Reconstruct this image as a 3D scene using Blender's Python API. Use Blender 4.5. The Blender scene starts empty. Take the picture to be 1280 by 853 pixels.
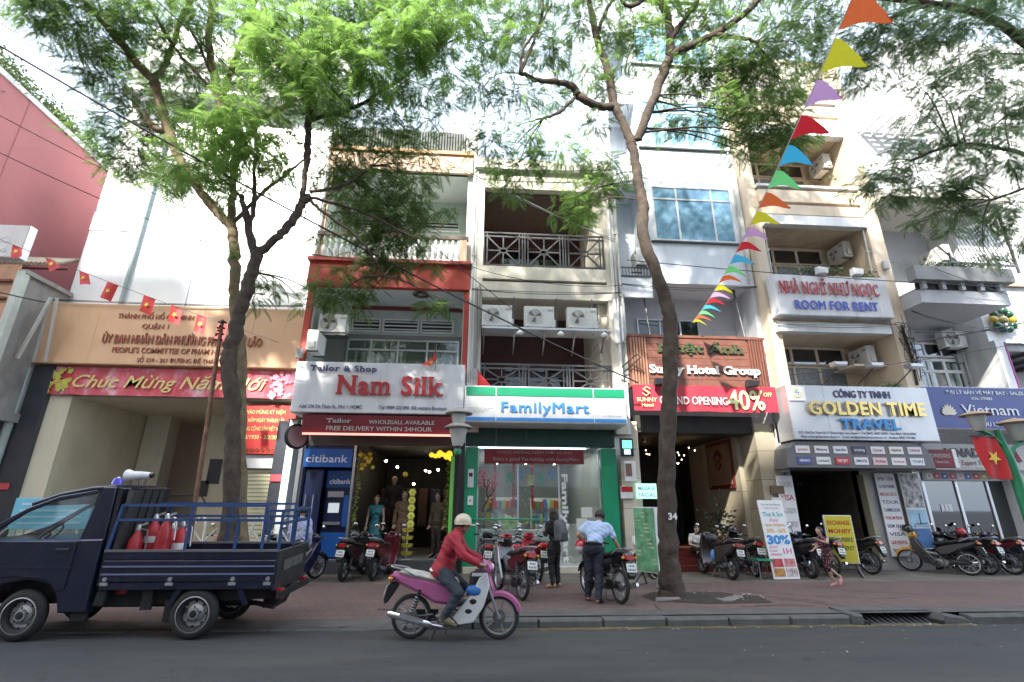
import bpy, math, random
import numpy as np
from mathutils import Vector, Matrix
random.seed(7)
scene = bpy.context.scene
COL = scene.collection
PI = math.pi
rad = math.radians

# ---------------- camera, sky, sun, exposure ----------------
def axes(pitch, roll, yaw):
    p, r, y = rad(pitch), rad(roll), rad(yaw)
    f = Vector((math.sin(y)*math.cos(p), math.cos(y)*math.cos(p), math.sin(p)))
    rt = Vector((math.cos(y), -math.sin(y), 0)); u = rt.cross(f)
    return rt*math.cos(r)+u*math.sin(r), u*math.cos(r)-rt*math.sin(r), f
cam_data = bpy.data.cameras.new('camera'); cam = bpy.data.objects.new('camera', cam_data); COL.objects.link(cam)
_r, _u, _f = axes(18.68, 0.26, 3.91)
cam.matrix_world = Matrix(((_r.x, _u.x, -_f.x, 0), (_r.y, _u.y, -_f.y, 0), (_r.z, _u.z, -_f.z, 1.62), (0, 0, 0, 1)))
cam_data.sensor_width = 36; cam_data.lens = 17.25; cam_data.clip_end = 2000; cam_data.clip_start = .05
scene.camera = cam
SUN_EL, SUN_AZ = 41.0, 30.0      # azimuth: degrees from straight behind the camera towards the left
sd = Vector((-math.sin(rad(SUN_AZ))*math.cos(rad(SUN_EL)), -math.cos(rad(SUN_AZ))*math.cos(rad(SUN_EL)), math.sin(rad(SUN_EL))))
world = bpy.data.worlds.new('World'); scene.world = world; world.use_nodes = True
wn = world.node_tree.nodes; wn.clear()
sky = wn.new('ShaderNodeTexSky'); sky.sky_type = 'NISHITA'; sky.sun_disc = False
sky.sun_elevation = rad(SUN_EL); sky.sun_rotation = rad(180+SUN_AZ)
sky.air_density = 1.0; sky.dust_density = 4.0; sky.ozone_density = 1.0
bg = wn.new('ShaderNodeBackground'); bg.inputs[1].default_value = 0.145
wo = wn.new('ShaderNodeOutputWorld')
hz = wn.new('ShaderNodeMix'); hz.data_type = 'RGBA'; hz.inputs[0].default_value = .62; hz.inputs[7].default_value = (4.6, 5.2, 6.0, 1)   # even milky haze over the whole sky
world.node_tree.links.new(sky.outputs[0], hz.inputs[6]); world.node_tree.links.new(hz.outputs[2], bg.inputs[0]); world.node_tree.links.new(bg.outputs[0], wo.inputs[0])
sun_data = bpy.data.lights.new('sun', 'SUN'); sun_data.energy = 3.3; sun_data.angle = rad(1.6); sun_data.color = (1, .95, .86)
sun = bpy.data.objects.new('sun', sun_data); COL.objects.link(sun)
sun.rotation_euler = sd.to_track_quat('Z', 'Y').to_euler()
scene.view_settings.view_transform = 'Standard'; scene.view_settings.look = 'None'
scene.view_settings.exposure = 2.12; scene.view_settings.gamma = 1.0
scene.cycles.max_bounces = 6; scene.cycles.transparent_max_bounces = 12

# ---------------- helpers ----------------
def V(*a): return Vector(a)
class MB:
    """collects shapes, then links them as ONE mesh object"""
    def __init__(s): s.v = []; s.f = []; s.m = []; s.mi = 0
    def add(s, vs, fs):
        n = len(s.v); s.v += [tuple(v) for v in vs]; s.f += [tuple(i+n for i in f) for f in fs]; s.m += [s.mi]*len(fs); return s
    def box(s, x0, x1, y0, y1, z0, z1):
        return s.add([(x0,y0,z0),(x1,y0,z0),(x1,y1,z0),(x0,y1,z0),(x0,y0,z1),(x1,y0,z1),(x1,y1,z1),(x0,y1,z1)],
              [(0,3,2,1),(4,5,6,7),(0,1,5,4),(1,2,6,5),(2,3,7,6),(3,0,4,7)])
    def bar(s, p, q, w, h=None, up=(0,0,1)):
        p, q = Vector(p), Vector(q); d = (q-p).normalized(); up = Vector(up)
        if abs(d.dot(up)) > .98: up = Vector((0,1,0))
        a = d.cross(up).normalized()*w/2; b = a.cross(d).normalized()*(h or w)/2
        vs = [p-a-b, p+a-b, p+a+b, p-a+b, q-a-b, q+a-b, q+a+b, q-a+b]
        return s.add(vs, [(0,3,2,1),(4,5,6,7),(0,1,5,4),(1,2,6,5),(2,3,7,6),(3,0,4,7)])
    def tube(s, pts, r, n=8, cap=True, flat=1.0):
        pts = [Vector(p) for p in pts]; k = len(pts)
        rs = list(r) if isinstance(r, (list, tuple)) else [r]*k
        vs = []; a = None
        for i, p in enumerate(pts):
            d = (pts[min(i+1, k-1)]-pts[max(i-1, 0)]).normalized()
            if a is None:
                a = d.orthogonal().normalized()
            a = (a-d*a.dot(d)).normalized() if (a-d*a.dot(d)).length > 1e-5 else d.orthogonal().normalized()
            b = d.cross(a)
            for j in range(n):
                t = 2*PI*j/n
                vs.append(p+a*math.cos(t)*rs[i]+b*math.sin(t)*rs[i]*flat)
        fs = [(i*n+j, i*n+(j+1) % n, (i+1)*n+(j+1) % n, (i+1)*n+j) for i in range(k-1) for j in range(n)]
        if cap: fs += [tuple(reversed(range(n))), tuple(range((k-1)*n, k*n))]
        return s.add(vs, fs)
    def cyl(s, p, q, r, n=16): return s.tube([p, q], r, n)
    def lathe(s, prof, c=(0,0,0), ax=(0,0,1), n=20):
        ax = Vector(ax).normalized(); a = ax.orthogonal().normalized(); b = ax.cross(a); c = Vector(c); k = len(prof)
        vs = [c+ax*h+(a*math.cos(2*PI*j/n)+b*math.sin(2*PI*j/n))*max(r, 1e-4) for r, h in prof for j in range(n)]
        return s.add(vs, [(i*n+j, i*n+(j+1) % n, (i+1)*n+(j+1) % n, (i+1)*n+j) for i in range(k-1) for j in range(n)])
    def ring(s, c, ax, R, r, n=24, m=8, a0=0, a1=2*PI, fl=1.0):
        ax = Vector(ax).normalized(); a = ax.orthogonal().normalized(); b = ax.cross(a); c = Vector(c)
        full = abs(a1-a0-2*PI) < 1e-4; N = n if full else n+1
        vs = []
        for i in range(N):
            t = a0+(a1-a0)*i/n; d = a*math.cos(t)+b*math.sin(t)
            vs += [c+d*(R+r*math.cos(2*PI*j/m))+ax*r*fl*math.sin(2*PI*j/m) for j in range(m)]
        fs = [(i*m+j, i*m+(j+1) % m, ((i+1) % N)*m+(j+1) % m, ((i+1) % N)*m+j) for i in range(n) for j in range(m)]
        return s.add(vs, fs)
    def ball(s, c, r, n=12, m=8, basis=None, zlo=-1.0, zhi=1.0):
        R = (r, r, r) if isinstance(r, (int, float)) else r; c = Vector(c)
        B = basis or (Vector((1,0,0)), Vector((0,1,0)), Vector((0,0,1)))
        t0, t1 = math.asin(max(-1, zlo)), math.asin(min(1, zhi)); vs = []
        for i in range(m+1):
            t = t0+(t1-t0)*i/m
            for j in range(n):
                u = 2*PI*j/n
                vs.append(c+B[0]*R[0]*math.cos(t)*math.cos(u)+B[1]*R[1]*math.cos(t)*math.sin(u)+B[2]*R[2]*math.sin(t))
        fs = [(i*n+j, i*n+(j+1) % n, (i+1)*n+(j+1) % n, (i+1)*n+j) for i in range(m) for j in range(n)]
        return s.add(vs, fs)
    def prism(s, poly, y0, y1, inset=0.0, round_=0.0, plane='xz'):
        """outline in x,z pushed along y; round_ pulls both side faces in so that the edges read rounded"""
        k = len(poly); cx = sum(p[0] for p in poly)/k; cz = sum(p[1] for p in poly)/k
        def put(x, z, y): return (x, y, z) if plane == 'xz' else ((x, z, y) if plane == 'xy' else (y, x, z))
        area = sum(poly[i][0]*poly[(i+1) % k][1]-poly[(i+1) % k][0]*poly[i][1] for i in range(k))
        if area < 0: poly = poly[::-1]
        def off(d):
            o = []
            for i in range(k):
                a, b, c = Vector(poly[i-1]), Vector(poly[i]), Vector(poly[(i+1) % k])
                e1 = (b-a).normalized(); e2 = (c-b).normalized()
                n = Vector((-e1.y-e2.y, e1.x+e2.x)); n = n.normalized() if n.length > 1e-6 else Vector((-e1.y, e1.x))
                o.append(b+n*d)
            return o
        if round_ > 0:
            q = off(round_); rings = [(q, y0), (poly, y0+round_), (poly, y1-round_), (q, y1)]
        else: rings = [(poly, y0), (poly, y1)]
        vs = [put(p[0], p[1], y) for P, y in rings for p in P]
        fs = [(i*k+j, (i+1)*k+j, (i+1)*k+(j+1) % k, i*k+(j+1) % k) for i in range(len(rings)-1) for j in range(k)]
        fs += [tuple(range(k)), tuple(reversed(range((len(rings)-1)*k, len(rings)*k)))]
        return s.add(vs, fs)
    def build(s, name, mat, parent=None, smooth=False, world=False, bevel=0, label=None, angle=38):
        me = bpy.data.meshes.new(name)
        o = Vector((0,0,0))
        if world:
            q = parent
            while q is not None: o += q.location; q = q.parent
        me.from_pydata([(x-o.x, y-o.y, z-o.z) for x, y, z in s.v] if world else s.v, [], s.f)
        mats = mat if isinstance(mat, (list, tuple)) else [mat]
        for m in mats: me.materials.append(m)
        if len(mats) > 1: me.polygons.foreach_set('material_index', s.m)
        if smooth:
            me.polygons.foreach_set('use_smooth', [True]*len(me.polygons)); me.set_sharp_from_angle(angle=rad(angle))
        me.update()
        ob = bpy.data.objects.new(name, me); COL.objects.link(ob)
        if parent is not None: ob.parent = parent
        if bevel:
            b = ob.modifiers.new('bevel', 'BEVEL'); b.width = bevel; b.segments = 2; b.limit_method = 'ANGLE'
        if label: ob['label'] = label
        return ob
def tag(o, label, cat, group=None, kind=None):
    o['label'] = label; o['category'] = cat
    if group: o['group'] = group
    if kind: o['kind'] = kind
    return o
def thing(name, label, cat, loc=(0,0,0), rz=0, group=None):
    o = bpy.data.objects.new(name, None); COL.objects.link(o); o.empty_display_size = .2
    o.location = loc; o.rotation_euler = (0, 0, rz)
    return tag(o, label, cat, group)
def struct(o): o['kind'] = 'structure'; return o
def kids(o): return [c for c in COL.objects if c.parent == o]
def dup(o, loc=None, rz=None, label=None, parent=None, rep=None, _ch=None):
    if _ch is None:
        _ch = {}
        for c in COL.objects:
            if c.parent is not None: _ch.setdefault(c.parent.name, []).append(c)
    c = o.copy(); COL.objects.link(c); c.parent = parent
    if loc is not None: c.location = loc
    if rz is not None: c.rotation_euler = (0, 0, rz)
    if label: c['label'] = label
    if rep and c.type == 'MESH' and c.data.materials[0] in rep:      # a copy painted another colour
        c.data = c.data.copy()
        for i, m in enumerate(c.data.materials):
            if m in rep: c.data.materials[i] = rep[m]
    for k in _ch.get(o.name, []): dup(k, parent=c, rep=rep, _ch=_ch)
    return c

# ---------------- materials ----------------
MATS = {}
def M(name, col, rough=.6, metal=0, var=0, vs=3, bump=0, bs=30, dirt=0, dcol=(.08,.07,.06), ds=1.5, stretch=1, emit=0, coat=0, spec=.5, trans=0):
    """principled material; var = tone variation, dirt = patches of grime stretched down the surface, bump = fine relief"""
    if name in MATS: return MATS[name]
    m = bpy.data.materials.new(name); MATS[name] = m; m.use_nodes = True
    N = m.node_tree.nodes; L = m.node_tree.links; b = N['Principled BSDF']
    b.inputs['Roughness'].default_value = rough; b.inputs['Metallic'].default_value = metal
    b.inputs['Specular IOR Level'].default_value = spec
    if coat: b.inputs['Coat Weight'].default_value = coat; b.inputs['Coat Roughness'].default_value = .12
    c4 = (*col, 1); b.inputs['Base Color'].default_value = c4
    if var or dirt or bump:
        tc = N.new('ShaderNodeTexCoord'); src = tc.outputs['Object']
    if var:
        n1 = N.new('ShaderNodeTexNoise'); n1.inputs['Scale'].default_value = vs; n1.inputs['Detail'].default_value = 6
        L.new(src, n1.inputs['Vector'])
        mr = N.new('ShaderNodeMapRange'); mr.inputs[1].default_value = .3; mr.inputs[2].default_value = .7
        mr.inputs[3].default_value = 1-var; mr.inputs[4].default_value = 1+var
        L.new(n1.outputs[0], mr.inputs[0])
        mx = N.new('ShaderNodeVectorMath'); mx.operation = 'SCALE'; mx.inputs[0].default_value = col
        L.new(mr.outputs[0], mx.inputs['Scale']); cur = mx.outputs[0]; L.new(cur, b.inputs['Base Color'])
    else: cur = None
    if dirt:
        mp = N.new('ShaderNodeMapping'); mp.inputs['Scale'].default_value = (1, 1, 1/stretch); L.new(src, mp.inputs[0])
        n2 = N.new('ShaderNodeTexNoise'); n2.inputs['Scale'].default_value = ds; n2.inputs['Detail'].default_value = 8; n2.inputs['Roughness'].default_value = .65
        L.new(mp.outputs[0], n2.inputs['Vector'])
        r2 = N.new('ShaderNodeMapRange'); r2.inputs[1].default_value = .48; r2.inputs[2].default_value = .78; r2.inputs[3].default_value = 0; r2.inputs[4].default_value = dirt
        L.new(n2.outputs[0], r2.inputs[0])
        mm = N.new('ShaderNodeMix'); mm.data_type = 'RGBA'; L.new(r2.outputs[0], mm.inputs[0])
        if cur: L.new(cur, mm.inputs[6])
        else: mm.inputs[6].default_value = c4
        mm.inputs[7].default_value = (*dcol, 1); L.new(mm.outputs[2], b.inputs['Base Color'])
    if bump:
        n3 = N.new('ShaderNodeTexNoise'); n3.inputs['Scale'].default_value = bs; n3.inputs['Detail'].default_value = 5; L.new(src, n3.inputs['Vector'])
        bp = N.new('ShaderNodeBump'); bp.inputs['Strength'].default_value = bump; bp.inputs['Distance'].default_value = .02
        L.new(n3.outputs[0], bp.inputs['Height']); L.new(bp.outputs[0], b.inputs['Normal'])
    if emit:
        b.inputs['Emission Color'].default_value = c4; b.inputs['Emission Strength'].default_value = emit
    if trans: b.inputs['Transmission Weight'].default_value = trans
    return m
def glass(name, tint=(.8,.85,.85), refl=.5, clear=.9):
    if name in MATS: return MATS[name]
    m = bpy.data.materials.new(name); MATS[name] = m; m.use_nodes = True
    N = m.node_tree.nodes; L = m.node_tree.links; N.clear()
    o = N.new('ShaderNodeOutputMaterial'); mix = N.new('ShaderNodeMixShader'); t = N.new('ShaderNodeBsdfTransparent'); g = N.new('ShaderNodeBsdfGlossy')
    t.inputs[0].default_value = (tint[0]*clear, tint[1]*clear, tint[2]*clear, 1); g.inputs['Roughness'].default_value = .03; g.inputs[0].default_value = (.9, .95, 1, 1)
    fr = N.new('ShaderNodeLayerWeight'); fr.inputs[0].default_value = .25
    mr = N.new('ShaderNodeMapRange'); mr.inputs[3].default_value = refl*.35; mr.inputs[4].default_value = min(1, refl*1.6)
    L.new(fr.outputs['Fresnel'], mr.inputs[0]); L.new(mr.outputs[0], mix.inputs[0]); L.new(t.outputs[0], mix.inputs[1]); L.new(g.outputs[0], mix.inputs[2]); L.new(mix.outputs[0], o.inputs[0])
    return m
white = M('white_paint', (.74,.75,.76), .6, var=.05, vs=1.2, dirt=.6, dcol=(.33,.32,.3), stretch=7, ds=2, bump=.15)
cream = M('cream_paint', (.7,.58,.44), .65, var=.06, vs=1.5, dirt=.5, dcol=(.25,.2,.15), stretch=5, bump=.2)
beige = M('beige_stone', (.64,.6,.51), .6, var=.08, vs=2, dirt=.55, dcol=(.28,.25,.2), stretch=6, bump=.2)
grey_wall = M('grey_white_wall', (.5,.51,.53), .65, var=.06, dirt=.3, dcol=(.2,.2,.2), stretch=4, bump=.15)
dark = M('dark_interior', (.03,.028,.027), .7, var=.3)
black = M('black_plastic', (.015,.015,.017), .35, var=.15, vs=20)
rubber = M('rubber', (.018,.018,.018), .8, var=.25, vs=30, bump=.3, bs=80)
steel = M('steel', (.55,.56,.58), .3, .9, var=.08, vs=15)
chrome = M('chrome', (.75,.76,.78), .12, 1)
alum = M('aluminium', (.62,.64,.67), .4, .7, var=.05)
ac_white = M('air_conditioner_casing', (.72,.72,.69), .5, var=.04, dirt=.4, dcol=(.3,.26,.2), ds=5)
ac_grey = M('fan_grille_grey', (.36,.36,.35), .5)
iron = M('painted_iron', (.1,.1,.105), .35, .5, var=.15, vs=20)
glass_blue = glass('window_glass', (.62,.8,.95), .6, .75)
glass_clear = glass('shop_glass', (.9,.95,.93), .22, .95)
glass_dark = glass('dark_glass', (.35,.4,.42), .4, .6)
wood = M('red_wood', (.17,.065,.04), .5, var=.3, vs=6, bump=.2)
red_p = M('red_paint', (.42,.045,.03), .5, var=.1, vs=3, dirt=.35, dcol=(.25,.06,.04), stretch=3)
sign_red = M('red_letter', (.42,.012,.02), .35, coat=.3)
sign_white = M('white_sign_panel', (.72,.73,.74), .35, .1, var=.03)
silver = M('silver_sign_panel', (.5,.51,.53), .35, .45, var=.05)
navy = M('navy_letter', (.03,.03,.13), .4)
leafy = M('balcony_leaf', (.06,.12,.03), .5, var=.4, vs=12)

# ---------------- lettering ----------------
def text_mesh(s, bold=0.0, depth=.02, spacing=1.0, shear=0.0, res=3):
    cu = bpy.data.curves.new('lettering', 'FONT'); cu.body = s; cu.size = 1; cu.extrude = depth/2; cu.offset = bold
    cu.space_character = spacing; cu.shear = shear; cu.resolution_u = res
    ob = bpy.data.objects.new('lettering', cu)
    me = bpy.data.meshes.new_from_object(ob); bpy.data.objects.remove(ob); bpy.data.curves.remove(cu)
    return me
def lettering(s, x0, x1, z0, h, y, mat, parent, depth=.03, bold=0.0, serif=False, split=False, name='lettering', world=True, shear=0, tilt=0, spacing=1.0, fat=0, plane='front'):
    """writes s on a wall facing the street between x0 and x1 with capital height h and baseline z0, standing proud of y"""
    me = text_mesh(s, bold, .5, spacing, shear); n = len(me.vertices)
    if n == 0: return None
    co = np.zeros(n*3); me.vertices.foreach_get('co', co); co = co.reshape(-1, 3)
    polys = [tuple(p.vertices) for p in me.polygons]; bpy.data.meshes.remove(me)
    cap = .70
    vs = co.tolist()
    if serif:
        seen = set(); base = list(polys)
        for p in base:
            k = len(p)
            for i in range(k):
                a, b = co[p[i]], co[p[(i+1) % k]]
                if a[2] > 0 and b[2] > 0 and abs(a[1]-b[1]) < .004 and .05 < abs(a[0]-b[0]) < .26:
                    yy = a[1]
                    at = 'b' if abs(yy) < .05 else ('t' if yy > .40 else None)
                    if at is None: continue
                    key = (round((a[0]+b[0])/2, 2), at)
                    if key in seen: continue
                    seen.add(key); xa, xb = min(a[0], b[0])-.055, max(a[0], b[0])+.055
                    ya, yb = (yy, yy+.06) if at == 'b' else (yy-.06, yy)
                    q = len(vs); vs += [[xa,ya,-.26],[xb,ya,-.26],[xb,yb,-.26],[xa,yb,-.26],[xa,ya,.26],[xb,ya,.26],[xb,yb,.26],[xa,yb,.26]]
                    polys += [(q,q+3,q+2,q+1),(q+4,q+5,q+6,q+7),(q,q+1,q+5,q+4),(q+1,q+2,q+6,q+5),(q+2,q+3,q+7,q+6),(q+3,q,q+4,q+7)]
    if fat:                                               # heavier strokes: shifted copies, each a hair deeper than the last
        b0, p0 = list(vs), list(polys)
        for k, (dx, dy) in enumerate(((-fat,0),(fat,0),(0,fat),(0,-fat),(-fat*.7,fat*.7),(fat*.7,fat*.7),(-fat*.7,-fat*.7),(fat*.7,-fat*.7))):
            q = len(vs); vs += [[x+dx, y_+dy, z*(.97-.03*k)] for x, y_, z in b0]; polys += [tuple(i+q for i in p) for p in p0]
    A = np.array(vs); mn, mxx = A[:, 0].min(), A[:, 0].max()
    X = x0+(A[:, 0]-mn)/(mxx-mn)*(x1-x0); Z = z0+A[:, 1]/cap*h+(X-x0)*tilt; Yc = y-depth/2-A[:, 2]*depth
    P = np.stack([X, Yc, Z], 1) if plane == 'front' else (np.stack([-Yc, X, Z], 1) if plane == 'right' else np.stack([X, Z, y+depth/2+A[:, 2]*depth], 1))
    def mk(nm, idx):
        used = sorted({v for p in idx for v in p}); mp = {v: i for i, v in enumerate(used)}
        m = MB(); m.v = [tuple(P[v]) for v in used]; m.f = [tuple(mp[v] for v in p) for p in idx]; m.m = [0]*len(idx)
        o = m.build(nm, mat, parent, world=world)
        if nm == 'lettering': o['kind'] = 'stuff'
        return o
    if not split: return mk(name, polys)
    par = list(range(len(P)))
    def find(a):
        while par[a] != a: par[a] = par[par[a]]; a = par[a]
        return a
    for p in polys:
        r = find(p[0])
        for v in p[1:]: par[find(v)] = r
    isl = {}
    for p in polys: isl.setdefault(find(p[0]), []).append(p)
    items = []
    for ps in isl.values():
        xs = [P[v][0] for p in ps for v in p]; items.append([min(xs), max(xs), ps])
    items.sort(key=lambda t: t[0]); out = []
    for it in items:                          # accents and dots join the letter they sit over
        if out and it[0] < out[-1][1]-.35*min(it[1]-it[0], out[-1][1]-out[-1][0]): out[-1][1] = max(out[-1][1], it[1]); out[-1][2] += it[2]
        else: out.append(it)
    return [mk('letter', it[2]) for it in out]
# ---------------- materials of the ground ----------------
def tile_mat(name, c1, c2, mortar, w, h, rough=.8):
    m = bpy.data.materials.new(name); MATS[name] = m; m.use_nodes = True; N = m.node_tree.nodes; L = m.node_tree.links; b = N['Principled BSDF']
    tc = N.new('ShaderNodeTexCoord'); br = N.new('ShaderNodeTexBrick'); br.inputs['Scale'].default_value = 1
    br.inputs['Brick Width'].default_value = w; br.inputs['Row Height'].default_value = h; br.inputs['Mortar Size'].default_value = .008; br.offset = .5
    br.inputs['Color1'].default_value = (*c1, 1); br.inputs['Color2'].default_value = (*c2, 1); br.inputs['Mortar'].default_value = (*mortar, 1)
    L.new(tc.outputs['Object'], br.inputs['Vector'])
    n = N.new('ShaderNodeTexNoise'); n.inputs['Scale'].default_value = .9; n.inputs['Detail'].default_value = 9; n.inputs['Roughness'].default_value = .7
    L.new(tc.outputs['Object'], n.inputs['Vector'])
    r = N.new('ShaderNodeMapRange'); r.inputs[1].default_value = .35; r.inputs[2].default_value = .7; r.inputs[3].default_value = 0; r.inputs[4].default_value = .75
    L.new(n.outputs[0], r.inputs[0]); mx = N.new('ShaderNodeMix'); mx.data_type = 'RGBA'; L.new(r.outputs[0], mx.inputs[0])
    L.new(br.outputs[0], mx.inputs[6]); mx.inputs[7].default_value = (.09, .074, .068, 1); L.new(mx.outputs[2], b.inputs['Base Color'])
    b.inputs['Roughness'].default_value = rough; bp = N.new('ShaderNodeBump'); bp.inputs['Strength'].default_value = .4; bp.inputs['Distance'].default_value = .006; bp.invert = True
    L.new(br.outputs['Fac'], bp.inputs['Height']); L.new(bp.outputs[0], b.inputs['Normal'])
    return m
def asphalt_mat():
    """dark chippings with polished wheel tracks along the street, dusty patches and oil spots"""
    m = bpy.data.materials.new('asphalt'); m.use_nodes = True; N = m.node_tree.nodes; L = m.node_tree.links; b = N['Principled BSDF']; tc = N.new('ShaderNodeTexCoord')
    def noise(scale, det, sc=(1,1,1), rough=.6):
        mp = N.new('ShaderNodeMapping'); mp.inputs['Scale'].default_value = sc; L.new(tc.outputs['Object'], mp.inputs[0]); n = N.new('ShaderNodeTexNoise')
        n.inputs['Scale'].default_value = scale; n.inputs['Detail'].default_value = det; n.inputs['Roughness'].default_value = rough; L.new(mp.outputs[0], n.inputs['Vector']); return n.outputs[0]
    def ramp(v, a, b_, lo, hi):
        r = N.new('ShaderNodeMapRange'); r.inputs[1].default_value = a; r.inputs[2].default_value = b_; r.inputs[3].default_value = lo; r.inputs[4].default_value = hi; L.new(v, r.inputs[0]); return r.outputs[0]
    def mix(f, a, c2):
        x = N.new('ShaderNodeMix'); x.data_type = 'RGBA'; L.new(f, x.inputs[0])
        if isinstance(a, tuple): x.inputs[6].default_value = (*a, 1)
        else: L.new(a, x.inputs[6])
        x.inputs[7].default_value = (*c2, 1); return x.outputs[2]
    c = mix(ramp(noise(90, 2), .35, .65, 0, 1), (.026,.028,.03), (.06,.062,.066))
    c = mix(ramp(noise(.6, 9, (.35, 1.6, 1), .7), .42, .66, 0, .75), c, (.072,.069,.063))
    c = mix(ramp(noise(1.3, 4, (.12, 1.2, 1)), .5, .7, 0, .6), c, (.03,.031,.034))
    c = mix(ramp(noise(2.6, 3), .66, .72, 0, .8), c, (.016,.016,.017))
    c = mix(ramp(noise(14, 6), .68, .72, 0, .8), c, (.12,.112,.1)); L.new(c, b.inputs['Base Color'])
    L.new(ramp(noise(1.3, 4, (.12, 1.2, 1)), .4, .7, .85, .55), b.inputs['Roughness'])
    bp = N.new('ShaderNodeBump'); bp.inputs['Strength'].default_value = .7; bp.inputs['Distance'].default_value = .008; L.new(noise(110, 4), bp.inputs['Height']); L.new(bp.outputs[0], b.inputs['Normal']); return m
asphalt = asphalt_mat()
pink_tiles = tile_mat('pink_paving_tiles', (.175, .1, .09), (.14, .09, .082), (.065, .055, .05), .25, .25)
beige_tiles = tile_mat('beige_paving_tiles', (.2, .175, .14), (.17, .15, .12), (.09, .08, .065), .3, .3)
kerb_stone = M('kerb_stone', (.1, .1, .098), .85, var=.2, vs=4, dirt=.6, dcol=(.07, .065, .06), ds=3, bump=.5, bs=60)
moss = M('gutter_moss', (.12, .1, .045), .9, var=.5, vs=5, bump=.6, bs=40)
soil = M('soil', (.04, .033, .026), .95, var=.4, vs=8, bump=.8, bs=30)
litter = M('paper_litter', (.4, .38, .35), .8, var=.15)
# road: one sheet out to the horizon
g = MB(); g.add([(-400,-400,-.13),(400,-400,-.13),(400,400,-.13),(-400,400,-.13)], [(0,1,2,3)])
struct(g.build('road', asphalt))
def pave_z(x, y):
    t = min(1, max(0, (-x-.2)/1.4)); t = t*t*(3-2*t)          # the pavement slopes down to the road on the left
    s = min(1, max(0, (y-8.4)/2.2)); s = s*s*(3-2*s)
    return -.125*t*(1-s)
def sheet(name, mat, ys, dz=0):
    xs = [-400, -60, -30] + [round(-20+i*.5, 2) for i in range(61)] + [12, 20, 60, 400]
    m = MB(); vs = [(x, y, pave_z(x, y)+dz) for y in ys for x in xs]; n = len(xs)
    m.add(vs, [(j*n+i, j*n+i+1, (j+1)*n+i+1, (j+1)*n+i) for j in range(len(ys)-1) for i in range(n-1)])
    return m
pv = struct(sheet('pavement', None, [8.62, 8.9, 9.2, 9.6, 10, 10.5, 11, 12.1]).build('pavement', pink_tiles, smooth=True))
struct(sheet('shop_apron', None, [12.1, 13, 14.7, 30]).build('shop_apron', beige_tiles))
# broad grey band behind the kerb
struct(sheet('cement_band', None, [8.6, 8.8, 9.05], .005).build('cement_band', M('cement', (.1, .093, .088), .9, var=.2, vs=2, dirt=.5, dcol=(.05,.05,.048), bump=.4), smooth=True))
kb = struct(MB().box(-.2, .6, 8.36, 8.55, -.2, -.14).build('kerb', kerb_stone))
x = -20.0
random.seed(11)
while x < 22:                                                        # each kerb stone with its joint
    if not 5.8 < x < 7.1:
        z0 = pave_z(x, 8.4); z1 = pave_z(x+.98, 8.4); j = random.uniform(-.008, .008)
        m = MB(); m.prism([(x+.006, -.2), (x+.994, -.2), (x+.994, z1+j), (x+.006, z0+j)], 8.4+j, 8.62, round_=.04)
        m.build('kerb_stone', kerb_stone, kb, smooth=False)
    x += 1.0
# gully with its grate between two broken kerb stones
dr = thing('storm_drain', 'dark barred storm drain opening in the kerb at the right', 'drain', (6.85, 8.4, -.13))
m = MB(); m.box(-.62,.62,.14,.5,-.3,-.27); m.box(-.66,-.58,-.05,.5,-.3,.06); m.box(.58,.66,-.05,.5,-.3,.06); m.box(-.58,.58,.44,.52,-.3,.06); m.build('gully_box', M('gully_dark', (.02,.02,.02), .9), dr)
for i in range(11):
    MB().bar((-.52+i*.105, -.02, -.05), (-.50+i*.105, .42, .09), .03, .05).build('grate_bar', iron, dr)
m = MB(); m.prism([(-.75,.1),(.7,.1),(.78,.16),(-.8,.16)], .3, .62, round_=.02); m.build('cover_slab', kerb_stone, dr)
m = MB(); m.prism([(-.86,0),(-.62,0),(-.66,.15),(-.84,.15)], -.02, .5, round_=.03); m.build('broken_kerb', kerb_stone, dr); m = MB(); m.prism([(.62,0),(1.2,0),(1.05,.1),(.7,.15)], -.02, .5, round_=.03); m.build('broken_kerb', kerb_stone, dr)
# moss strip in the gutter, cracks, litter
random.seed(5)
m = MB(); xs = np.linspace(.3, 8, 60); top = [(x, 8.41, -.118) for x in xs]; bot = [(x, 8.29+random.uniform(-.05,.05)-.03*math.sin(x*1.7), -.126) for x in xs]; n = len(xs)
m.add(bot+top, [(i, i+1, n+i+1, n+i) for i in range(n-1)]); o = m.build('gutter_moss', moss); o['kind'] = 'stuff'; o['label'] = 'ochre moss and silt lying in the gutter along the kerb'
lit = MB()
for i in range(70):
    x = random.uniform(2, 8.5); y = random.choice([random.uniform(8.2, 8.39), random.uniform(8.2,8.4), random.uniform(6.5, 8.3)]); s = random.uniform(.008, .03); a = random.uniform(0, PI)
    lit.add([(x+s*math.cos(a+t)*random.uniform(.6,1.3), y+s*math.sin(a+t), -.122+random.uniform(0,.012)) for t in (0,1.5,3.1,4.6)], [(0,1,2,3)])
for i in range(26):
    x = random.uniform(4.3, 5.5); y = random.uniform(9.5, 10.6); s = random.uniform(.008, .03); a = random.uniform(0, PI)
    lit.add([(x+s*math.cos(a+t)*random.uniform(.6,1.3), y+s*math.sin(a+t), .02+random.uniform(0,.02)) for t in (0,1.5,3.1,4.6)], [(0,1,2,3)])
o = lit.build('litter', litter); o['kind'] = 'stuff'; o['label'] = 'scraps of pale litter in the gutter and round the tree pit'
m = MB(); R = [(3.3,9.75),(4.2,9.5),(5.4,9.55),(5.5,10.2),(4.9,10.75),(3.6,10.8),(3.2,10.3)]
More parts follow.
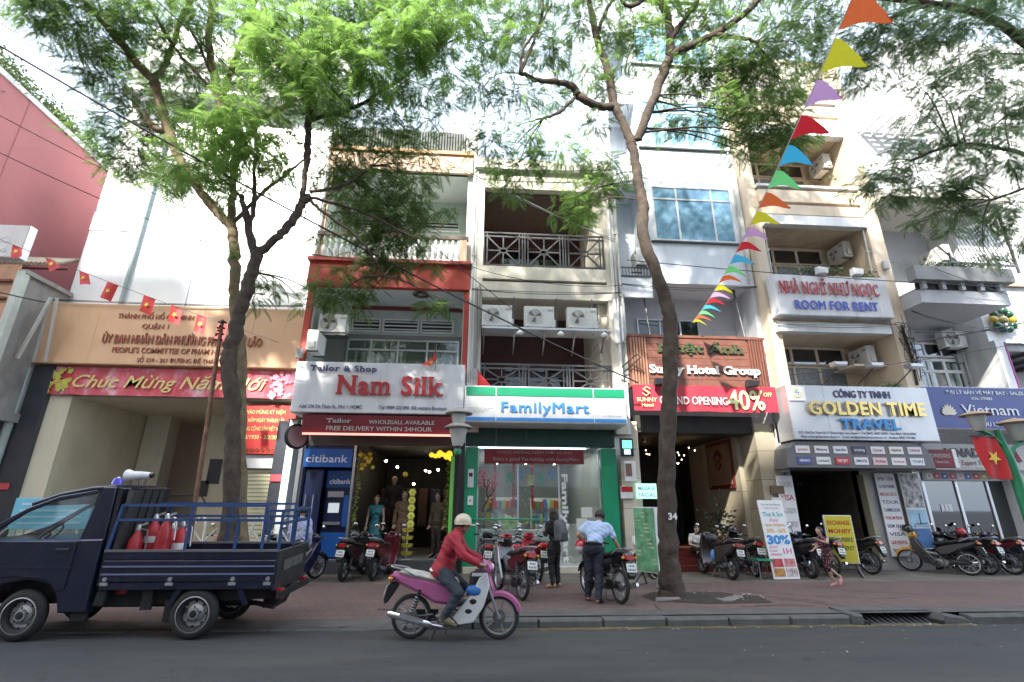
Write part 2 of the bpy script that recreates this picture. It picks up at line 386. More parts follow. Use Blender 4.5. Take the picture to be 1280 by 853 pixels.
m.add([(x, y, .006) for x, y in R]+[(4.3,10.15,.045)], [(i, (i+1) % 7, 7) for i in range(7)])
o = m.build('tree_pit_soil', soil); struct(o)
for i, (x, y, a, s) in enumerate([(3.55,9.9,.2,.3),(4.75,9.85,.7,.22),(5.0,10.05,1.2,.18),(4.55,9.72,2.,.15)]):
    m = MB(); m.prism([(-s,-s*.5),(s*.7,-s*.55),(s,s*.3),(-s*.4,s*.5)], 0, .035, round_=.01, plane='xy'); o = m.build('paving_fragment', M('broken_tile', (.2,.18,.165), .85, var=.2), None)
    o.location = (x, y, .004); o.rotation_euler = (random.uniform(-.05,.05), random.uniform(-.05,.05), a)
    tag(o, ['large pale broken paving slab left of the tree base', 'broken paving slab right of the tree base', 'small broken paving piece on the dark soil, farthest right', 'small broken paving piece in front of the tree base'][i], 'paving slab', 'broken slabs round the tree')
# low blurred sandy mound right of the woman's feet

random.seed(41); cr = MB()
def crack(pts, w):
    top = []; bot = []
    P = [V(*p, 0) for p in pts]; Q = []
    for i in range(len(P)-1):
        for j in range(8): Q.append(P[i].lerp(P[i+1], j/8)+V(random.gauss(0,.012), random.gauss(0,.012), 0))
    for i in range(len(Q)-1):
        d = (Q[i+1]-Q[i]).normalized(); n = V(-d.y, d.x, 0)*w*random.uniform(.4,1.2)
        top.append(Q[i]+n); bot.append(Q[i]-n)
    n = len(top); cr.add([(v.x, v.y, pave_z(v.x,v.y)+.009) for v in bot+top], [(i,i+1,n+i+1,n+i) for i in range(n-1)])
for c in (((4.4,10.6),(5.2,10.3),(6.0,9.7),(6.3,9.1)),((4.9,10.5),(5.8,10.1),(6.6,9.4)),((5.4,10.9),(6.3,10.3),(7.4,9.9),(8.4,9.8)),((4.6,9.2),(5.4,9.3),(6.1,9.2)),((6.2,9.6),(6.5,9.0),(6.6,8.7)),((2.9,10.3),(2.2,10.6),(1.2,10.4)),((-1.6,9.6),(-.6,9.3),(.4,9.5)),((7.6,10.8),(9.0,10.2),(10.8,10.1)),((3.1,8.9),(3.2,9.6))): crack(c, .012)
o = cr.build('pavement_cracks', M('crack_dark', (.02,.018,.016), .95)); o['kind'] = 'stuff'
# ---------------- building kit ----------------
def bx(name, mat, p, *c, bevel=0, **k):
    return MB().box(*c).build(name, mat, p, world=True, bevel=bevel, **k)
def window(p, x0, x1, z0, z1, y, cols=1, transom=None, fm=white, gm=glass_blue, t=.06, d=.07, name='window'):
    """frame in the plane y with one pane per light; cols may be a list of split fractions"""
    m = MB(); cs = [0]+(cols if isinstance(cols, list) else [i/cols for i in range(1, cols)])+[1]
    m.box(x0-t,x0,y-d,y,z0-t,z1+t); m.box(x1,x1+t,y-d,y,z0-t,z1+t); m.box(x0,x1,y-d,y,z1,z1+t); m.box(x0,x1,y-d,y,z0-t,z0)
    rows = [(z0, z1)] if not transom else [(z0, transom-t/2), (transom+t/2, z1)]
    if transom: m.box(x0,x1,y-d+.004,y,transom-t/2,transom+t/2)
    X = [x0+(x1-x0)*c for c in cs]
    for c in X[1:-1]:
        for r in rows: m.box(c-t/2,c+t/2,y-d+.006,y,r[0],r[1])
    fr = m.build(name, fm, p, world=True)
    for a, b in zip(X[:-1], X[1:]):
        for r in rows:
            MB().box(a+(t/2 if a > x0 else 0)+.001, b-(t/2 if b < x1 else 0)-.001, y-.04, y-.03, r[0]+.001, r[1]-.001).build('pane', gm, fr, world=True)
    return fr
def geo_rail(p, x0, x1, z0, z1, y, n, mat):
    """iron balcony railing: squares with a star of bars round a small centre square, pairs of uprights between"""
    m = MB(); w = .05
    for z in (z0, z1, z1-.13): m.box(x0,x1,y-w/2,y+w/2,z-w/2,z+w/2)
    r = m.build('railing', mat, p, world=True); L = (x1-x0)/n; g = .28
    for i in range(n):
        a = x0+i*L; b = a+L; m = MB(); u0, u1 = a+g/2, b-g/2; zt = z1-.13; c = (u0+u1)/2; zc = (z0+zt)/2; q = .11
        for x in (a+.04, u0, u1, b-.04): m.box(x-.02,x+.02,y-.018,y+.018,z0,z1-.02)
        for sx in (-1, 1):
            for sz in (-1, 1): m.bar((c+sx*q, y, zc+sz*q*.7), ((u1 if sx > 0 else u0), y, (zt if sz > 0 else z0)), .04)
            m.bar((c+sx*q, y, zc), ((u1 if sx > 0 else u0), y, zc), .04); m.bar((c, y, zc+sx*q*.7), (c, y, (zt if sx > 0 else z0)), .04)
            m.bar((c+sx*q, y, zc-q*.7), (c+sx*q, y, zc+q*.7), .04); m.bar((c-q, y, zc+sx*q*.7), (c+q, y, zc+sx*q*.7), .04)
        m.build('rail_ornament', mat, r, world=True)
    return r
def aircon(x, y, z, label, w=.82, h=.58, face='front', group='outdoor air conditioner units on the facades', fanmat=None):
    t = thing('air_conditioner', label, 'air conditioner', (x, y, z), {'front': 0, 'left': -PI/2, 'right': PI/2}[face], group)
    m = MB(); m.prism([(-w/2,0),(w/2,0),(w/2,h),(-w/2,h)], 0, .3, round_=.02); m.build('casing', ac_white, t)
    c = -w/2+.31; m = MB(); m.ring((c, -.012, h/2), (0,1,0), .235, .012, 28, 6)
    for k in range(6): m.ring((c, -.014, h/2), (0,1,0), .035+.034*k, .004, 24, 4)
    for k in range(8): a = k*PI/4; m.bar((c+.03*math.cos(a), -.018, h/2+.03*math.sin(a)), (c+.23*math.cos(a), -.018, h/2+.23*math.sin(a)), .006)
    m.build('fan_guard', ac_white if not fanmat else fanmat, t)
    m = MB(); m.lathe([(.001,-.004),(.225,-.004),(.225,.002)], (c, 0, h/2), (0,-1,0), 24); m.build('fan_well', ac_grey, t)
    m = MB()
    for k in range(3):
        a = k*2.09; m.add([(c, -.008, h/2), (c+.2*math.cos(a), -.008, h/2+.2*math.sin(a)), (c+.21*math.cos(a+.6), -.01, h/2+.21*math.sin(a+.6)), (c+.12*math.cos(a+.9), -.008, h/2+.12*math.sin(a+.9))], [(0,1,2,3)])
    m.build('fan_blade', black, t)
    MB().box(w/2-.19, w/2-.03, -.006, 0, h-.16, h-.1).build('badge', ac_grey, t)
    m = MB(); m.box(w/2-.005, w/2+.05, .08, .24, .06, .26); m.build('valve_cover', ac_white, t)
    for a in (-w/2+.08, w/2-.12): MB().box(a,a+.04,-.03,.33,-.04,0).build('foot_rail', iron, t)
    return t
def louvre(p, x0, x1, z0, z1, y, n, mat, back=True):
    f = MB(); f.box(x0-.05,x0,y-.08,y,z0-.05,z1+.05); f.box(x1,x1+.05,y-.08,y,z0-.05,z1+.05); f.box(x0,x1,y-.08,y,z1,z1+.05); f.box(x0,x1,y-.08,y,z0-.05,z0)
    fr = f.build('louvre_frame', mat, p, world=True)
    for i in range(n):
        z = z0+(i+.5)*(z1-z0)/n; MB().bar((x0, y-.04, z), (x1, y-.04, z), .05, .035).build('louvre_slat', mat, fr, world=True)
    if back: MB().box(x0,x1,y-.01,y-.002,z0,z1).build('louvre_void', dark, fr, world=True)
    return fr
def sign_box(name, label, cat, x0, x1, z0, z1, y0, y1, face, side=None, bottom=None, group=None, lean=0, seams=0):
    t = thing(name, label, cat, ((x0+x1)/2, y1, z0), 0, group)
    MB().prism([(x0,z0),(x1,z0),(x1,z1),(x0,z1)], y0+.012, y1, round_=.006).build('sign_case', side or alum, t, world=True)
    if seams:
        L = (x1-x0-.04)/seams
        for i in range(seams): MB().box(x0+.02+i*L+.003, x0+.02+(i+1)*L-.003, y0, y0+.011, z0+.02, z1-.02).build('face_panel', face, t, world=True)
    else: MB().box(x0+.02,x1-.02,y0,y0+.011,z0+.02,z1-.02).build('face_panel', face, t, world=True)
    return t
def flood(x, y, z, L, label, head=silver, up=True):
    t = thing('sign_floodlight', label, 'floodlight', (x, y, z), 0, 'floodlights on arms over the shop signs')
    m = MB(); m.tube([(0,0,0),(.04,-L*.7,L*.35),(.06,-L,L*.55)], .016, 6); m.build('arm', iron, t)
    m = MB(); m.prism([(-.17,-.05),(.17,-.05),(.2,.06),(-.2,.06)], -L-.2, -L+.06, round_=.02); o = m.build('lamp_head', head, t); o.location = (.06, 0, L*.55+.05)
    MB().box(-.15,.15,-L-.18,-L+.03,-.062,-.052).build('lens', M('lamp_lens', (.7,.7,.68), .2), t).location = (.06, 0, L*.55+.05)
    return t

# ================= committee building (far left) =================
comm_w = M('committee_white', (.8,.82,.84), .5, var=.04, vs=.8, dirt=.15, dcol=(.45,.48,.5), stretch=4)
orange = M('orange_sign_panel', (.7,.45,.27), .5, var=.05, vs=2, dirt=.25, dcol=(.4,.22,.12), stretch=3)
dtile = M('dark_wall_tiles', (.045,.048,.06), .3, var=.2, vs=2, bump=.1)
pcream = M('pale_cream_wall', (.68,.65,.5), .7, var=.07, vs=1, dirt=.3, dcol=(.3,.28,.2), stretch=3)
coat_glass = M('coated_glass', (.8,.85,.87), .2, .2, var=.04, vs=1)
cb = thing('committee_building', 'tall white office building with glass upper front behind the left tree', 'building', (-9, 14.7, 0))
bx('upper_wall', comm_w, cb, -12.78,-11.15,14.9,24,7.32,19)
bx('party_wall', comm_w, cb, -5.5,-5.2,14.9,24,0,19)
bx('core_wall', comm_w, cb, -11.15,-5.5,15.05,24,7.32,19)
fr = MB()
for x in (-11.15,-9.3,-7.45,-5.6): fr.box(x-.018,x+.018,14.9,15.04,7.32,15.2)
for z in (7.35,15.1): fr.box(-11.1,-5.6,14.86,15.03,z-.03,z+.03)
bx('seam_post', M('seam_grey_green', (.3,.38,.38), .5), cb, -11.19,-11.12,14.8,14.9,7.32,15.2)
fr = fr.build('curtain_wall_frame', M('pale_mullion', (.74,.78,.8), .4, .5), cb, world=True)
for i, x in enumerate((-11.11,-9.26,-7.41)):
    for z in (7.39,9.956,12.522): MB().box(x-.02,x+1.79,14.93,14.96,z,z+2.562).build('glass_panel', coat_glass, fr, world=True)
for z in (15.3,15.95,16.6): bx('slab_fin', white, cb, -12.7,-5.3,14.2,15.05,z,z+.18)
for z in (10.1,12.7): bx('string_course', comm_w, cb, -12.78,-11.2,14.87,14.91,z,z+.7)
bx('portal_lintel', pcream, cb, -12.4,-5.3,14.78,15.3,4.55,5.42)
bx('dark_tile_column', dtile, cb, -12.85,-12.15,14.45,15.2,-.02,5.4)
bx('cream_column', pcream, cb, -12.15,-11.55,14.6,15.2,-.02,4.58)
bx('side_wall', pcream, cb, -11.75,-11.55,15.2,18.2,-.02,4.58)
bx('inner_column', M('paler_cream_wall', (.62,.61,.5), .7, var=.05), cb, -11.5,-10.7,17.9,18.5,-.02,4.58)
bx('back_wall', pcream, cb, -11.6,-5.5,20.2,20.4,-.02,4.9)
bx('hall_floor', M('hall_floor', (.25,.12,.1), .4), cb, -11.6,-5.5,15,20.3,-.02,.03)
bx('hall_ceiling', pcream, cb, -11.6,-5.5,15.2,20.3,4.58,4.7)
bx('stair_wall', pcream, cb, -9.2,-7.9,17.6,17.8,-.02,4.58)
m = MB()
m.box(-7.9,-7.0,17.72,17.8,0,2.6); m.build('doorway_recess', dark, cb, world=True)
bx('notice_frame', M('notice_dark', (.03,.03,.035), .4), cb, -8.95,-8.55,17.56,17.6,2.3,3.1)
bx('notice_frame', MATS['notice_dark'], cb, -9.2,-8.85,17.56,17.6,1.9,2.4)
bx('wall_spur', pcream, cb, -7.0,-6.9,15.2,20.2,-.02,4.58); bx('back_screen', pcream, cb, -14,-5,20.5,20.7,-.02,7.4)
m = MB(); m.tube([(-10.6,17.5,1.0),(-9.9,17.4,1.9),(-8.9,17.3,1.95),(-8.7,17.3,1.7)], .025, 6); m.build('handrail', iron, cb, world=True)
# roller shutter with its slats
rs = MB().box(-6.95,-5.55,14.98,15.0,0,2.6).build('roller_shutter', M('shutter_back', (.25,.24,.18), .6), cb, world=True)
sl = MB(); sl.prism([(0,0),(1.4,0),(1.4,.1),(0,.1)], -.03, 0, round_=.022); slm = M('cream_shutter_paint', (.62,.6,.42), .5, var=.05)
s0 = sl.build('shutter_slat', slm, rs); s0.location = Vector((-6.95,14.98,.02))-cb.location
for i in range(1, 24):
    c = s0.copy(); COL.objects.link(c); c.location = Vector((-6.95,14.98,.02+i*.108))-cb.location
bx('shutter_box', white, cb, -7.0,-5.5,14.8,15.0,2.63,3.0)
bx('right_pier', dtile, cb, -5.62,-5.22,14.3,14.9,-.02,3.9)
# big orange fascia sign
os_ = sign_box('fascia_sign', "long orange fascia sign of the ward people's committee over the left entrance", 'sign', -12.72,-5.3,5.44,7.3,14.3,14.8, orange, orange, seams=5)
rust = M('rust_red_letter', (.3,.09,.05), .45)
lettering('THÀNH PHỐ HỒ CHÍ MINH', -10.7,-8.55,6.85,.15,14.3, rust, os_, bold=.01, depth=.03)
lettering('QUẬN 1', -9.95,-9.2,6.55,.14,14.3, rust, os_, bold=.01, depth=.03)
lettering('ỦY BAN NHÂN DÂN PHƯỜNG PHẠM NGŨ LÃO', -10.95,-6.45,6.08,.26,14.3, rust, os_, bold=.02, depth=.05, split=True)
lettering("PEOPLE'S COMMITTEE OF PHAM NGU LAO", -10.6,-7.0,5.8,.16,14.3, rust, os_, bold=.01, depth=.03)
lettering('SỐ 259 - 261 ĐƯỜNG ĐỀ THÁM', -9.85,-7.6,5.53,.12,14.3, rust, os_, depth=.03)
m = MB()
for dx in (0, .32): m.bar((-12.55+dx,14.2,5.45), (-12.2+dx*.5,13.7,7.2), .06)
m.bar((-12.6,13.75,5.4), (-12.2,13.7,7.2), .07)
tag(m.build('cable_bracket', M('pale_metal', (.6,.62,.62), .5, .3), None), 'pale angled steel bracket left of the orange sign', 'bracket')
# Tet banner
def banner_mat(name):
    m = bpy.data.materials.new(name); MATS[name] = m; m.use_nodes = True; N = m.node_tree.nodes; L = m.node_tree.links; b = N['Principled BSDF']; b.inputs['Roughness'].default_value = .5
    tc = N.new('ShaderNodeTexCoord'); n = N.new('ShaderNodeTexNoise'); n.inputs['Scale'].default_value = 1.7; n.inputs['Detail'].default_value = 5; L.new(tc.outputs['Object'], n.inputs['Vector'])
    cr = N.new('ShaderNodeValToRGB'); e = cr.color_ramp.elements; e[0].position = .35; e[0].color = (.6,.06,.08,1); e[1].position = .68; e[1].color = (.78,.5,.52,1)
    k = e.new(.52); k.color = (.65,.12,.16,1); k2 = e.new(.6); k2.color = (.72,.28,.36,1); L.new(n.outputs[0], cr.inputs[0]); L.new(cr.outputs[0], b.inputs['Base Color']); return m
tb = thing('new_year_banner', 'red and pink new year banner with yellow script under the orange sign', 'banner', (-9,14.5,4.6))
m = MB(); n = 40
vs = [(-12.45+7.1*i/n, 14.5+.02*math.sin(i*.9)+.012*math.sin(i*2.3), z) for z in (4.58,5.0,5.4) for i in range(n+1)]
m.add(vs, [(r*(n+1)+i, r*(n+1)+i+1, (r+1)*(n+1)+i+1, (r+1)*(n+1)+i) for r in range(2) for i in range(n)]); m.build('cloth', banner_mat('new_year_print'), tb, world=True)
yel = M('banner_yellow', (.72,.64,.25), .5)
lettering('Chúc Mừng Năm Mới', -11.55,-6.2,4.8,.36,14.46, yel, tb, depth=.012, bold=.006, shear=.35, split=True)
m = MB(); random.seed(3)
for i in range(60):
    x, z = random.uniform(-12.4,-11.65), random.uniform(4.62,5.36); s = random.uniform(.03,.07)
    for k in range(5): a = k*1.257; m.add([(x, 14.462, z), (x+s*math.cos(a-.5), 14.46, z+s*math.sin(a-.5)), (x+s*1.2*math.cos(a), 14.46, z+s*1.2*math.sin(a)), (x+s*math.cos(a+.5), 14.46, z+s*math.sin(a+.5))], [(0,1,2,3)])
m.build('blossom_print', M('blossom_yellow', (.62,.6,.12), .5), tb, world=True)['kind'] = 'stuff'
m = MB()
for i in range(40):
    x, z = random.uniform(-6.1,-5.4), random.uniform(4.62,5.36); s = random.uniform(.03,.08)
    for k in range(5): a = k*1.257; m.add([(x, 14.462, z), (x+s*math.cos(a-.5), 14.46, z+s*math.sin(a-.5)), (x+s*1.2*math.cos(a), 14.46, z+s*1.2*math.sin(a)), (x+s*math.cos(a+.5), 14.46, z+s*math.sin(a+.5))], [(0,1,2,3)])
m.build('blossom_print', M('blossom_pink', (.75,.3,.42), .5), tb, world=True)['kind'] = 'stuff'
nb = thing('red_notice_board', 'red board with yellow anniversary lettering right of the left tree', 'notice board', (-6.2,14.7,3))
bx('board', M('notice_red', (.55,.03,.025), .5, var=.05), nb, -6.95,-5.5,14.68,14.72,3.02,4.42)
for i, s in enumerate(['CHÀO MỪNG KỶ NIỆM', '83 NĂM NGÀY THÀNH LẬP', 'ĐẢNG CỘNG SẢN VIỆT NAM', '3/2/1930 - 3/2/2014']): lettering(s, -6.8+.05*(i % 2), -5.62, 4.15-.24*i, .11, 14.675, yel, nb, depth=.01, bold=.01)
m = MB()
for i in range(9): m.ring((-6.85+i*.15, 14.67, 3.12), (0,1,0), .045, .012, 10, 4)
m.build('ornament_strip', M('brown_ornament', (.2,.1,.05), .6), nb, world=True)
for x, l in ((-12.5, 'small red sign on the dark tiled column behind the truck cab'), (-5.42, 'small red sign on the dark pier beside the bank machine')):
    y = 14.43 if x < -10 else 14.28
    o = MB().box(x-.17,x+.17,y-.02,y,2.0 if x < -10 else 2.25,2.16 if x < -10 else 2.43).build('wall_plaque', M('plaque_red', (.6,.08,.1), .4), None); tag(o, l, 'plaque')
# red neighbour and old low house at the left edge
rw = M('old_rose_render', (.4,.15,.155), .75, var=.07, vs=.7, dirt=.25, dcol=(.3,.09,.09), ds=.8, bump=.15)
rh = thing('red_building', 'tall building with blank dusty red side wall at the left edge', 'building', (-16,12,0))
bx('wall', rw, rh, -24,-14.5,11.8,26,-.1,13.8)
bx('parapet', white, rh, -24.05,-14.45,11.75,26,13.8,13.98)
for y in (13.4,): bx('wall_seam', M('seam_rose', (.34,.12,.125), .8), rh, -14.52,-14.49,y,y+.03,.5,13.8)
oh = thing('old_house', 'low stained concrete and brick house at the far left', 'house', (-14,14,0))
conc = M('stained_concrete', (.3,.3,.29), .85, var=.15, vs=1.5, dirt=.85, dcol=(.06,.06,.058), ds=1.1, stretch=2, bump=.4)
salmon = M('salmon_brick', (.5,.3,.2), .8, var=.2, vs=3, bump=.4)
bx('upper_storey', conc, oh, -14.45,-12.7,13.25,14.85,4.0,7.7)
bx('corner_trim', M('pale_green_trim', (.55,.62,.58), .6, dirt=.3), oh, -12.8,-12.62,13.15,13.35,3.9,7.75)
bx('coping', conc, oh, -12.78,-12.6,13.2,14.85,7.7,7.82)
m = MB(); m.box(-20,-12.82,13.18,13.245,4.2,7.95); m.box(-14.48,-14.46,13.18,13.9,4.2,7.95); m.build('brick_band', salmon, oh, world=True)
for z in (6.88, 7.4): bx('ledge', wood, oh, -20,-12.85,13.1,13.2,z,z+.07)
for z in (5.2,): window(oh, -14.6,-13.15,5.1,6.6,13.17,2, fm=M('faded_blue', (.4,.5,.55), .6), gm=glass_dark)
bx('overhang_soffit', conc, oh, -20,-12.65,13.15,14.9,3.75,3.99)
bx('ground_floor', M('ground_wall_grey', (.35,.36,.36), .8, dirt=.6), oh, -20,-13.0,14.2,14.9,-.1,3.75)
m = MB(); m.tube([(-12.78,14.35,5.3),(-12.8,14.35,2.5),(-12.82,14.35,-.05)], .1, 10); m.build('downpipe', M('pale_green_pipe', (.38,.47,.45), .5, dirt=.3), oh, world=True, smooth=True)
fc = M('corrugated_sheet', (.55,.48,.36), .7, var=.2, vs=4)
rf = MB().box(-14.6,-12.9,14.7,14.74,8.55,8.6).build('roof', wood, oh, world=True)
for i in range(14):
    m = MB(); m.tube([(-14.7+i*.13,14.2,8.5),(-14.7+i*.13,15.1,9.1)], .07, 8, flat=.6); m.build('corrugation', fc, rf, world=True)
hb = sign_box('billboard', 'white rooftop billboard with worn lettering beside the red wall', 'sign', -16.2,-12.8,8.1,9.12,13.05,13.3, white)
lettering('gốc', -14.3,-13.2,8.55,.28,13.05, M('faint_letter', (.6,.62,.63), .5), hb, depth=.01)
lettering('NHÀ HÀNG', -14.6,-13.2,8.25,.11,13.05, M('faint_blue_letter', (.4,.48,.55), .5), hb, depth=.01)

# ================= Nam Silk house =================
pgreen = M('pale_green_wall', (.55,.62,.58), .65, var=.05, dirt=.35, dcol=(.3,.33,.3), stretch=4)
ns = thing('tailor_house', 'narrow house with red frame and pale green balconies over the white tailor sign', 'building', (-2.8,14.2,0))
peach = M('peach_render', (.62,.42,.3), .7, var=.08, dirt=.3, dcol=(.35,.25,.18), stretch=4)
for x in (-5.2,-.52): bx('red_pilaster', red_p, ns, x,x+.17,13.88,14.05,3.9,8.0)
bx('side_wall', pgreen, ns, -5.22,-5.03,14.05,18,0,13.9); bx('side_wall', pgreen, ns, -.55,-.36,14.05,18,0,13.9)
bx('side_wall', peach, ns, -5.16,-5.0,13.9,14.05,8.0,13.6)
bx('back_wall', pgreen, ns, -5.03,-.55,15.6,15.8,3.6,13.6)
bx('first_floor_slab', pgreen, ns, -5.03,-.55,13.95,15.6,4.0,4.3)
bx('balcony_ceiling', M('white_ceiling', (.7,.72,.72), .7, dirt=.2), ns, -5.03,-.55,13.95,15.6,8.0,8.12)
bx('red_fascia', red_p, ns, -5.25,-.34,13.8,14.0,7.92,8.72)
bx('red_cornice', red_p, ns, -5.3,-.34,13.7,14.0,8.72,8.84)
bx('soffit_line', M('dark_red_line', (.2,.03,.03), .5), ns, -4.3,-.6,15.5,15.6,7.88,7.98)
bl = bx('balustrade_rail', M('dark_wood_rail', (.09,.06,.045), .6, var=.3), ns, -5.15,-.45,13.75,13.92,9.62,9.74)
balm = MB(); balm.lathe([(.05,0),(.05,.05),(.03,.08),(.065,.22),(.075,.3),(.04,.45),(.028,.56),(.05,.62),(.05,.7),(.05,.78)], n=12)
b0 = balm.build('baluster', M('white_baluster', (.7,.7,.68), .6, dirt=.3), bl, smooth=True); b0.location = Vector((-4.9,13.83,8.84))-ns.location
for i in range(1, 25):
    c = b0.copy(); COL.objects.link(c); c.location = Vector((-4.9+i*.18,13.83,8.84))-ns.location
bx('end_pier', peach, ns, -.72,-.5,13.76,13.95,8.84,9.62)
bx('second_ceiling', MATS['white_ceiling'], ns, -5.03,-.55,13.95,15.6,12.2,12.32)
bx('peach_beam', peach, ns, -5.16,-.4,13.85,14.05,12.2,12.9)
bx('beam_moulding', M('orange_moulding', (.55,.28,.12), .6), ns, -5.2,-.38,13.78,13.95,12.9,13.02)
m = MB()
for i in range(46): m.box(-4.95+i*.094,-4.9+i*.094,13.93,13.98,13.02,13.95)
m.box(-4.98,-.7,13.99,14.02,13.02,13.95); m.build('corrugated_parapet', M('dark_corrugated', (.1,.11,.1), .7, var=.3, dirt=.5, dcol=(.2,.2,.18)), ns, world=True)
bx('roof_wall', white, ns, -.74,-.36,13.95,14.3,13.02,14.1)
for z, nn in ((7.1, 3),):
    for a, b in ((-4.2,-3.35),(-3.2,-2.1),(-1.95,-.95)): louvre(ns, a, b, 7.12, 7.5, 15.58, 3, white)
for a, b in ((-2.6,-.9),(-4.6,-2.8)): louvre(ns, a, b, 11.0, 11.4, 15.58, 3, white)
curt = M('pale_curtain', (.6,.62,.6), .8, var=.12, vs=9)
def curtain(p, x0, x1, z0, z1, y, mat, name='curtain'):
    n = max(8, int((x1-x0)*16)); m = MB(); vs = [(x0+(x1-x0)*i/n, y+.03*math.sin(i*1.7)+.015*math.sin(i*.6), z) for z in (z0, z1) for i in range(n+1)]
    m.add(vs, [(i, i+1, n+2+i, n+1+i) for i in range(n)]); return m.build(name, mat, p, world=True, smooth=True)
window(ns, -4.25,-.75,4.4,6.75,15.55,[.2,.45,.72], transom=6.45, fm=alum, gm=glass_clear)
curtain(ns, -4.2,-2.4,4.4,6.4,15.5+.08-.0, curt); curtain(ns, -1.8,-.8,4.4,6.4,15.58, curt)
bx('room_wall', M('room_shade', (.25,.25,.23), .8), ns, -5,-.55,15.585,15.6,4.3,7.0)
m = MB(); m.lathe([(.0,-.02),(.2,-.02),(.24,.03),(.26,.05)], (-1.9+.0,14.4,8.0), (0,0,-1), 20); m.ring((-1.9,14.4,7.96), (0,0,1), .16, .03, 20, 6); tag(m.build('ceiling_lamp', M('lamp_bronze', (.12,.1,.08), .4, .4), None), 'round dark ceiling lamp over the lower balcony of the red-framed house', 'lamp')
bx('roof_slab', white, ns, -5.2,-.4,14.05,18,13.6,13.8)
aircon(-4.45, 14.15, 6.55, 'rusty air conditioner with dark fan high on the red-framed balcony', fanmat=ac_grey)
aircon(-4.85, 13.75, 5.75, 'air conditioner seen edge-on beside the left red pilaster', face='left', w=.75)
m = MB(); m.box(-5.0,-4.0,14.1,14.5,6.44,6.5); m.build('air_conditioner_shelf', iron, ns, world=True)
nss = sign_box('shop_sign', 'white tailor shop sign with big red serif letters', 'sign', -4.88,-.4,3.93,5.3,13.0,14.0, white, white, seams=4)
lettering('Nam Silk', -3.75,-.95,4.42,.5,12.98, sign_red, nss, depth=.09, spacing=1.12, bold=.022, serif=True, split=True)
lettering('Tailor & Shop', -4.5,-2.75,5.04,.15,12.98, navy, nss, depth=.05, bold=.015, serif=True, spacing=1.15)
lettering('Add: 236 De Tham St., Dist 1, HCMC', -4.65,-3.05,4.04,.09,12.98, navy, nss, depth=.01, bold=.008)
lettering('Tel: 0909 222 090  Silk vietnam Boutique', -2.6,-.85,4.04,.09,12.98, navy, nss, depth=.01, bold=.008)
# burgundy awning
aw = thing('tailor_awning', 'burgundy awning with tailor lettering under the white tailor sign', 'awning', (-2.5,13.6,3.4))
burg = M('burgundy_canvas', (.16,.012,.02), .6, var=.12)
m = MB(); m.prism([(13.1,3.42),(13.95,3.9),(13.95,3.93),(13.06,3.88)], -4.55,-.55, plane='yz'); m.build('canvas', burg, aw, world=True)
gl = M('grey_letter', (.42,.4,.38), .6)
lettering('Tailor', -3.95,-3.3,3.68,.11,13.06, gl, aw, depth=.012, bold=.015, serif=True)
lettering('WHOLESALL AVAILABLE', -2.85,-1.15,3.66,.1,13.06, gl, aw, depth=.012, bold=.015)
lettering('FREE DELIVERY WITHIN 24HOUR', -3.92,-1.2,3.48,.11,13.06, gl, aw, depth=.012, bold=.015)
bx('light_strip', M('red_neon_strip', (.9,.25,.2), .4, emit=.6), aw, -4.5,-.55,13.04,13.08,3.36,3.41)

# ================= FamilyMart house =================
fm = thing('convenience_store_house', 'beige house with brown recesses and two iron balconies over the convenience store', 'building', (2,14.2,0))
brown = M('brown_recess_wall', (.075,.032,.032), .7, var=.08)
bx('left_pier', beige, fm, -.34,.02,13.85,18,3.6,12.9); bx('right_pier', beige, fm, 3.95,4.28,13.85,18,3.6,12.4)
bx('outer_pier', white, fm, -.36,-.2,13.8,13.86,3.6,14.2)
bx('recess_wall', brown, fm, .02,3.95,16.4,16.6,4.3,12)
bx('recess_side', beige, fm, 3.7,3.95,14.2,16.4,4.3,11.7)
for k in range(9): bx('cladding_board', beige, fm, 3.66,3.72,14.1,16.3,4.9+k*.31,5.17+k*.31)
bx('floor_slab', beige, fm, .02,3.95,13.86,16.4,4.2,4.75); bx('mid_band', beige, fm, .02,3.95,13.86,14.1,7.72,8.26)
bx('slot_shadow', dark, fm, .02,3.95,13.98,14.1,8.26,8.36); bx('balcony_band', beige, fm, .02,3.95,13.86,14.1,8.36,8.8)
bx('mid_slab', beige, fm, .02,3.7,14.1,16.4,8.0,8.3); bx('upper_beam', beige, fm, .02,3.95,13.86,16.4,11.7,12.35); bx('top_beam', M('pale_beige', (.66,.63,.56), .6, dirt=.2), fm, -.34,4.28,13.7,18,12.35,12.75)
bx('ceiling', M('brown_ceiling', (.1,.07,.06), .7), fm, .02,3.7,14.12,16.4,11.6,11.69)
geo_rail(fm, .0,3.93,8.85,10.0,13.9,3,iron); geo_rail(fm, .0,3.93,4.8,5.6,13.9,3,iron)
bx('ac_shelf', alum, fm, .05,3.9,13.5,14.2,6.58,6.64)
for k in range(5): MB().bar((.1+k*.9,14.2,6.0), (.1+k*.9,13.52,6.58), .04).build('shelf_bracket', iron, fm, world=True)
window(fm, .9,3.1,4.75,6.2,16.38,3, fm=M('brown_frame', (.12,.07,.06), .6), gm=glass_dark)
window(fm, .7,3.2,8.8,10.8,16.38,3, fm=MATS['brown_frame'], gm=glass_dark)
for x, l in ((.48,'leftmost of three air conditioners in a row over the lower iron balcony'),(1.75,'middle one of three air conditioners in a row over the lower iron balcony'),(3.05,'rightmost of three air conditioners in a row over the lower iron balcony')): aircon(x, 13.6, 6.7, l, w=.9, h=.66)
for x in (1.0,2.3,3.4): MB().bar((x,13.8,6.56), (x,13.8,7.72), .035).build('hanger_bar', iron, fm, world=True)
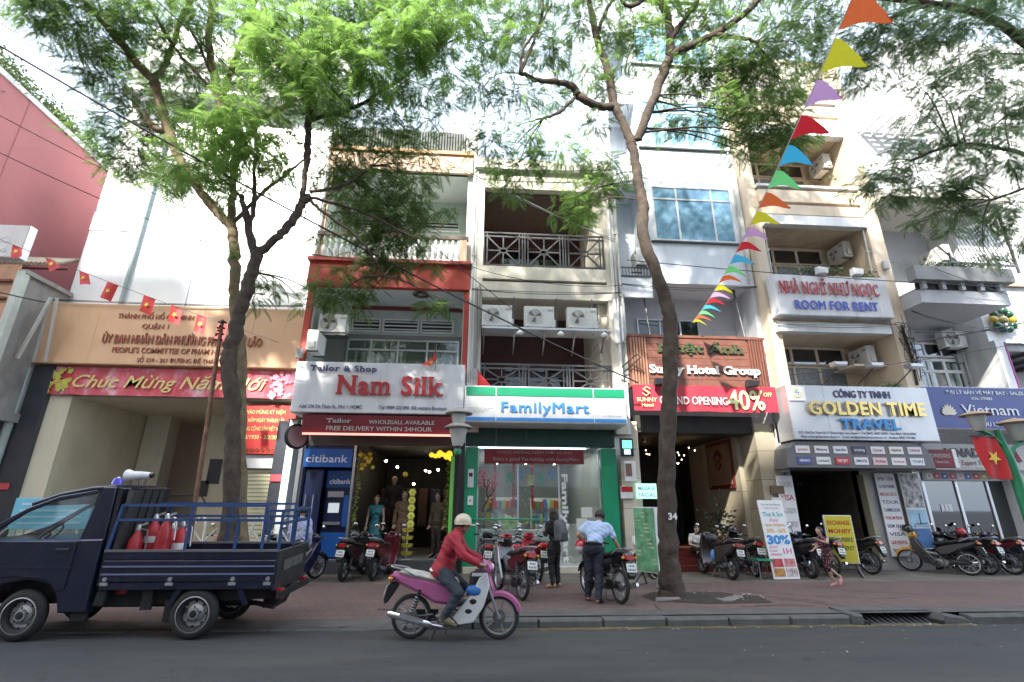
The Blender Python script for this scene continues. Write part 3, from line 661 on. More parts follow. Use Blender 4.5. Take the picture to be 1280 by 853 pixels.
for x, s in ((1.15,'left'),(2.35,'middle'),(3.65,'right')):
    m = MB(); m.lathe([(.02,.1),(.05,.08),(.12,0),(.11,0)], (x,13.45,6.42), (0,0,1), 14); m.cyl((x,13.45,6.5),(x,13.45,6.6),.01,6); tag(m.build('spotlight', white, None, smooth=True), s+' small white spotlight under the row of air conditioners', 'spotlight', 'spotlights under the air conditioner shelf')
m = MB(); m.tube([(4.12,13.8,11.5),(4.12,13.8,7.2),(4.2,13.8,6.2),(4.2,13.8,5.2)], .05, 8); m.box(4.05,4.2,13.7,13.84,6.3,7.3); m.build('conduit', M('white_conduit', (.68,.68,.66), .5), fm, world=True, smooth=True)
m = MB(); m.tube([(-.06,13.8,8.1),(-.02,13.76,7.9),(-.05,13.78,6.5),(-.12,13.78,5.2)], .03, 6); m.tube([(-.14,13.8,8.0),(-.1,13.78,6.5),(-.16,13.78,5.2)], .025, 6); m.build('cable_bundle', M('grey_cable', (.25,.25,.24), .6), fm, world=True, smooth=True)
m = MB(); m.bar((4.2,13.8,5.55),(4.5,13.2,5.8),.03); m.bar((4.2,13.8,5.35),(4.6,13.2,5.7),.03); m.bar((4.5,13.2,5.8),(4.6,13.2,5.7),.03); m.build('flag_bracket', iron, fm, world=True)
fms = sign_box('shop_sign', 'white and green convenience store sign with blue letters', 'sign', -.38,4.02,3.74,4.72,12.98,14.04, white, white)
grn = M('sign_green', (.012,.26,.13), .35); blu = M('sign_blue', (.05,.25,.62), .35)
for a, b in ((-.34,.45),(.48,3.1),(3.13,3.98)):
    bx('green_panel', grn, fms, a,b,12.965,12.985,4.45,4.69); bx('blue_stripe', blu, fms, a,b,12.965,12.985,3.78,3.87)
lettering('FamilyMart', .6,2.98,4.02,.28,12.97, M('family_blue', (.07,.3,.68), .35), fms, depth=.03, fat=.022, spacing=1.1, split=True)
for i, s in enumerate(['277B Pham Ngu Lao, P. Pham Ngu Lao,', 'Q.1, TP.HCM  FamilyMart Vietnam', 'MST 0305792894']): lettering(s, -.28,.4-.12*i,4.1-.055*i,.03,12.975, ac_grey, fms, depth=.006)
lettering('C.H. Tiện lợi 24 giờ', 3.35,3.85,3.93,.04,12.975, ac_grey, fms, depth=.006)

# ================= hotel =================
hw = M('hotel_blue_white', (.74,.78,.84), .55, var=.04, vs=1, dirt=.45, dcol=(.4,.42,.46), stretch=5, bump=.1)
ht = thing('hotel_building', 'white hotel tower with blue glass windows behind the right tree', 'building', (6.6,14.2,0))
bx('tower_wall', hw, ht, 5.42,8.82,13.9,18,8.43,24); bx('tower_side', hw, ht, 4.41,5.42,15.22,18,4.0,24)
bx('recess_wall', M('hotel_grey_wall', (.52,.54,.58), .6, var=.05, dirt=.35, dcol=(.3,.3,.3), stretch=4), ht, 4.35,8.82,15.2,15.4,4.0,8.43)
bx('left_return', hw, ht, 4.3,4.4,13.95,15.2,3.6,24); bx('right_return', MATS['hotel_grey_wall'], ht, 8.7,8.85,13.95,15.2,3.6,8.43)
bx('left_balcony', hw, ht, 4.36,5.42,13.9,15.2,8.43,8.6); bx('left_balcony_front', hw, ht, 4.36,5.42,13.9,13.98,7.9,8.43+.0)
for z in (12.2,15.7,19.2): bx('slot_slab', hw, ht, 4.4,5.42,13.98,15.2,z,z+.5)
for z0, z1, x0, x1 in ((10.0,12.0,5.72,8.4),(13.76,15.7,5.6,8.5),(17.6,19.4,5.6,8.5),(21,22.6,5.6,8.5)):
    window(ht, x0,x1,z0,z1,13.9,[.3,.76], transom=z1-.45, fm=white, gm=M('blue_reflecting_glass', (.32,.55,.75), .08, .35, var=.25, vs=5, dirt=.8, dcol=(.04,.14,.3), ds=2.2), t=.055)
    bx('sill', iron, ht, x0-.2,x1+.35,13.82,13.9,z0-.12,z0-.07)
window(ht, 5.3,7.35,6.4,7.62,15.2,[.36,.7], fm=alum, gm=glass_dark, t=.05)
bx('window_blind', M('blind_grey', (.3,.34,.38), .7, var=.2, vs=6), ht, 6.7,7.3,15.17,15.19,6.4,7.6)
m = MB(); m.box(4.36,5.4,13.86,13.9,8.6,8.64); m.box(4.36,5.4,13.86,13.9,8.9,8.94)
for i in range(11): m.box(4.38+i*.1,4.4+i*.1,13.865,13.895,8.6,8.92)
m.build('railing', iron, ht, world=True)
aircon(4.95, 14.1, 9.0, 'air conditioner standing in the slot left of the hotel windows', face='left', w=.7)
for x in (5.25,8.3): m = MB(); m.cyl((x,14.3,8.43),(x,14.0,6.4),.03,8); m.ball((x,14.3,8.38),.07); m.build('tie_rod', iron, ht, world=True, smooth=True)
hs = thing('hotel_sign', 'red brown wooden hotel sign with dark green and ivory letters', 'sign', (6.5,14,5))
bx('backboard', wood, hs, 4.4,8.6,13.62,13.95,4.95,6.5)
rp = M('red_brown_panel', (.16,.062,.042), .5, var=.18, vs=5)
for i in range(7):
    bx('plank', rp, hs, 4.95,8.05,13.58,13.63,4.97+i*.215,5.175+i*.215)
for k in range(6): bx('slat', M('pale_slat', (.34,.17,.11), .5), hs, 4.45+k*.085,4.5+k*.085,13.56,13.63,4.97,6.45)
for k in range(6): bx('slat', rp, hs, 8.1+k*.085,8.15+k*.085,13.56,13.63,4.97,6.45)
bx('top_trim', wood, hs, 4.38,8.62,13.55,13.66,6.46,6.54)
lettering('Nhật Ánh', 5.25,7.9,6.0,.27,13.57, M('dark_green_letter', (.05,.07,.03), .4), hs, depth=.06, bold=.025, serif=True, split=True)
lettering('Sunny Hotel Group', 4.95,8.3,5.35,.24,13.56, M('ivory_letter', (.75,.73,.66), .4), hs, depth=.06, bold=.03, serif=True, split=True)
gb = thing('opening_banner', 'red grand opening 40% off banner across the hotel front', 'banner', (6.5,13.6,4.2))
m = MB(); n = 30; vs = [(4.4+4.25*i/n, 13.5+.025*math.sin(i*.8), z+.01*math.sin(i*.5)) for z in (4.22,4.6,4.97) for i in range(n+1)]
m.add(vs, [(r*(n+1)+i, r*(n+1)+i+1, (r+1)*(n+1)+i+1, (r+1)*(n+1)+i) for r in range(2) for i in range(n)]); m.build('cloth', M('banner_red', (.4,.025,.045), .5, var=.1, vs=1.5), gb, world=True, smooth=True)
ivory = MATS['ivory_letter']
lettering('GRAND OPENING', 5.15,7.15,4.42,.22,13.46, ivory, gb, depth=.01, bold=.005, serif=True)
lettering('40%', 7.15,8.25,4.3,.55,13.46, M('pale_yellow', (.72,.7,.35), .5), gb, depth=.012, fat=.02)
lettering('OFF', 8.25,8.5,4.68,.12,13.46, MATS['pale_yellow'], gb, depth=.012)
lettering('SUNNY', 4.48,5.08,4.48,.11,13.46, MATS['pale_yellow'], gb, depth=.012, serif=True)
lettering('Hotel', 4.62,4.95,4.33,.1,13.46, MATS['pale_yellow'], gb, depth=.012)
m = MB()
for s in (1, -1): m.tube([(4.78+s*.12,13.46,4.78+s*.06),(4.78+s*.02,13.46,4.78+s*.13),(4.78-s*.08,13.46,4.78+s*.07),(4.78+s*.05,13.46,4.78-s*.02),(4.78+s*.1,13.46,4.78-s*.07)], .016, 6)
m.build('emblem', MATS['pale_yellow'], gb, world=True)
for x, s in ((5.15,'left'),(7.85,'right')):
    m = MB(); m.prism([(-.18,-.09),(.17,-.06),(.2,.1),(-.14,.12)], -.1, .1, round_=.02); m.cyl((0,.1,0),(0,.35,.1),.02,6); o = m.build('floodlight', black, None); o.location = (x,13.3,5.0); tag(o, s+' black floodlight hanging between the hotel sign and the red banner', 'floodlight', 'black floodlights on the hotel front')

# ================= guesthouse with the Golden Time shop =================
gh = thing('guesthouse', 'cream guesthouse with stepped balconies over the grey travel shop sign', 'building', (11,14.2,0))
bx('left_column', cream, gh, 8.86,9.2,13.55,18,3.9,17.6); bx('right_column', cream, gh, 12.72,13.22,13.4,18,3.9,17.6)
bx('back_wall', cream, gh, 9.2,12.72,15.0,15.8,3.9,17.6)
for zf in (0, 3.72, 7.4):
    if zf == 0:
        bx('beam', white, gh, 9.0,12.62,13.35,13.6,6.7,7.0); bx('slab', cream, gh, 9.2,12.72,13.6,15.6,6.72,6.95); bx('planter_front', cream, gh, 9.2,12.72,13.5,13.6,7.12,8.5)
    else:
        b = 6.75+zf-.02
        bx('beam', white, gh, 9.2,12.72,13.35,13.6,b,b+.34); bx('slab', cream, gh, 9.2,12.72,13.6,15.6,b+.1,b+.34)
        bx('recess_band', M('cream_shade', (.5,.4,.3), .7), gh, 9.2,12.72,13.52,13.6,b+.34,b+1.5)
        bx('parapet_band', cream, gh, 9.2,12.72,13.4,13.52,b+.42,b+.78); bx('parapet_band', cream, gh, 9.2,12.72,13.4,13.52,b+.9,b+1.36); bx('top_rail', white, gh, 9.15,12.72,13.34,13.56,b+1.46,b+1.54)
        for k in range(30): pass
    zw = 4.7+zf
    wf = window(gh, 9.5,12.1,zw+1.45,zw+1.95,14.98,[.32,.66], fm=cream, gm=glass_dark, t=.09)
    window(gh, 9.5,12.1,zw-.75,zw+1.3,14.98,[.32,.66], fm=cream, gm=M('wire_grille_glass', (.2,.21,.21), .4, var=.4, vs=14), t=.09)
m = MB()
for i in range(26): m.bar((9.45+i*.105,14.85,4.0),(10.6+i*.105 if 10.6+i*.105 < 12.15 else 12.15,14.85,4.0+(1.15 if 10.6+i*.105 < 12.15 else 12.15-(9.45+i*.105))*1.1),.012)
for i in range(26): m.bar((12.15-i*.105,14.86,4.0),(max(9.45,11.0-i*.105),14.86,4.0+(12.15-i*.105-max(9.45,11.0-i*.105))*1.1),.012)
m.build('security_grille', alum, gh, world=True)
m = MB()
for i in range(34): m.box(9.1+i*.11,9.14+i*.11,13.5,13.54,16.2,17.6)
m.box(9.0,12.9,13.48,13.56,17.6,17.7); m.box(9.0,12.9,13.48,13.56,16.15,16.22); m.build('roof_grille', cream, gh, world=True)
aircon(12.3, 14.45, 9.75, 'air conditioner under the ceiling of the middle cream balcony', face='left', w=.8)
aircon(12.2, 14.4, 5.95, 'air conditioner under the beam of the lowest cream balcony', face='left', w=.8)
aircon(12.3, 14.4, 13.35, 'air conditioner on the topmost cream balcony', face='left', w=.8)
m = MB(); m.box(11.6,12.7,13.9,14.8,5.82,5.88); m.build('ac_shelf', cream, gh, world=True)
rs_ = sign_box('guesthouse_sign', 'white sign with red letters and blue room for rent line on the cream guesthouse', 'sign', 8.95,12.65,7.15,8.5,13.15,13.5, white, white, seams=4)
lettering('NHÀ NGHỈ NHƯ NGỌC', 9.1,12.3,7.86,.4,13.13, sign_red, rs_, depth=.05, bold=.008, spacing=1.06, serif=True, split=True, tilt=-.008)
lettering('ROOM FOR RENT', 9.5,12.15,7.34,.28,13.13, M('blue_letter', (.06,.1,.5), .4), rs_, depth=.05, spacing=1.08, fat=.02, split=True)
for x, s in ((10.55,'left'),(11.7,'right')):
    m = MB(); m.prism([(-.16,0),(.16,0),(.2,.2),(-.14,.24)], -.1, .1, round_=.02); o = m.build('floodlight', white, None); o.location = (x,13.1,8.52); tag(o, s+' white floodlight on top of the room for rent sign', 'floodlight', 'white floodlights on the guesthouse sign')
gs = sign_box('travel_sign', 'silver grey travel company sign with big gold and blue letters', 'sign', 8.72,13.0,3.42,4.96,13.1,13.9, silver, silver, seams=4)
lettering('CÔNG TY TNHH', 10.1,11.8,4.62,.2,13.09, navy, gs, depth=.02, bold=.02)
lettering('GOLDEN TIME', 9.25,12.7,4.12,.36,13.07, M('gold_letter', (.62,.47,.17), .25, .6), gs, depth=.09, spacing=1.08, bold=.03, split=True)
lettering('TRAVEL', 10.1,11.85,3.72,.28,13.07, M('bright_blue_letter', (.03,.25,.6), .35), gs, depth=.07, bold=.035, spacing=1.06, split=True)
lettering('237, 236 De Tham St, P. Pham Ngu Lao, Quan 1, Tel: 84.8. 3837 5059 - Fax: 84.8. 3920 0594', 8.85,12.3,3.58,.065,13.085, navy, gs, depth=.006, bold=.008)
lettering('Web: www.goldentime-travel.vn   Email: info@goldentimetravel.com.vn   Hotline: 0903 779 996', 8.9,12.25,3.47,.065,13.085, navy, gs, depth=.006, bold=.008)
bx('logo_plate', white, gs, 8.76,9.24,13.06,13.09,4.5,4.9)
m = MB(); m.ring((9.0,13.05,4.7),(0,1,0),.11,.014,22,5,a0=.5,a1=5.8); m.build('logo_ring', M('logo_gold', (.6,.5,.1), .4), gs, world=True)
lettering('TT', 8.93,9.07,4.65,.1,13.055, MATS['bright_blue_letter'], gs, depth=.008, bold=.02)
for x, l in ((9.9,'left'),(10.95,'middle'),(12.1,'right')): flood(x,13.3,4.95,.75, l+' pale floodlight on a thin arm above the gold lettered travel sign')
cv = thing('logo_canopy', 'curved grey canopy with two rows of airline logos under the travel sign', 'canopy', (10.8,13.4,2.7))
m = MB(); m.prism([(8.45,2.66),(12.75,2.66),(12.75,2.95),(12.6,3.25),(12.3,3.4),(8.8,3.4),(8.55,3.2)], 13.2, 13.9, round_=.03); m.build('canopy_shell', M('canopy_grey', (.13,.13,.137), .5), cv, world=True)
lc = [(.7,.7,.7),(.7,.68,.66),(.65,.66,.7),(.04,.04,.08),(.7,.62,.62),(.72,.7,.62),(.6,.65,.7),(.06,.08,.25),(.68,.72,.68),(.45,.03,.04),(.7,.7,.72),(.7,.45,.45),(.7,.7,.7),(.66,.7,.72)]
ltx = ['jetstar','Malaysia','Vietnam Airlines','airmekong','Qatar','ASIANA','KOREAN AIR','AIRFRANCE','united','VIETJET','EMIRATES','AirAsia','lotus','THAI']
for i in range(14):
    x = 8.75+(i % 7)*.545; z = 3.06 if i < 7 else 2.76
    o = MB().box(x,x+.4,13.18,13.2,z,z+.2).build('logo_plate', M('logo_plate_%d' % i, lc[i], .4), cv, world=True)
    lettering(ltx[i], x+.05,x+.35,z+.07,.07,13.18, white if sum(lc[i]) < 1 else (sign_red if i % 3 == 0 else navy), cv, depth=.005, bold=.01)

# ================= right houses =================
ah = thing('airline_agency_house', 'grey white house with cantilevered planter balcony over the blue airline sign', 'building', (14.8,14.2,0))
bx('wall', grey_wall, ah, 13.22,16.45,15.0,18,3.6,15.5)
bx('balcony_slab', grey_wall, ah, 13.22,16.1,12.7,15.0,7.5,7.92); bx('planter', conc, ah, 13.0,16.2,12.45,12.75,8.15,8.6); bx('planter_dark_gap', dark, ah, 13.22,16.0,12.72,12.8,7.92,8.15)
for k in range(5): bx('gap_post', grey_wall, ah, 13.3+k*.62,13.42+k*.62,12.6,12.72,7.92,8.15)
bx('planter_end', grey_wall, ah, 16.0,16.15,12.75,15.0,7.92,8.6); bx('balcony_floor', grey_wall, ah, 13.22,16.0,12.75,15,7.93,8.0)
bx('upper_balcony_slab', M('warm_white_soffit', (.66,.62,.56), .6), ah, 13.22,17.6,12.9,15.0,11.4,11.7)
bx('upper_wall', white, ah, 13.22,17.6,13.9,18,15.2,16.3); bx('pergola_wall', grey_wall, ah, 13.3,16.6,13.92,14.1,11.7,15.2)
m = MB()
for i in range(6): m.box(13.9+i*.45,14.0+i*.45,12.9,13.95,14.8,14.95)
for j in range(5): m.box(13.8,16.4,13.0+j*.2,13.06+j*.2,14.95,15.03)
m.build('pergola', white, ah, world=True)
window(ah, 14.5,16.3,6.55,6.95,14.98,[.33,.66], fm=white, gm=glass_dark); window(ah, 14.55,16.25,4.9,6.35,14.98,[.33,.66], transom=6.0, fm=white, gm=glass_clear, t=.1)
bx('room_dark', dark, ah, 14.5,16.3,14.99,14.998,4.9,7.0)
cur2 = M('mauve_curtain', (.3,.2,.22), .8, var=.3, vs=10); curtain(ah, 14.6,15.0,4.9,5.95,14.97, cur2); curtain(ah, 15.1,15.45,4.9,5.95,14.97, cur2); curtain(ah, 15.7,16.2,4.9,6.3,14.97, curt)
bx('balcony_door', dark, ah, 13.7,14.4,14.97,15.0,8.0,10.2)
aircon(15.95, 14.55, 6.75, 'air conditioner with a dark fan under the planter balcony', fanmat=ac_grey)
aircon(15.6, 14.2, 9.6, 'air conditioner against the wall above the planter balcony', face='left', w=.9)
ir = MB(); ir.bar((14.7,12.8,8.6),(14.7,12.8,9.3),.05)
for z in (8.95,): ir.bar((14.6,12.8,z),(17.0,12.9,z),.06)
ir.bar((17.0,12.9,8.7),(17.0,12.9,11.3),.06); ir.bar((17.0,12.9,11.3),(16.2,14.0,11.5),.05); ir.bar((15.2,12.85,8.7),(14.9,13.9,11.0),.05); ir.bar((16.2,14,11.5),(14.9,13.9,11.0),.05)
for i in range(14): ir.bar((15.3+i*.125,12.85,8.8),(15.1+i*.13,13.2,11.0+i*.02),.016)
ir.bar((15.1,13.2,11.05),(17.0,12.9,11.2),.03); ir.bar((15.2,13.0,10.0),(17.0,12.9,10.1),.02)
ir.build('iron_cage', iron, ah, world=True)
vs_ = sign_box('airline_sign', 'blue airline agency sign with a pale lotus', 'sign', 13.0,17.9,3.8,5.05,13.25,14.0, M('airline_blue', (.03,.055,.24), .35), white)
wl = M('white_letter', (.72,.74,.76), .4)
lettering('ĐẠI LÝ BÁN VÉ MÁY BAY - SALES AGENT', 13.7,16.75,4.83,.1,13.24, wl, vs_, depth=.012, bold=.015)
lettering('IATA: 3799883', 14.45,15.1,4.66,.08,13.24, wl, vs_, depth=.01, bold=.01)
lettering('Vietnam Airlines', 14.05,17.6,4.22,.3,13.24, wl, vs_, depth=.02, bold=.005, split=True)
lettering('CTY DU LỊCH - CN ĐINH LÝ - VINADAY', 14.2,17.4,3.9,.11,13.24, wl, vs_, depth=.01, bold=.012)
m = MB()
for k in range(9):
    a = rad(-72+18*k); c = V(13.62,13.22,4.2); L = .34-.08*abs(k-4)/4
    d = V(math.sin(a),0,math.cos(a)); q = V(math.cos(a),0,-math.sin(a)); y = V(0,-.004*(k % 2),0)
    m.add([c+y, c+d*L*.55+q*.055+y, c+d*L+y, c+d*L*.55-q*.055+y], [(0,1,2,3)])
m.build('lotus_emblem', M('lotus_pale_gold', (.65,.62,.5), .4), vs_, world=True)
wh = thing('white_corner_house', 'white house with dark upstairs opening at the right edge', 'building', (19,14.2,0))
bx('wall', white, wh, 16.5,26,14.0,18,6.75,20); bx('pier', white, wh, 16.45,16.75,13.8,18,0,6.76); bx('wall_low', white, wh, 16.75,26,16.5,18,0,6.76); bx('opening_ceiling', iron, wh, 16.75,26,14.1,16.5,6.5,6.74)
bx('magenta_edge', M('magenta_neon_tube', (.35,.05,.3), .5), wh, 16.76,16.8,13.78,13.82,5.0,6.7)
bx('ledge', M('ochre_ledge', (.5,.35,.2), .6), wh, 16.5,26,13.85,14.0,8.75,8.85)
for k in range(3): bx('sign_board', white, wh, 16.95+k*.0,17.25,13.4,13.95,9.0+k*2.0,9.7+k*2.0)
for k in range(8): bx('ceiling_joist', iron, wh, 17+k*.9,17.06+k*.9,14.1,16.4,6.38,6.5)
wr = thing('balloon_wreath', 'round wreath of green and yellow balloons on the white corner house', 'wreath', (17.08,13.9,7.5))
bgr = M('balloon_green', (.02,.09,.05), .2, coat=.5); byl = M('balloon_yellow', (.45,.3,.02), .2, coat=.5)
for k in range(10):
    a = k*2*PI/10; mt = byl if k in (0,5) else bgr
    MB().ball((.34*math.cos(a),-.05,.34*math.sin(a)), (.13,.11,.13), 12, 8).build('balloon', mt, wr, smooth=True)
MB().ball((0,-.05,0), .13, 12, 8).build('balloon', M('balloon_gold', (.3,.27,.12), .2, coat=.5), wr, smooth=True)
# ================= unseen houses behind the camera, added and sized to shade the street =================
opp = [(-40,-22.7,32,'ochre'),(-22.7,-17.4,22.5,'white'),(-17.4,-12.5,26,'grey'),(-12.5,-3.3,25.3,'cream'),(-3.3,2,30,'white'),(2,26,27,'grey')]
om = {'ochre': cream, 'white': white, 'grey': grey_wall, 'cream': cream}
for i, (a, b, h, c) in enumerate(opp):
    t = thing('unseen_shade_house', 'plain %s terraced house out of view across the street, added and sized for its shade, with %s neighbour to its left' % (c, ['no','an ochre','a white','a grey','a cream','another white'][i]), 'building', ((a+b)/2,-8,0), 0, 'unseen terraced houses across the street added for shade')
    bx('wall', om[c], t, a+.01,b-.01,-18,-8,-.13,h); bx('cornice', white, t, a+.01,b-.01,-8.25,-8,h-.4,h-.1)
    for z in np.arange(4.2, h-2, 3.5):
        n = int((b-a)/3)
        for k in range(n): window(t, a+(k+.25)*(b-a)/n,a+(k+.75)*(b-a)/n,z,z+1.7,-7.98,2, fm=alum, gm=glass_dark)
    bx('shopfront', glass_dark, t, a+.8,b-.8,-8.02,-7.97,.0,3)
struct(MB().box(-60,60,-8,-3.8,-.13,0).build('far_pavement', pink_tiles))

# pipes, meters and loose cables on the fronts
random.seed(77)
wpipe = M('weathered_pipe', (.5,.5,.47), .6, dirt=.6, dcol=(.15,.14,.12)); gcab = MATS['grey_cable'] if 'grey_cable' in MATS else M('grey_cable', (.25,.25,.24), .6)
for p_, pts, r in ((fm,[(4.36,13.82,12.0),(4.36,13.82,8.2),(4.4,13.8,7.6),(4.38,13.8,5.1)],.045),(fm,[(4.24,13.78,9.6),(4.22,13.78,6.9)],.025),(ns,[(-5.1,13.84,12.3),(-5.1,13.84,8.9)],.04),(ns,[(-.3,13.78,13.2),(-.28,13.78,5.0)],.035),(gh,[(12.6,13.5,12.0),(12.62,13.46,10.4),(12.6,13.5,8.8)],.03),(gh,[(9.28,13.6,12.0),(9.26,13.6,7.2)],.035),(ah,[(13.35,14.9,11.3),(13.35,14.9,8.0)],.04),(ah,[(16.35,14.8,7.4),(16.3,14.8,3.8)],.035),(ht,[(8.62,13.86,17.0),(8.62,13.86,8.5)],.03),(cb,[(-5.45,14.82,15.0),(-5.45,14.82,7.4)],.05)):
    m = MB(); m.tube(pts, r, 8)
    for k in range(len(pts)-1):
        a, b = V(*pts[k]), V(*pts[k+1]); q = a.lerp(b, .5); m.box(q.x-r*1.5,q.x+r*1.5,q.y-r*1.1,q.y+r*1.6,q.z-.03,q.z+.03)
    m.build('wall_pipe', wpipe, p_, world=True, smooth=True)
for p_, a, b in ((ns,(-5.2,13.7,8.9),(-.3,13.68,8.75)),(fm,(-.3,13.66,7.9),(4.3,13.66,7.95)),(fm,(-.3,13.6,12.3),(4.3,13.6,12.45)),(ht,(4.4,13.78,8.3),(8.8,13.76,8.35)),(gh,(8.9,13.28,6.95),(13.1,13.26,7.05)),(ah,(13.2,13.1,7.4),(16.4,13.8,7.2)),(cb,(-12.6,14.2,7.36),(-5.4,14.2,7.4))):
    m = MB()
    for k in range(3):
        s_ = random.uniform(.03,.16); A_, B_ = V(*a), V(*b); P_ = [A_.lerp(B_,i/16)-V(0,0,s_*4*(i/16)*(1-i/16)+.02*k) for i in range(17)]; m.tube(P_,.009,4)
    m.build('slack_cables', black, p_, world=True)['kind'] = 'stuff'
for p_, x, y, z in ((fm,-.12,13.74,5.1),(gh,12.95,13.36,8.9),(ns,-5.12,13.8,5.6),(ah,16.2,14.9,6.3)): bx('meter_box', ac_grey, p_, x-.09,x+.09,y-.1,y,z,z+.28)
# ---------------- ground floor shops (parts of the houses above) ----------------
shop_step = M('dark_step', (.06,.06,.062), .5, var=.15)
tube_m = M('lit_tube', (1,1,.96), .4, emit=6)
def interior(p, x0, x1, y0, y1, z1, wm, flm, cm, zf=.12):
    bx('shop_back_wall', wm, p, x0,x1,y1,y1+.1,zf-.1,z1); bx('shop_left_wall', wm, p, x0-.1,x0,y0,y1+.1,zf-.1,z1); bx('shop_right_wall', wm, p, x1,x1+.1,y0,y1+.1,zf-.1,z1)
    bx('shop_floor', flm, p, x0,x1,y0,y1,zf-.1,zf); bx('shop_ceiling', cm, p, x0-.1,x1+.1,y0,y1,z1,z1+.1)
def lamp_tube(p, x, y, z, L=1.1, along='y'):
    m = MB(); a = V(x,y,z); b = a+(V(0,L,0) if along == 'y' else V(L,0,0)); m.cyl(a, b, .025, 8); m.build('fluorescent_tube', tube_m, p, world=True)
# tailor and bank machine
floor_grey = M('shop_floor_grey', (.3,.3,.31), .3)
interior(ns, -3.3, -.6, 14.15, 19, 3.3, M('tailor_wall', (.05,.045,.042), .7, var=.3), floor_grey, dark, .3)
bx('front_step', shop_step, ns, -4.8,-.5,13.75,14.3,-.02,.28)
bx('lintel', M('dim_lintel', (.1,.095,.08), .6), ns, -4.9,-.45,14.0,14.12,3.2,4.0)
m = MB(); m.box(-4.8,-4.7,13.85,13.97,0,3.45); m.box(-3.36,-3.3,13.95,14.02,.28,3.2); m.build('steel_post', steel, ns, world=True)
bx('lit_green_jamb', M('green_lit_jamb', (.12,.4,.08), .5, emit=.06), ns, -.72,-.6,13.98,14.1,.28,2.95); bx('black_pier', black, ns, -.6,-.34,13.9,14.1,0,3.3)
m = MB(); m.cyl((-.52,13.84,2.2),(-.52,13.84,3.3),.025,8); m.build('red_neon', M('red_neon', (.8,.05,.02), .4, emit=.5), ns, world=True)
bk = thing('bank_machine_booth', 'dark blue bank machine booth with a lit blue header beside the tailor shop', 'bank machine', (-4,14.2,.28))
nb_ = M('bank_navy', (.012,.02,.07), .35); nb2 = M('bank_blue', (.015,.09,.33), .3, emit=.03)
bx('booth_back', nb_, bk, -4.66,-3.38,15.0,15.1,.28,3.1); bx('booth_side', nb_, bk, -4.68,-4.62,14.0,15.1,.28,3.1); bx('booth_top', nb_, bk, -4.68,-3.36,14.0,15.1,3.1,3.2)
bx('light_sign', nb2, bk, -4.66,-3.4,13.92,14.02,2.62,3.1)
def citi(x0, x1, z0, h, y, p, s='citibank'):
    lettering(s, x0,x1,z0,h,y,wl,p,depth=.01,bold=.006)
    m = MB(); m.ring(((x0+x1)/2-.13*(x1-x0),y-.006,z0+h*1.12),(0,1,0),h*.4,.008,14,5,a0=.5,a1=PI-.5); m.build('red_arc', sign_red, p, world=True)
citi(-4.6,-3.5,2.74,.2,13.92,bk)
bx('header_panel', M('bank_header', (.012,.05,.18), .3, emit=.03), bk, -4.62,-4.2,14.3,14.35,2.1,2.55); bx('header_panel', MATS['bank_header'], bk, -4.1,-3.42,14.3,14.35,2.1,2.55)
lettering('citibank', -4.02,-3.45,2.2,.13,14.3,wl,bk,depth=.008,bold=.015); lettering('citi', -4.55,-4.25,2.2,.13,14.3,M('dim_white', (.3,.33,.4), .5),bk,depth=.008)
bx('machine', nb_, bk, -4.1,-3.42,14.35,14.9,.3,2.1); bx('lower_panel', nb2, bk, -4.1,-3.42,14.28,14.35,.35,.95); bx('screen', M('bank_screen', (.5,.55,.58), .3, emit=.2), bk, -3.98,-3.7,14.3,14.35,1.45,1.7)
bx('keypad_shelf', steel, bk, -4.05,-3.6,14.2,14.35,1.15,1.22); bx('machine_head', steel, bk, -4.02,-3.6,14.28,14.35,1.85,2.0); bx('side_leaflet', nb2, bk, -3.58,-3.45,14.27,14.35,1.1,1.9)
bx('door', nb_, bk, -4.6,-4.15,14.05,14.08,.3,2.55); bx('door_base', nb2, bk, -4.6,-4.15,14.03,14.05,.35,.9)
m = MB(); m.tube([(-4.5,14.0,1.3),(-4.5,13.95,1.32),(-4.5,13.95,1.9),(-4.5,14.0,1.92)],.014,6); m.tube([(-4.3,14.0,1.3),(-4.3,13.95,1.32),(-4.3,13.95,1.9),(-4.3,14.0,1.92)],.014,6); m.build('door_handle', chrome, bk, world=True)
ov = thing('round_sign', 'round black sign hanging left under the white tailor sign', 'sign', (-4.75,13.4,3.35))
m = MB(); m.lathe([(.001,-.05),(.3,-.05),(.33,-.03),(.33,.03),(.3,.05),(.001,.05)], (0,0,0), (.75,-.65,0), 24); m.build('disc', black, ov, smooth=True)
m = MB(); m.lathe([(.001,-.055),(.27,-.055),(.27,-.05)], (0,0,0), (-.75,.65,0), 24); m.build('face', M('dim_pink_face', (.25,.15,.16), .4), ov); m = MB(); m.tube([(0,0,.33),(0,.1,.5),(.1,.5,.5)],.02,6); m.build('hanger', iron, ov)
# mannequins, flowers, balloons come with the people and small things
for x, z, y in ((-2.4,2.75,15.5),(-2.0,2.3,16.5),(-1.7,2.75,17),(-1.55,2.7,16.8),(-1.2,2.7,15.8),(-2.7,2.9,15.2)):
    MB().ball((x,y,z),.035,8,6).build('ceiling_spot', M('warm_spot', (1,.85,.6), .4, emit=14), ns, world=True)
for k in range(6): bx('clothes_rail_garment', M('garment_%d' % (k % 3), [(.1,.05,.04),(.05,.06,.1),(.12,.1,.07)][k % 3], .8, var=.3, vs=8), ns, -3.2+k*.42,-2.9+k*.42,17.6,17.9,1.0,2.2)
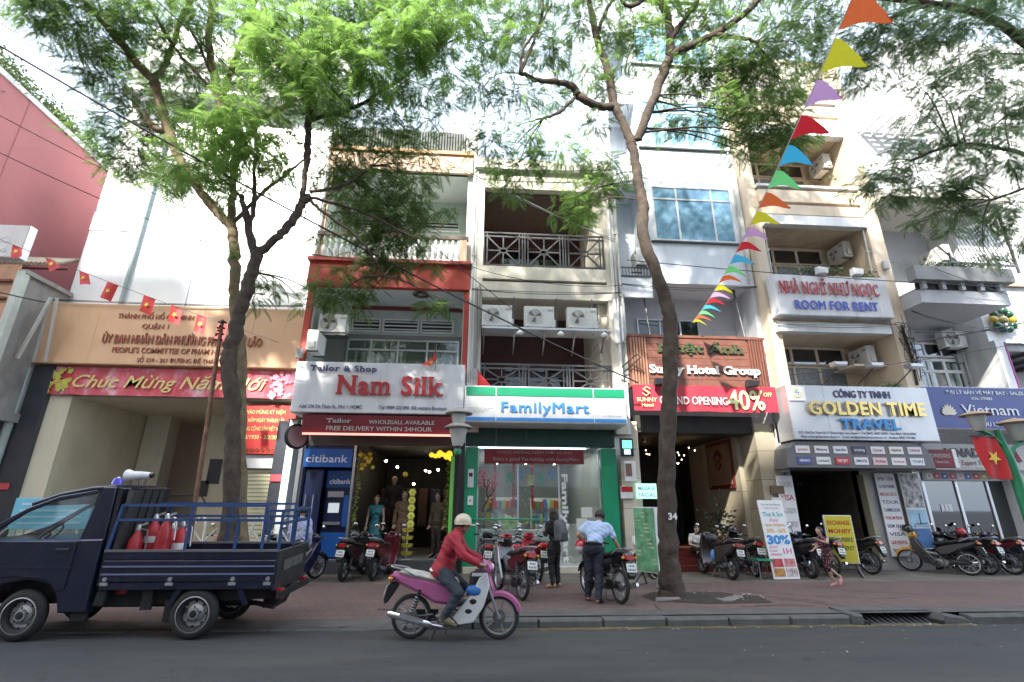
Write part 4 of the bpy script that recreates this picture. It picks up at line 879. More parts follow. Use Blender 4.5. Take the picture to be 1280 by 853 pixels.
# convenience store
gcol = M('store_green', (.012,.27,.13), .3, var=.05); gdk = M('store_dark_green', (.006,.05,.035), .4)
interior(fm, .06, 3.5, 14.3, 19.5, 3.1, M('store_white', (.3,.31,.3), .5, var=.06), M('store_floor', (.5,.5,.48), .25), M('store_ceiling', (.7,.7,.7), .6), .18)
for a, b in ((-.33,.02),(3.5,3.93)): bx('green_column', gcol, fm, a,b,14.0,14.35,-.02,3.2)
for k in range(5): bx('green_lintel_panel', gdk, fm, -.33+k*.853,.515+k*.853,14.045,14.3,3.25,3.9)
bx('front_step', beige, fm, -.3,3.9,13.85,14.35,-.02,.14); bx('threshold', alum, fm, .02,3.5,14.1,14.2,.14,.2)
gf = MB()
for x in (.04,1.15,2.3,3.46): gf.box(x-.02,x+.02,14.14,14.2,.2,3.2)
gf = gf.build('glass_front', alum, fm, world=True)
for a, b in ((.06,1.13),(1.17,2.28),(2.32,3.44)): bx('pane', glass_clear, gf, a,b,14.165,14.175,.2,3.2)
m = MB(); m.cyl((-.3,14.0-.03,1.3),(1.9,14.1,1.3),.02,8); m.build('green_bar', gcol, fm, world=True)
for x in (.7,1.7,2.7):
    for y in (14.8,16.4): lamp_tube(fm, x, y, 3.05, 1.2)
m = MB(); m.box(1.9,3.5,16.5,17.0,.18,1.1); m.build('shop_counter', white, fm, world=True)
random.seed(9)
pcs = [(.55,.1,.05),(.6,.5,.1),(.1,.3,.12),(.6,.6,.55),(.1,.2,.45),(.5,.25,.1)]
for s in range(2):
    sh = bx('shelf_unit', white, fm, .3+s*1.5,1.3+s*1.5,15.8+s,16.1+s,.18,1.9)
    for r in range(4):
        for c in range(8):
            q = random.randrange(6); MB().box(.32+s*1.5+c*.12,.42+s*1.5+c*.12,15.62+s,15.79+s,.3+r*.42,.52+r*.42+random.uniform(0,.1)).build('packet', M('packet_%d' % q, pcs[q], .5), sh, world=True)
bx('window_poster', M('poster_pale', (.6,.62,.58), .5), fm, 2.9,3.2,14.12,14.14,1.35,1.62); bx('window_poster', MATS['poster_pale'], fm, 2.75,3.05,14.1,14.115,1.0,1.33)
cw = bx('window_counter', white, fm, .1,1.9,14.25,14.8,.2,1.02)
m = MB(); random.seed(21)
for i in range(9): m.ball((1.05+random.uniform(-.35,.45),14.5,1.2+random.uniform(-.1,.15)),(random.uniform(.08,.18),.05,random.uniform(.06,.14)),10,6)
m.build('fruit_display', M('melon_green_print', (.45,.62,.3), .4, var=.5, vs=6), cw, world=True, smooth=True)
for k in range(5): m = MB(); m.prism([(-.1,-.16),(.1,-.13),(.12,.14),(-.08,.17)],-.01,.01,round_=.004); o = m.build('hanging_leaflet', M('leaflet_%d' % (k % 3), [(.1,.4,.25),(.15,.3,.55),(.5,.5,.15)][k % 3], .4, var=.3, vs=8), fm); o.location = V(.95+.3*k,14.6,2.42+.1*math.sin(k*2))-fm.location
for x in (.5,1.05,1.6): bx('lucky_banner', M('lucky_red', (.5,.03,.03), .5), fm, x,x+.07,14.9,14.93,1.6,2.9)
# blossom branch on the glass
m = MB(); random.seed(4)
def twig(p, d, L, r):
    q = p+d*L; m.tube([p, (p+q)/2+V(random.uniform(-.02,.02),0,random.uniform(-.02,.02)), q], [r, r*.85, r*.7], 5)
    tips.append(q)
    if L > .12:
        for k in range(3 if L > .25 else 2):
            a = random.uniform(-.8,.8); twig(q, V(d.x*math.cos(a)-d.z*math.sin(a),0,d.x*math.sin(a)+d.z*math.cos(a)), L*random.uniform(.6,.82), r*.65)
tips = []; twig(V(.16,14.12,1.5), V(.45,0,.9).normalized(), .36, .028)
m.build('painted_branch', M('branch_brown', (.08,.03,.03), .6), gf, world=True)
m = MB()
for q in tips:
    for k in range(3):
        c = q+V(random.uniform(-.1,.1),random.uniform(-.008,.005),random.uniform(-.1,.1)); s = random.uniform(.014,.03)
        m.add([c+V(s*math.cos(t),0,s*math.sin(t)) for t in (0,1.26,2.51,3.77,5.03)], [(0,1,2,3,4)])
o = m.build('blossom', M('pink_blossom', (.6,.2,.25), .5), gf, world=True); o['kind'] = 'stuff'
m = MB()
for k in range(45): c = V(random.uniform(.9,1.7),14.13,random.uniform(1.5,2.3)); s = random.uniform(.006,.014); m.add([c+V(s*math.cos(t),0,s*math.sin(t)) for t in (0,1.6,3.1,4.7)], [(0,1,2,3)])
o = m.build('blossom_dots', white, gf, world=True); o['kind'] = 'stuff'
# vertical FamilyMart lettering on the glass
t_ = lettering('FamilyMart', 0, 2.3, 0, .16, 0, wl, gf, depth=.008, bold=.03, world=False)
t_.location = V(2.38,14.12,2.5)-fm.location; t_.rotation_euler = (0, PI/2, 0)
m = MB(); n = 24; vs = [(.2+2.8*i/n, 13.98+.02*math.sin(i*.9), z) for z in (2.76,3.16) for i in range(n+1)]
vb = thing('greeting_banner', 'dark red greeting banner inside the top of the convenience store window', 'banner', (1.6,14,2.76))
m.add(vs, [(i, i+1, n+2+i, n+1+i) for i in range(n)]); m.build('cloth', M('dark_red_banner', (.2,.015,.02), .6, var=.2), vb, world=True)
lettering('CHÚC MỪNG NĂM MỚI XUÂN', .55,2.65,3.03,.07,13.95, M('banner_grey_letter', (.32,.26,.22), .6), vb, depth=.006); lettering('Enjoy a good Tet holiday with FamilyMart', .45,2.85,2.84,.09,13.95, MATS['banner_grey_letter'], vb, depth=.006, bold=.01)
bx('intercom', alum, fm, -.24,-.08,13.95,14.0,2.12,2.6); bx('intercom_screen', dark, fm, -.21,-.11,13.94,13.95,2.4,2.5); bx('switch_box', white, fm, -.23,-.08,13.96,14.0,1.66,1.9); bx('switch', black, fm, -.17,-.14,13.95,13.96,1.75,1.8)
bx('column_trim', M('trim_light_green', (.3,.5,.4), .4), fm, -.33,.02,13.985,14.0,1.14,1.18)
# hotel lobby
stone = M('lobby_stone', (.36,.32,.24), .45, var=.1, vs=1.5)
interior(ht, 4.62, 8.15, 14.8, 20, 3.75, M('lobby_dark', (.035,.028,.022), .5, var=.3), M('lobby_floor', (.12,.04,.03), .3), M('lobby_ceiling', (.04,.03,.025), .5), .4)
for k in range(5): bx('facing_slab', stone, ht, 8.12,8.86,14.0,14.9,.0+k*.8,.79+k*.8); bx('cream_facing_slab', M('cream_stone', (.55,.5,.4), .5, var=.06), ht, 4.06,4.6,14.0,14.85,.0+k*.8,.79+k*.8)
for k in range(4):
    for j in range(3): bx('side_slab', stone, ht, 7.98,8.12,14.9+j*1.2,16.08+j*1.2,.4+k*.85,1.24+k*.85)
bx('lobby_lintel', dark, ht, 4.6,8.15,14.1,14.8,3.7,4.2)
for k in range(3): bx('red_step', M('red_step', (.12,.02,.02), .4), ht, 4.62,8.1,13.95+k*.3,14.3+k*.3+.02*(k == 2),-.02,.15*(k+1))
pf = bx('picture_frame', M('frame_maroon', (.12,.02,.02), .4), ht, 7.93,7.98,15.2,16.9,2.2,3.7); bx('picture', M('picture_tan', (.22,.13,.09), .5, var=.2), pf, 7.915,7.93,15.3,16.8,2.32,3.58)
m = MB()
for s in (1,-1): m.tube([(7.9,16.05+s*.28,3.2),(7.9,16.05+s*.05,3.4),(7.9,16.05-s*.22,3.15),(7.9,16.05+s*.2,2.95),(7.9,16.05,2.8)],.03,6)
m.build('emblem', MATS['frame_maroon'], pf, world=True)
random.seed(8)
m = MB()
for i in range(16): m.ball((random.uniform(4.8,7.2),random.uniform(15.5,18.5),random.uniform(3.1,3.6)),.018,8,6)
for i in range(7): m.ball((6.3+.3*math.cos(i),16.2+.3*math.sin(i),3.0),.02,8,6)
o = m.build('lobby_lights', M('warm_lobby_light', (1,.7,.4), .4, emit=5), ht, world=True); o['kind'] = 'stuff'
m = MB(); m.ring((6.3,16.2,3.02),(0,0,1),.3,.012,20,5); m.cyl((6.3,16.2,3.02),(6.3,16.2,3.7),.012,6); m.build('chandelier', steel, ht, world=True)
bx('reception_desk', M('desk_red', (.25,.02,.02), .3), ht, 5.4,6.7,17.5,18.1,.4,1.45); bx('white_door', white, ht, 5.35,5.6,14.85,14.9,.45,2.1); bx('red_lucky_sign', M('lucky_red', (.5,.03,.03), .5), ht, 5.38,5.57,14.83,14.85,.5,.9)
m = MB()
for k in range(5): m.add([(5.48+.1*math.cos(k*1.57), 14.82, 1.1+.1*math.sin(k*1.57)) for k in range(4)], [(0,1,2,3)])
m.build('red_diamond', sign_red, ht, world=True)
# stair plants inside the lobby
def leaf_heap(name, p, c, r, n, L, mat, seed, world=True):
    random.seed(seed); m = MB()
    for i in range(n):
        o = V(random.gauss(0,.4)*r[0], random.gauss(0,.4)*r[1], random.gauss(0,.4)*r[2]); q = V(*c)+o
        d = (o+V(random.uniform(-1,1),random.uniform(-1,1),random.uniform(-.2,1))*r[0]).normalized(); s = d.orthogonal().normalized()*L*.28; l = L*random.uniform(.6,1.2)
        m.add([q, q+d*l*.5+s, q+d*l+V(0,0,-l*.15), q+d*l*.5-s], [(0,1,2,3)])
    o = m.build(name, mat, p, world=world); o['kind'] = 'stuff'; return o
pl = thing('stair_plants', 'dark leafy plants climbing the hotel steps beside the seated girl', 'plant', (7.2,15,.5))
leaf_heap('foliage', pl, (7.3,15.2,1.2),(.4,.4,.9),260,.16,M('deep_leaf', (.02,.035,.02), .5, var=.5, vs=8),3)
bx('planter', wood, pl, 7.0,7.6,14.9,15.4,.45,.75)
# small signs on the hotel's left pier
def small_sign(name, label, x0, x1, z0, z1, y, mat, txt=None, tm=None, h=.08):
    t = thing(name, label, 'sign', ((x0+x1)/2, y, z0)); MB().prism([(x0,z0),(x1,z0),(x1,z1),(x0,z1)], y-.08, y, round_=.008).build('panel', mat, t, world=True)
    if txt:
        for i, s in enumerate(txt): lettering(s, x0+.04,x1-.04,z1-(i+1)*(z1-z0)/(len(txt)+.3),h,y-.08,tm,t,depth=.006,bold=.01)
    return t
t = small_sign('bank_card_sign', 'lit green boxed sign high on the pier between the convenience store and the hotel', 4.02,4.4,2.98,3.48,13.9, black)
bx('lit_symbol', M('green_lit', (.1,.55,.35), .4, emit=.8), t, 4.08,4.35,13.80,13.815,3.2,3.42); bx('lit_symbol', M('blue_lit', (.4,.5,.7), .4, emit=.5), t, 4.12,4.3,13.80,13.815,3.03,3.17)
t = small_sign('white_box_sign', 'white rounded box sign below the lit green sign on the pier', 4.1,4.42,2.3,2.85,13.9, white); bx('brown_label', M('brown_label', (.2,.1,.07), .5), t, 4.13,4.3,13.8,13.818,2.45,2.78)
t = small_sign('red_white_plate', 'red and white plate on the cream pier beside the hotel door', 3.98,4.32,1.85,2.18,13.98, white); bx('red_field', sign_red, t, 3.99,4.31,13.885,13.899,2.03,2.17)
t = small_sign('neon_sign', 'pale teal neon sign over the hotel side window', 4.42,4.98,1.85,2.25,13.95, M('teal_lit', (.3,.62,.52), .4, emit=.5), ['MASSAGE','FACIAL'], M('teal_dark', (.03,.2,.17), .5), .1)
t = small_sign('brass_plaque', 'small brown plaque on the stone column beside the travel shop', 8.3,8.68,2.0,2.22,13.98, M('brass_dark', (.12,.08,.04), .4)); t = small_sign('white_paper', 'white paper notice under the brown plaque', 8.3,8.66,1.55,1.9,13.99, white)
# pavement banner stands and a-boards
def stand(name, label, cat, x, y, rz, w, h, mat, lift=.35, lean=.0, side=white, legs=True):
    t = thing(name, label, cat, (x,y,0), rz)
    m = MB(); m.prism([(-w/2,lift),(w/2,lift),(w/2,lift+h),(-w/2,lift+h)], 0, .16, round_=.008); m.build('box_frame', side, t)
    m = MB(); m.box(-w/2+.02,w/2-.02,-.008,-.001,lift+.02,lift+h-.02); m.build('printed_face', mat, t)
    if legs:
        m = MB()
        for s in (-1, 1): m.bar((s*w*.35,.08,lift),(s*w*.5,-.15,0),.03); m.bar((s*w*.35,.08,lift),(s*w*.5,.3,0),.03); m.bar((s*w*.5,-.15,.01),(s*w*.5,.3,.01),.02)
        m.build('stand_legs', iron, t)
    return t
t = stand('menu_stand', 'tall green restaurant stand between the bent man and the tree', 'stand', 3.78,11.5,rad(-58),.62,1.35,M('menu_green', (.14,.36,.2), .45, var=.5, vs=5),.28)
m = MB(); random.seed(2)
for i in range(14): x = random.uniform(-.24,.24); z = .45+i*.08; m.box(x-.06,x+.06,-.012,-.009,z,z+.035)
m.build('dish_print', M('menu_pale', (.4,.5,.3), .5, var=.4), t)
t = stand('yellow_stand', 'yellow and red stand sign behind the running child', 'stand', 9.35,12.9,rad(-28),.62,1.15,M('stand_yellow', (.6,.55,.06), .5),.3)
for i, s in enumerate(['EXCHANGE','MONEY','MOTORBIKE','FOR RENT']): lettering(s,-.25,.25,1.22-i*.2,.1,-.008,sign_red if i < 2 else M('stand_dark', (.08,.12,.04), .5),t,depth=.006,bold=.02,world=False)
t = thing('sandwich_board', 'tall leaning white spa board with blue 30%', 'board', (7.42,12.35,.02), rad(4)); t.rotation_euler = (rad(-7), 0, rad(4))
m = MB(); m.prism([(-.34,0),(.34,0),(.34,1.8),(-.34,1.8)],0,.03,round_=.006); m.build('panel', white, t)
L_ = lambda s, a, b, z, h, mt, **k: lettering(s,a,b,z,h,0,mt,t,depth=.006,world=False,**k)
gry = M('spa_grey', (.35,.38,.42), .5); teal = M('spa_teal', (.1,.4,.4), .5); pnk = M('spa_pink', (.6,.12,.3), .5); orn = M('spa_orange', (.7,.4,.1), .5); blu3 = MATS['bright_blue_letter']
L_('Get now from Massage', -.26,.26,1.68,.045,gry,bold=.01); L_('body & foot spa', -.2,.2,1.6,.04,gry); L_('Thai & Spa', -.28,.28,1.42,.1,teal,bold=.01,serif=True); L_('Enjoy', -.12,.12,1.3,.07,pnk,shear=.3); L_('NEW OPENING', -.26,.26,1.18,.06,orn,bold=.01)
L_('20% - 60%', -.26,.26,1.04,.09,orn,bold=.02); L_('30%', -.3,.3,.78,.19,blu3,bold=.05); L_('BODY', -.28,-.05,.68,.05,pnk); L_('FOOT', -.28,-.08,.6,.05,pnk); L_('MASSAGE', -.28,0,.52,.05,pnk); L_('1H', .06,.28,.56,.12,pnk,bold=.02)
for i, (a, b, z, c) in enumerate(((-.3,-.02,.27,(.45,.05,.06)),(.02,.3,.27,(.5,.2,.2)),(-.3,-.02,.06,(.4,.2,.05)),(.02,.3,.06,(.5,.4,.4)))):
    m = MB(); m.box(a,b,-.008,-.001,z,z+.18); m.build('photo_print', M('spa_photo_%d' % i, c, .5, var=.6, vs=9), t)
# travel shop
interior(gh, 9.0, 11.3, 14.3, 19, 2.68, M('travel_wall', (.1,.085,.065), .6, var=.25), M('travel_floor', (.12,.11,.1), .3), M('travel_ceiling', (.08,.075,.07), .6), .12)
grey_p = M('grey_pillar', (.3,.3,.31), .5, dirt=.2)
bx('grey_pillar', grey_p, gh, 8.8,9.0,14.0,14.4,-.02,3.0); bx('grey_pillar', grey_p, gh, 11.3,12.95,14.25,14.6,-.02,3.0); bx('tan_door', M('tan_door', (.3,.27,.18), .5), gh, 11.22,11.32,14.05,14.3,.1,2.55); bx('canopy_back', grey_wall, gh, 8.7,13.2,13.9,14.6,2.68,4.0)
bx('wall_left', grey_wall, gh, 8.72,8.86,13.8,14.3,2.6,4.0)
m = MB(); m.box(9.8,10.6,18.6,18.8,.1,1.2); m.box(10.0,10.5,18.8,18.9,1.4,2.0); m.build('cabinet', dark, gh, world=True)
fan = MB(); fan.cyl((10.5,16,2.68),(10.5,16,2.4),.02,6); fan.ball((10.5,16,2.38),.1,10,6)
for k in range(3): a = k*2.1; fan.bar((10.5+.1*math.cos(a),16+.1*math.sin(a),2.36),(10.5+.65*math.cos(a),16+.65*math.sin(a),2.36),.12,.015)
tag(fan.build('ceiling_fan', iron, None), 'dark ceiling fan inside the open travel shop', 'fan')
def list_board(label, x0, x1, z0, z1, y, lines, cols):
    t = thing('price_board', label, 'board', ((x0+x1)/2,y,z0)); MB().prism([(x0,z0),(x1,z0),(x1,z1),(x0,z1)], y-.03, y, round_=.006).build('panel', white, t, world=True)
    n = len(lines); h = (z1-z0)/(n+.4)
    for i, s in enumerate(lines): lettering(s, x0+.05,x1-.05,z1-(i+.9)*h,h*.42,y-.03,cols[i % len(cols)],t,depth=.005,bold=.012)
list_board('white board listing visa extension and transportation left of the travel shop door', 8.5,8.98,.95,2.5,13.95, ['TOUR INFO','VISA','EXTENSION','TRANSPORT'], [ac_grey, sign_red, ac_grey])
list_board('tall white tour list board on the grey pillar right of the travel shop door', 11.68,12.28,.35,2.6,14.2, ['OPEN TOUR','CU CHI TUNNEL','MEKONG DELTA','TOUR','CAMBODIA','PHNOM PENH','SIEM REAP','VISA','CAR RENTAL','TRAIN TICKET'], [navy, navy, sign_red])
t = thing('picture_board', 'poster board with a black and white photo above a blue boat photo', 'board', (12.7,14.1,.6)); bx('panel', white, t, 12.38,12.98,14.12,14.15,.55,2.62)
bx('photo', M('monochrome_photo', (.35,.35,.35), .5, var=1, vs=7), t, 12.41,12.95,14.11,14.12,1.65,2.58); bx('photo', M('sky_photo', (.3,.5,.65), .5, var=.2), t, 12.41,12.95,14.11,14.12,1.12,1.6); bx('photo', M('sea_photo', (.06,.16,.38), .5, var=.3), t, 12.41,12.95,14.11,14.12,.58,1.09)
m = MB(); m.bar((12.5,14.105,1.2),(12.9,14.105,1.24),.04,.01); m.bar((12.7,14.105,1.2),(12.72,14.105,1.5),.015,.01); m.build('boat_print', dark, t, world=True)
t = thing('maroon_box_sign', 'maroon box sign projecting between the two travel shops', 'sign', (13.1,13.6,2.75)); m = MB(); m.prism([(12.72,2.72),(13.5,2.72),(13.5,3.22),(12.72,3.22)],13.35,13.5,round_=.01); m.build('panel', burg, t, world=True); bx('white_side', white, t, 13.5,13.62,13.36,13.5,2.72,3.24)
lettering('DRESSES', 12.8,13.4,3.0,.1,13.34,gl,t,depth=.006,bold=.01); lettering('Vietnam', 12.9,13.3,2.84,.08,13.34,gl,t,depth=.006)
# Vinaday shop
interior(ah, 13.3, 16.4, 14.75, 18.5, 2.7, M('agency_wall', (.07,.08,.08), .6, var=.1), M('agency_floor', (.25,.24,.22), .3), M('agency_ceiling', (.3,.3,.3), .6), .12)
t = sign_box('agency_fascia_sign', 'dim white travel agency fascia sign under the blue airline sign', 'sign', 13.1,16.9,2.7,3.45,13.85,14.3, M('dim_white_panel', (.5,.5,.5), .5), white)
lettering('VINADAY', 13.75,15.35,3.08,.24,13.84,black,t,depth=.02,bold=.04,split=True); lettering('Your Expert Travel Company', 13.8,15.9,2.84,.14,13.84,M('maroon_letter', (.2,.04,.05), .5),t,depth=.008,shear=.25); lettering('236 De Tham St - Pham Ngu Lao - Dist 1 - HCMC', 13.8,16,2.74,.05,13.84,ac_grey,t,depth=.005)
m = MB(); m.prism([(15.85,2.95),(16.1,2.95),(15.97,3.3)],13.8,13.84); m.prism([(15.7,2.95),(15.85,2.95),(15.85,3.2)],13.8,13.84); m.build('triangle_logo', burg, t, world=True)
fl = thing('flag_strip', 'strip of little printed country flags above the agency window', 'sign', (14.8,14.2,2.45)); bx('strip', M('strip_grey', (.4,.4,.42), .5), fl, 13.3,15.9,14.28,14.3,2.42,2.69)
for i, c in enumerate([(.6,.6,.6),(.5,.05,.06),(.05,.08,.35),(.5,.05,.06),(.55,.55,.55),(.1,.12,.4),(.5,.05,.05),(.45,.3,.05),(.1,.3,.12),(.5,.04,.05)]):
    f = bx('printed_flag', M('flag_print_%d' % i, c, .5), fl, 13.38+i*.25,13.58+i*.25,14.27,14.279,2.47,2.63)
    MB().box(13.45+i*.25,13.51+i*.25,14.265,14.269,2.52,2.58).build('flag_mark', white if c[0] < .55 else sign_red, f, world=True)
gfr = MB(); [gfr.box(x-.04,x+.04,14.4,14.5,.1,2.7) for x in (13.35,14.4,15.4)]; gfr = gfr.build('shop_front_frame', alum, ah, world=True)
for a, b in ((13.4,14.36),(14.44,15.36),(15.44,16.0)): bx('pane', glass_dark, gfr, a,b,14.44,14.45,.12,2.7)
bx('white_post', white, ah, 15.95,16.35,14.0,14.45,-.02,2.7); m = MB(); m.cyl((16.6,13.7,0),(16.5,13.7,3.0),.07,10); m.build('bamboo_pole', M('bamboo', (.3,.2,.08), .6, var=.3, vs=4), ah, world=True, smooth=True)
lamp_tube(ah, 14.0,15.6,2.6,1.2,'x')
for k in range(3): bx('paper_notice', white, gfr, 13.75+k*.12,13.85+k*.12,14.42,14.435,1.55,1.75)
bx('desk', dark, ah, 14.6,15.9,16.0,16.6,.12,.85); bx('poster_panel', M('poster_grey_green', (.25,.3,.28), .5), ah, 14.55,15.2,18.4,18.45,.8,2.3)
leaf_heap('potted_plant', ah, (15.2,14.9,.9),(.25,.2,.35),90,.14,MATS['deep_leaf'],5)
# balcony plants
for c, r, n, lab, sd_ in (((10.6,13.3,8.72),(1.3,.15,.2),420,'leafy plants along the top of the room for rent sign',1),((12.2,13.3,8.62),(.5,.12,.22),160,'small plants at the right end of the room for rent sign',2),((14.6,12.6,8.72),(1.6,.15,.12),520,'creeping plants in the long planter of the cantilevered balcony',4),((10.0,13.4,12.42),(.35,.12,.16),110,'small bush on the upper cream balcony at the left',6),((11.9,13.4,12.42),(.4,.1,.16),60,'thin plants on the upper cream balcony at the right',7),((12.1,13.3,5.06),(.4,.12,.12),100,'low weeds on top of the gold lettered travel sign',8),((15.9,12.6,8.5),(.25,.2,.3),160,'hanging plants at the right end of the long planter',9)):
    t = thing('balcony_plants', lab, 'plant', (c[0],c[1],c[2]-r[2])); leaf_heap('foliage', t, c, r, n, .11, leafy, sd_)
for c, r, n, lab, sd_ in (((-14.9,12.9,14.2),(.6,1.3,.55),1900,'sunlit bush growing along the top of the red wall',11),((-14.8,14.8,14.15),(.5,1.2,.45),1500,'second sunlit bush farther along the top of the red wall',12),((-14.7,16.8,14.1),(.4,1.0,.4),800,'small bush at the far end of the red wall',13)):
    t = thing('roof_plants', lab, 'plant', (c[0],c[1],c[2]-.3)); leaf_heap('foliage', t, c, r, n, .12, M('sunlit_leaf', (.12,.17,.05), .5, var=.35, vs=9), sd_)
# ---------------- street trees ----------------
bark = M('bark', (.07,.052,.04), .95, var=.4, vs=6, dirt=.6, dcol=(.035,.03,.025), ds=5, stretch=3, bump=1.0, bs=22)
bark_pale = M('pale_bark', (.2,.15,.09), .95, var=.35, vs=5, dirt=.6, dcol=(.07,.08,.04), ds=4, stretch=2, bump=1.0, bs=22)
def leaf_mat(name, c0, c1, tr):
    m = bpy.data.materials.new(name); m.use_nodes = True; N = m.node_tree.nodes; L = m.node_tree.links; N.clear()
    o = N.new('ShaderNodeOutputMaterial'); a = N.new('ShaderNodeBsdfPrincipled'); t = N.new('ShaderNodeBsdfTranslucent'); mx = N.new('ShaderNodeMixShader')
    a.inputs['Roughness'].default_value = .5; a.inputs['Specular IOR Level'].default_value = .35
    ge = N.new('ShaderNodeNewGeometry'); cr = N.new('ShaderNodeMix'); cr.data_type = 'RGBA'; cr.inputs[6].default_value = (*c0, 1); cr.inputs[7].default_value = (*c1, 1)
    L.new(ge.outputs['Random Per Island'], cr.inputs[0]); L.new(cr.outputs[2], a.inputs['Base Color'])
    hs = N.new('ShaderNodeHueSaturation'); hs.inputs['Hue'].default_value = .492; hs.inputs['Value'].default_value = 1.65; hs.inputs['Saturation'].default_value = .95; L.new(cr.outputs[2], hs.inputs['Color']); L.new(hs.outputs[0], t.inputs[0])
    mx.inputs[0].default_value = tr; L.new(a.outputs[0], mx.inputs[1]); L.new(t.outputs[0], mx.inputs[2]); L.new(mx.outputs[0], o.inputs[0]); return m
leafA = leaf_mat('feathery_leaf', (.055,.115,.03), (.1,.165,.045), .5)
leafB = leaf_mat('fresh_feathery_leaf', (.1,.2,.035), (.15,.26,.06), .55)
leafC = leaf_mat('deep_feathery_leaf', (.075,.135,.055), (.125,.19,.085), .52)
rng = np.random.default_rng(12)
def frond(pairs=13, sub=2):
    """one bipinnate frond of unit length along +x, arching down: pairs of feather-like pinnae, each a few narrow blades"""
    v = []; f = []
    def q(a, b, c, d): n = len(v); v.extend((a, b, c, d)); f.append((n, n+1, n+2, n+3))
    def P(t): return np.array([t, 0, -.28*t*t])
    q(P(0)+[0,.008,0], P(0)-[0,.008,0], P(1)-[0,.003,0], P(1)+[0,.003,0])
    for i in range(pairs):
        t = .14+.86*i/(pairs-1); L = .34*math.sin(PI*min(.93, .28+.62*t))*(1.05 if i % 2 else .95); p = P(t)
        for s in (-1, 1):
            d = np.array([.55, s*.85, -.18]); d /= np.linalg.norm(d); w = np.array([-d[1], d[0], 0])*.024
            k = p+d*L*.5+[0,0,-.02]; e = p+d*L+[0,0,-.07]
            q(p, k-w, e, k+w)
    return np.array(v), np.array(f)
FV, FF = frond()
def fronds(name, mat, clusters, parent, origin, cover=1.0, size=.42, hang=.35, seed=1):
    """clusters: (x, y, z, r) in metres"""
    rg = np.random.default_rng(seed); Vs = []; n0 = len(FV); cnt = 0
    for x, y, z, r in clusters:
        n = max(8, int(cover*95*(r/.5)**1.8))
        o = rg.normal(0, .55, (n, 3))*[r, r, r*.6]; ph = rg.uniform(0, 2*PI, n); el = rg.normal(-hang, .35, n); s = size*rg.uniform(.6, 1.25, n); ro = rg.normal(0, .45, n)
        base = np.arctan2(o[:, 1], o[:, 0]); ph = np.where(rg.random(n) < .6, base+rg.normal(0, .6, n), ph)
        cx, sx = np.cos(ph), np.sin(ph); ce, se = np.cos(el), np.sin(el)
        X = np.stack([cx*ce, sx*ce, se], 1); Y = np.stack([-sx, cx, 0*sx], 1); Z = np.cross(X, Y)
        c, sn = np.cos(ro)[:, None], np.sin(ro)[:, None]; Y, Z = Y*c+Z*sn, Z*c-Y*sn
        pts = FV[None, :, :]*s[:, None, None]
        W = pts[:, :, 0:1]*X[:, None]+pts[:, :, 1:2]*Y[:, None]+pts[:, :, 2:3]*Z[:, None]+o[:, None]+np.array([x, y, z])-np.array(origin)
        Vs.append(W.reshape(-1, 3)); cnt += n
    Vall = np.concatenate(Vs); F = (FF[None]+(np.arange(cnt)*n0)[:, None, None]).reshape(-1, 4)
    me = bpy.data.meshes.new(name); me.vertices.add(len(Vall)); me.vertices.foreach_set('co', Vall.ravel())
    me.loops.add(F.size); me.loops.foreach_set('vertex_index', F.ravel().astype(np.int32)); me.polygons.add(len(F)); me.polygons.foreach_set('loop_start', np.arange(0, F.size, 4, dtype=np.int32)); me.polygons.foreach_set('loop_total', np.full(len(F), 4, dtype=np.int32))
    me.materials.append(mat); me.update(calc_edges=True); ob = bpy.data.objects.new(name, me); COL.objects.link(ob); ob.parent = parent; return ob
def smooth_path(pts, k=7):
    P = [np.array(p, float) for p in pts]; out = []
    for i in range(len(P)-1):
        a, b, c, d = P[max(i-1,0)], P[i], P[i+1], P[min(i+2, len(P)-1)]
        for j in range(k):
            t = j/k; out.append(.5*((2*b)+(-a+c)*t+(2*a-5*b+4*c-d)*t*t+(-a+3*b-3*c+d)*t**3))
    out.append(P[-1]); return out
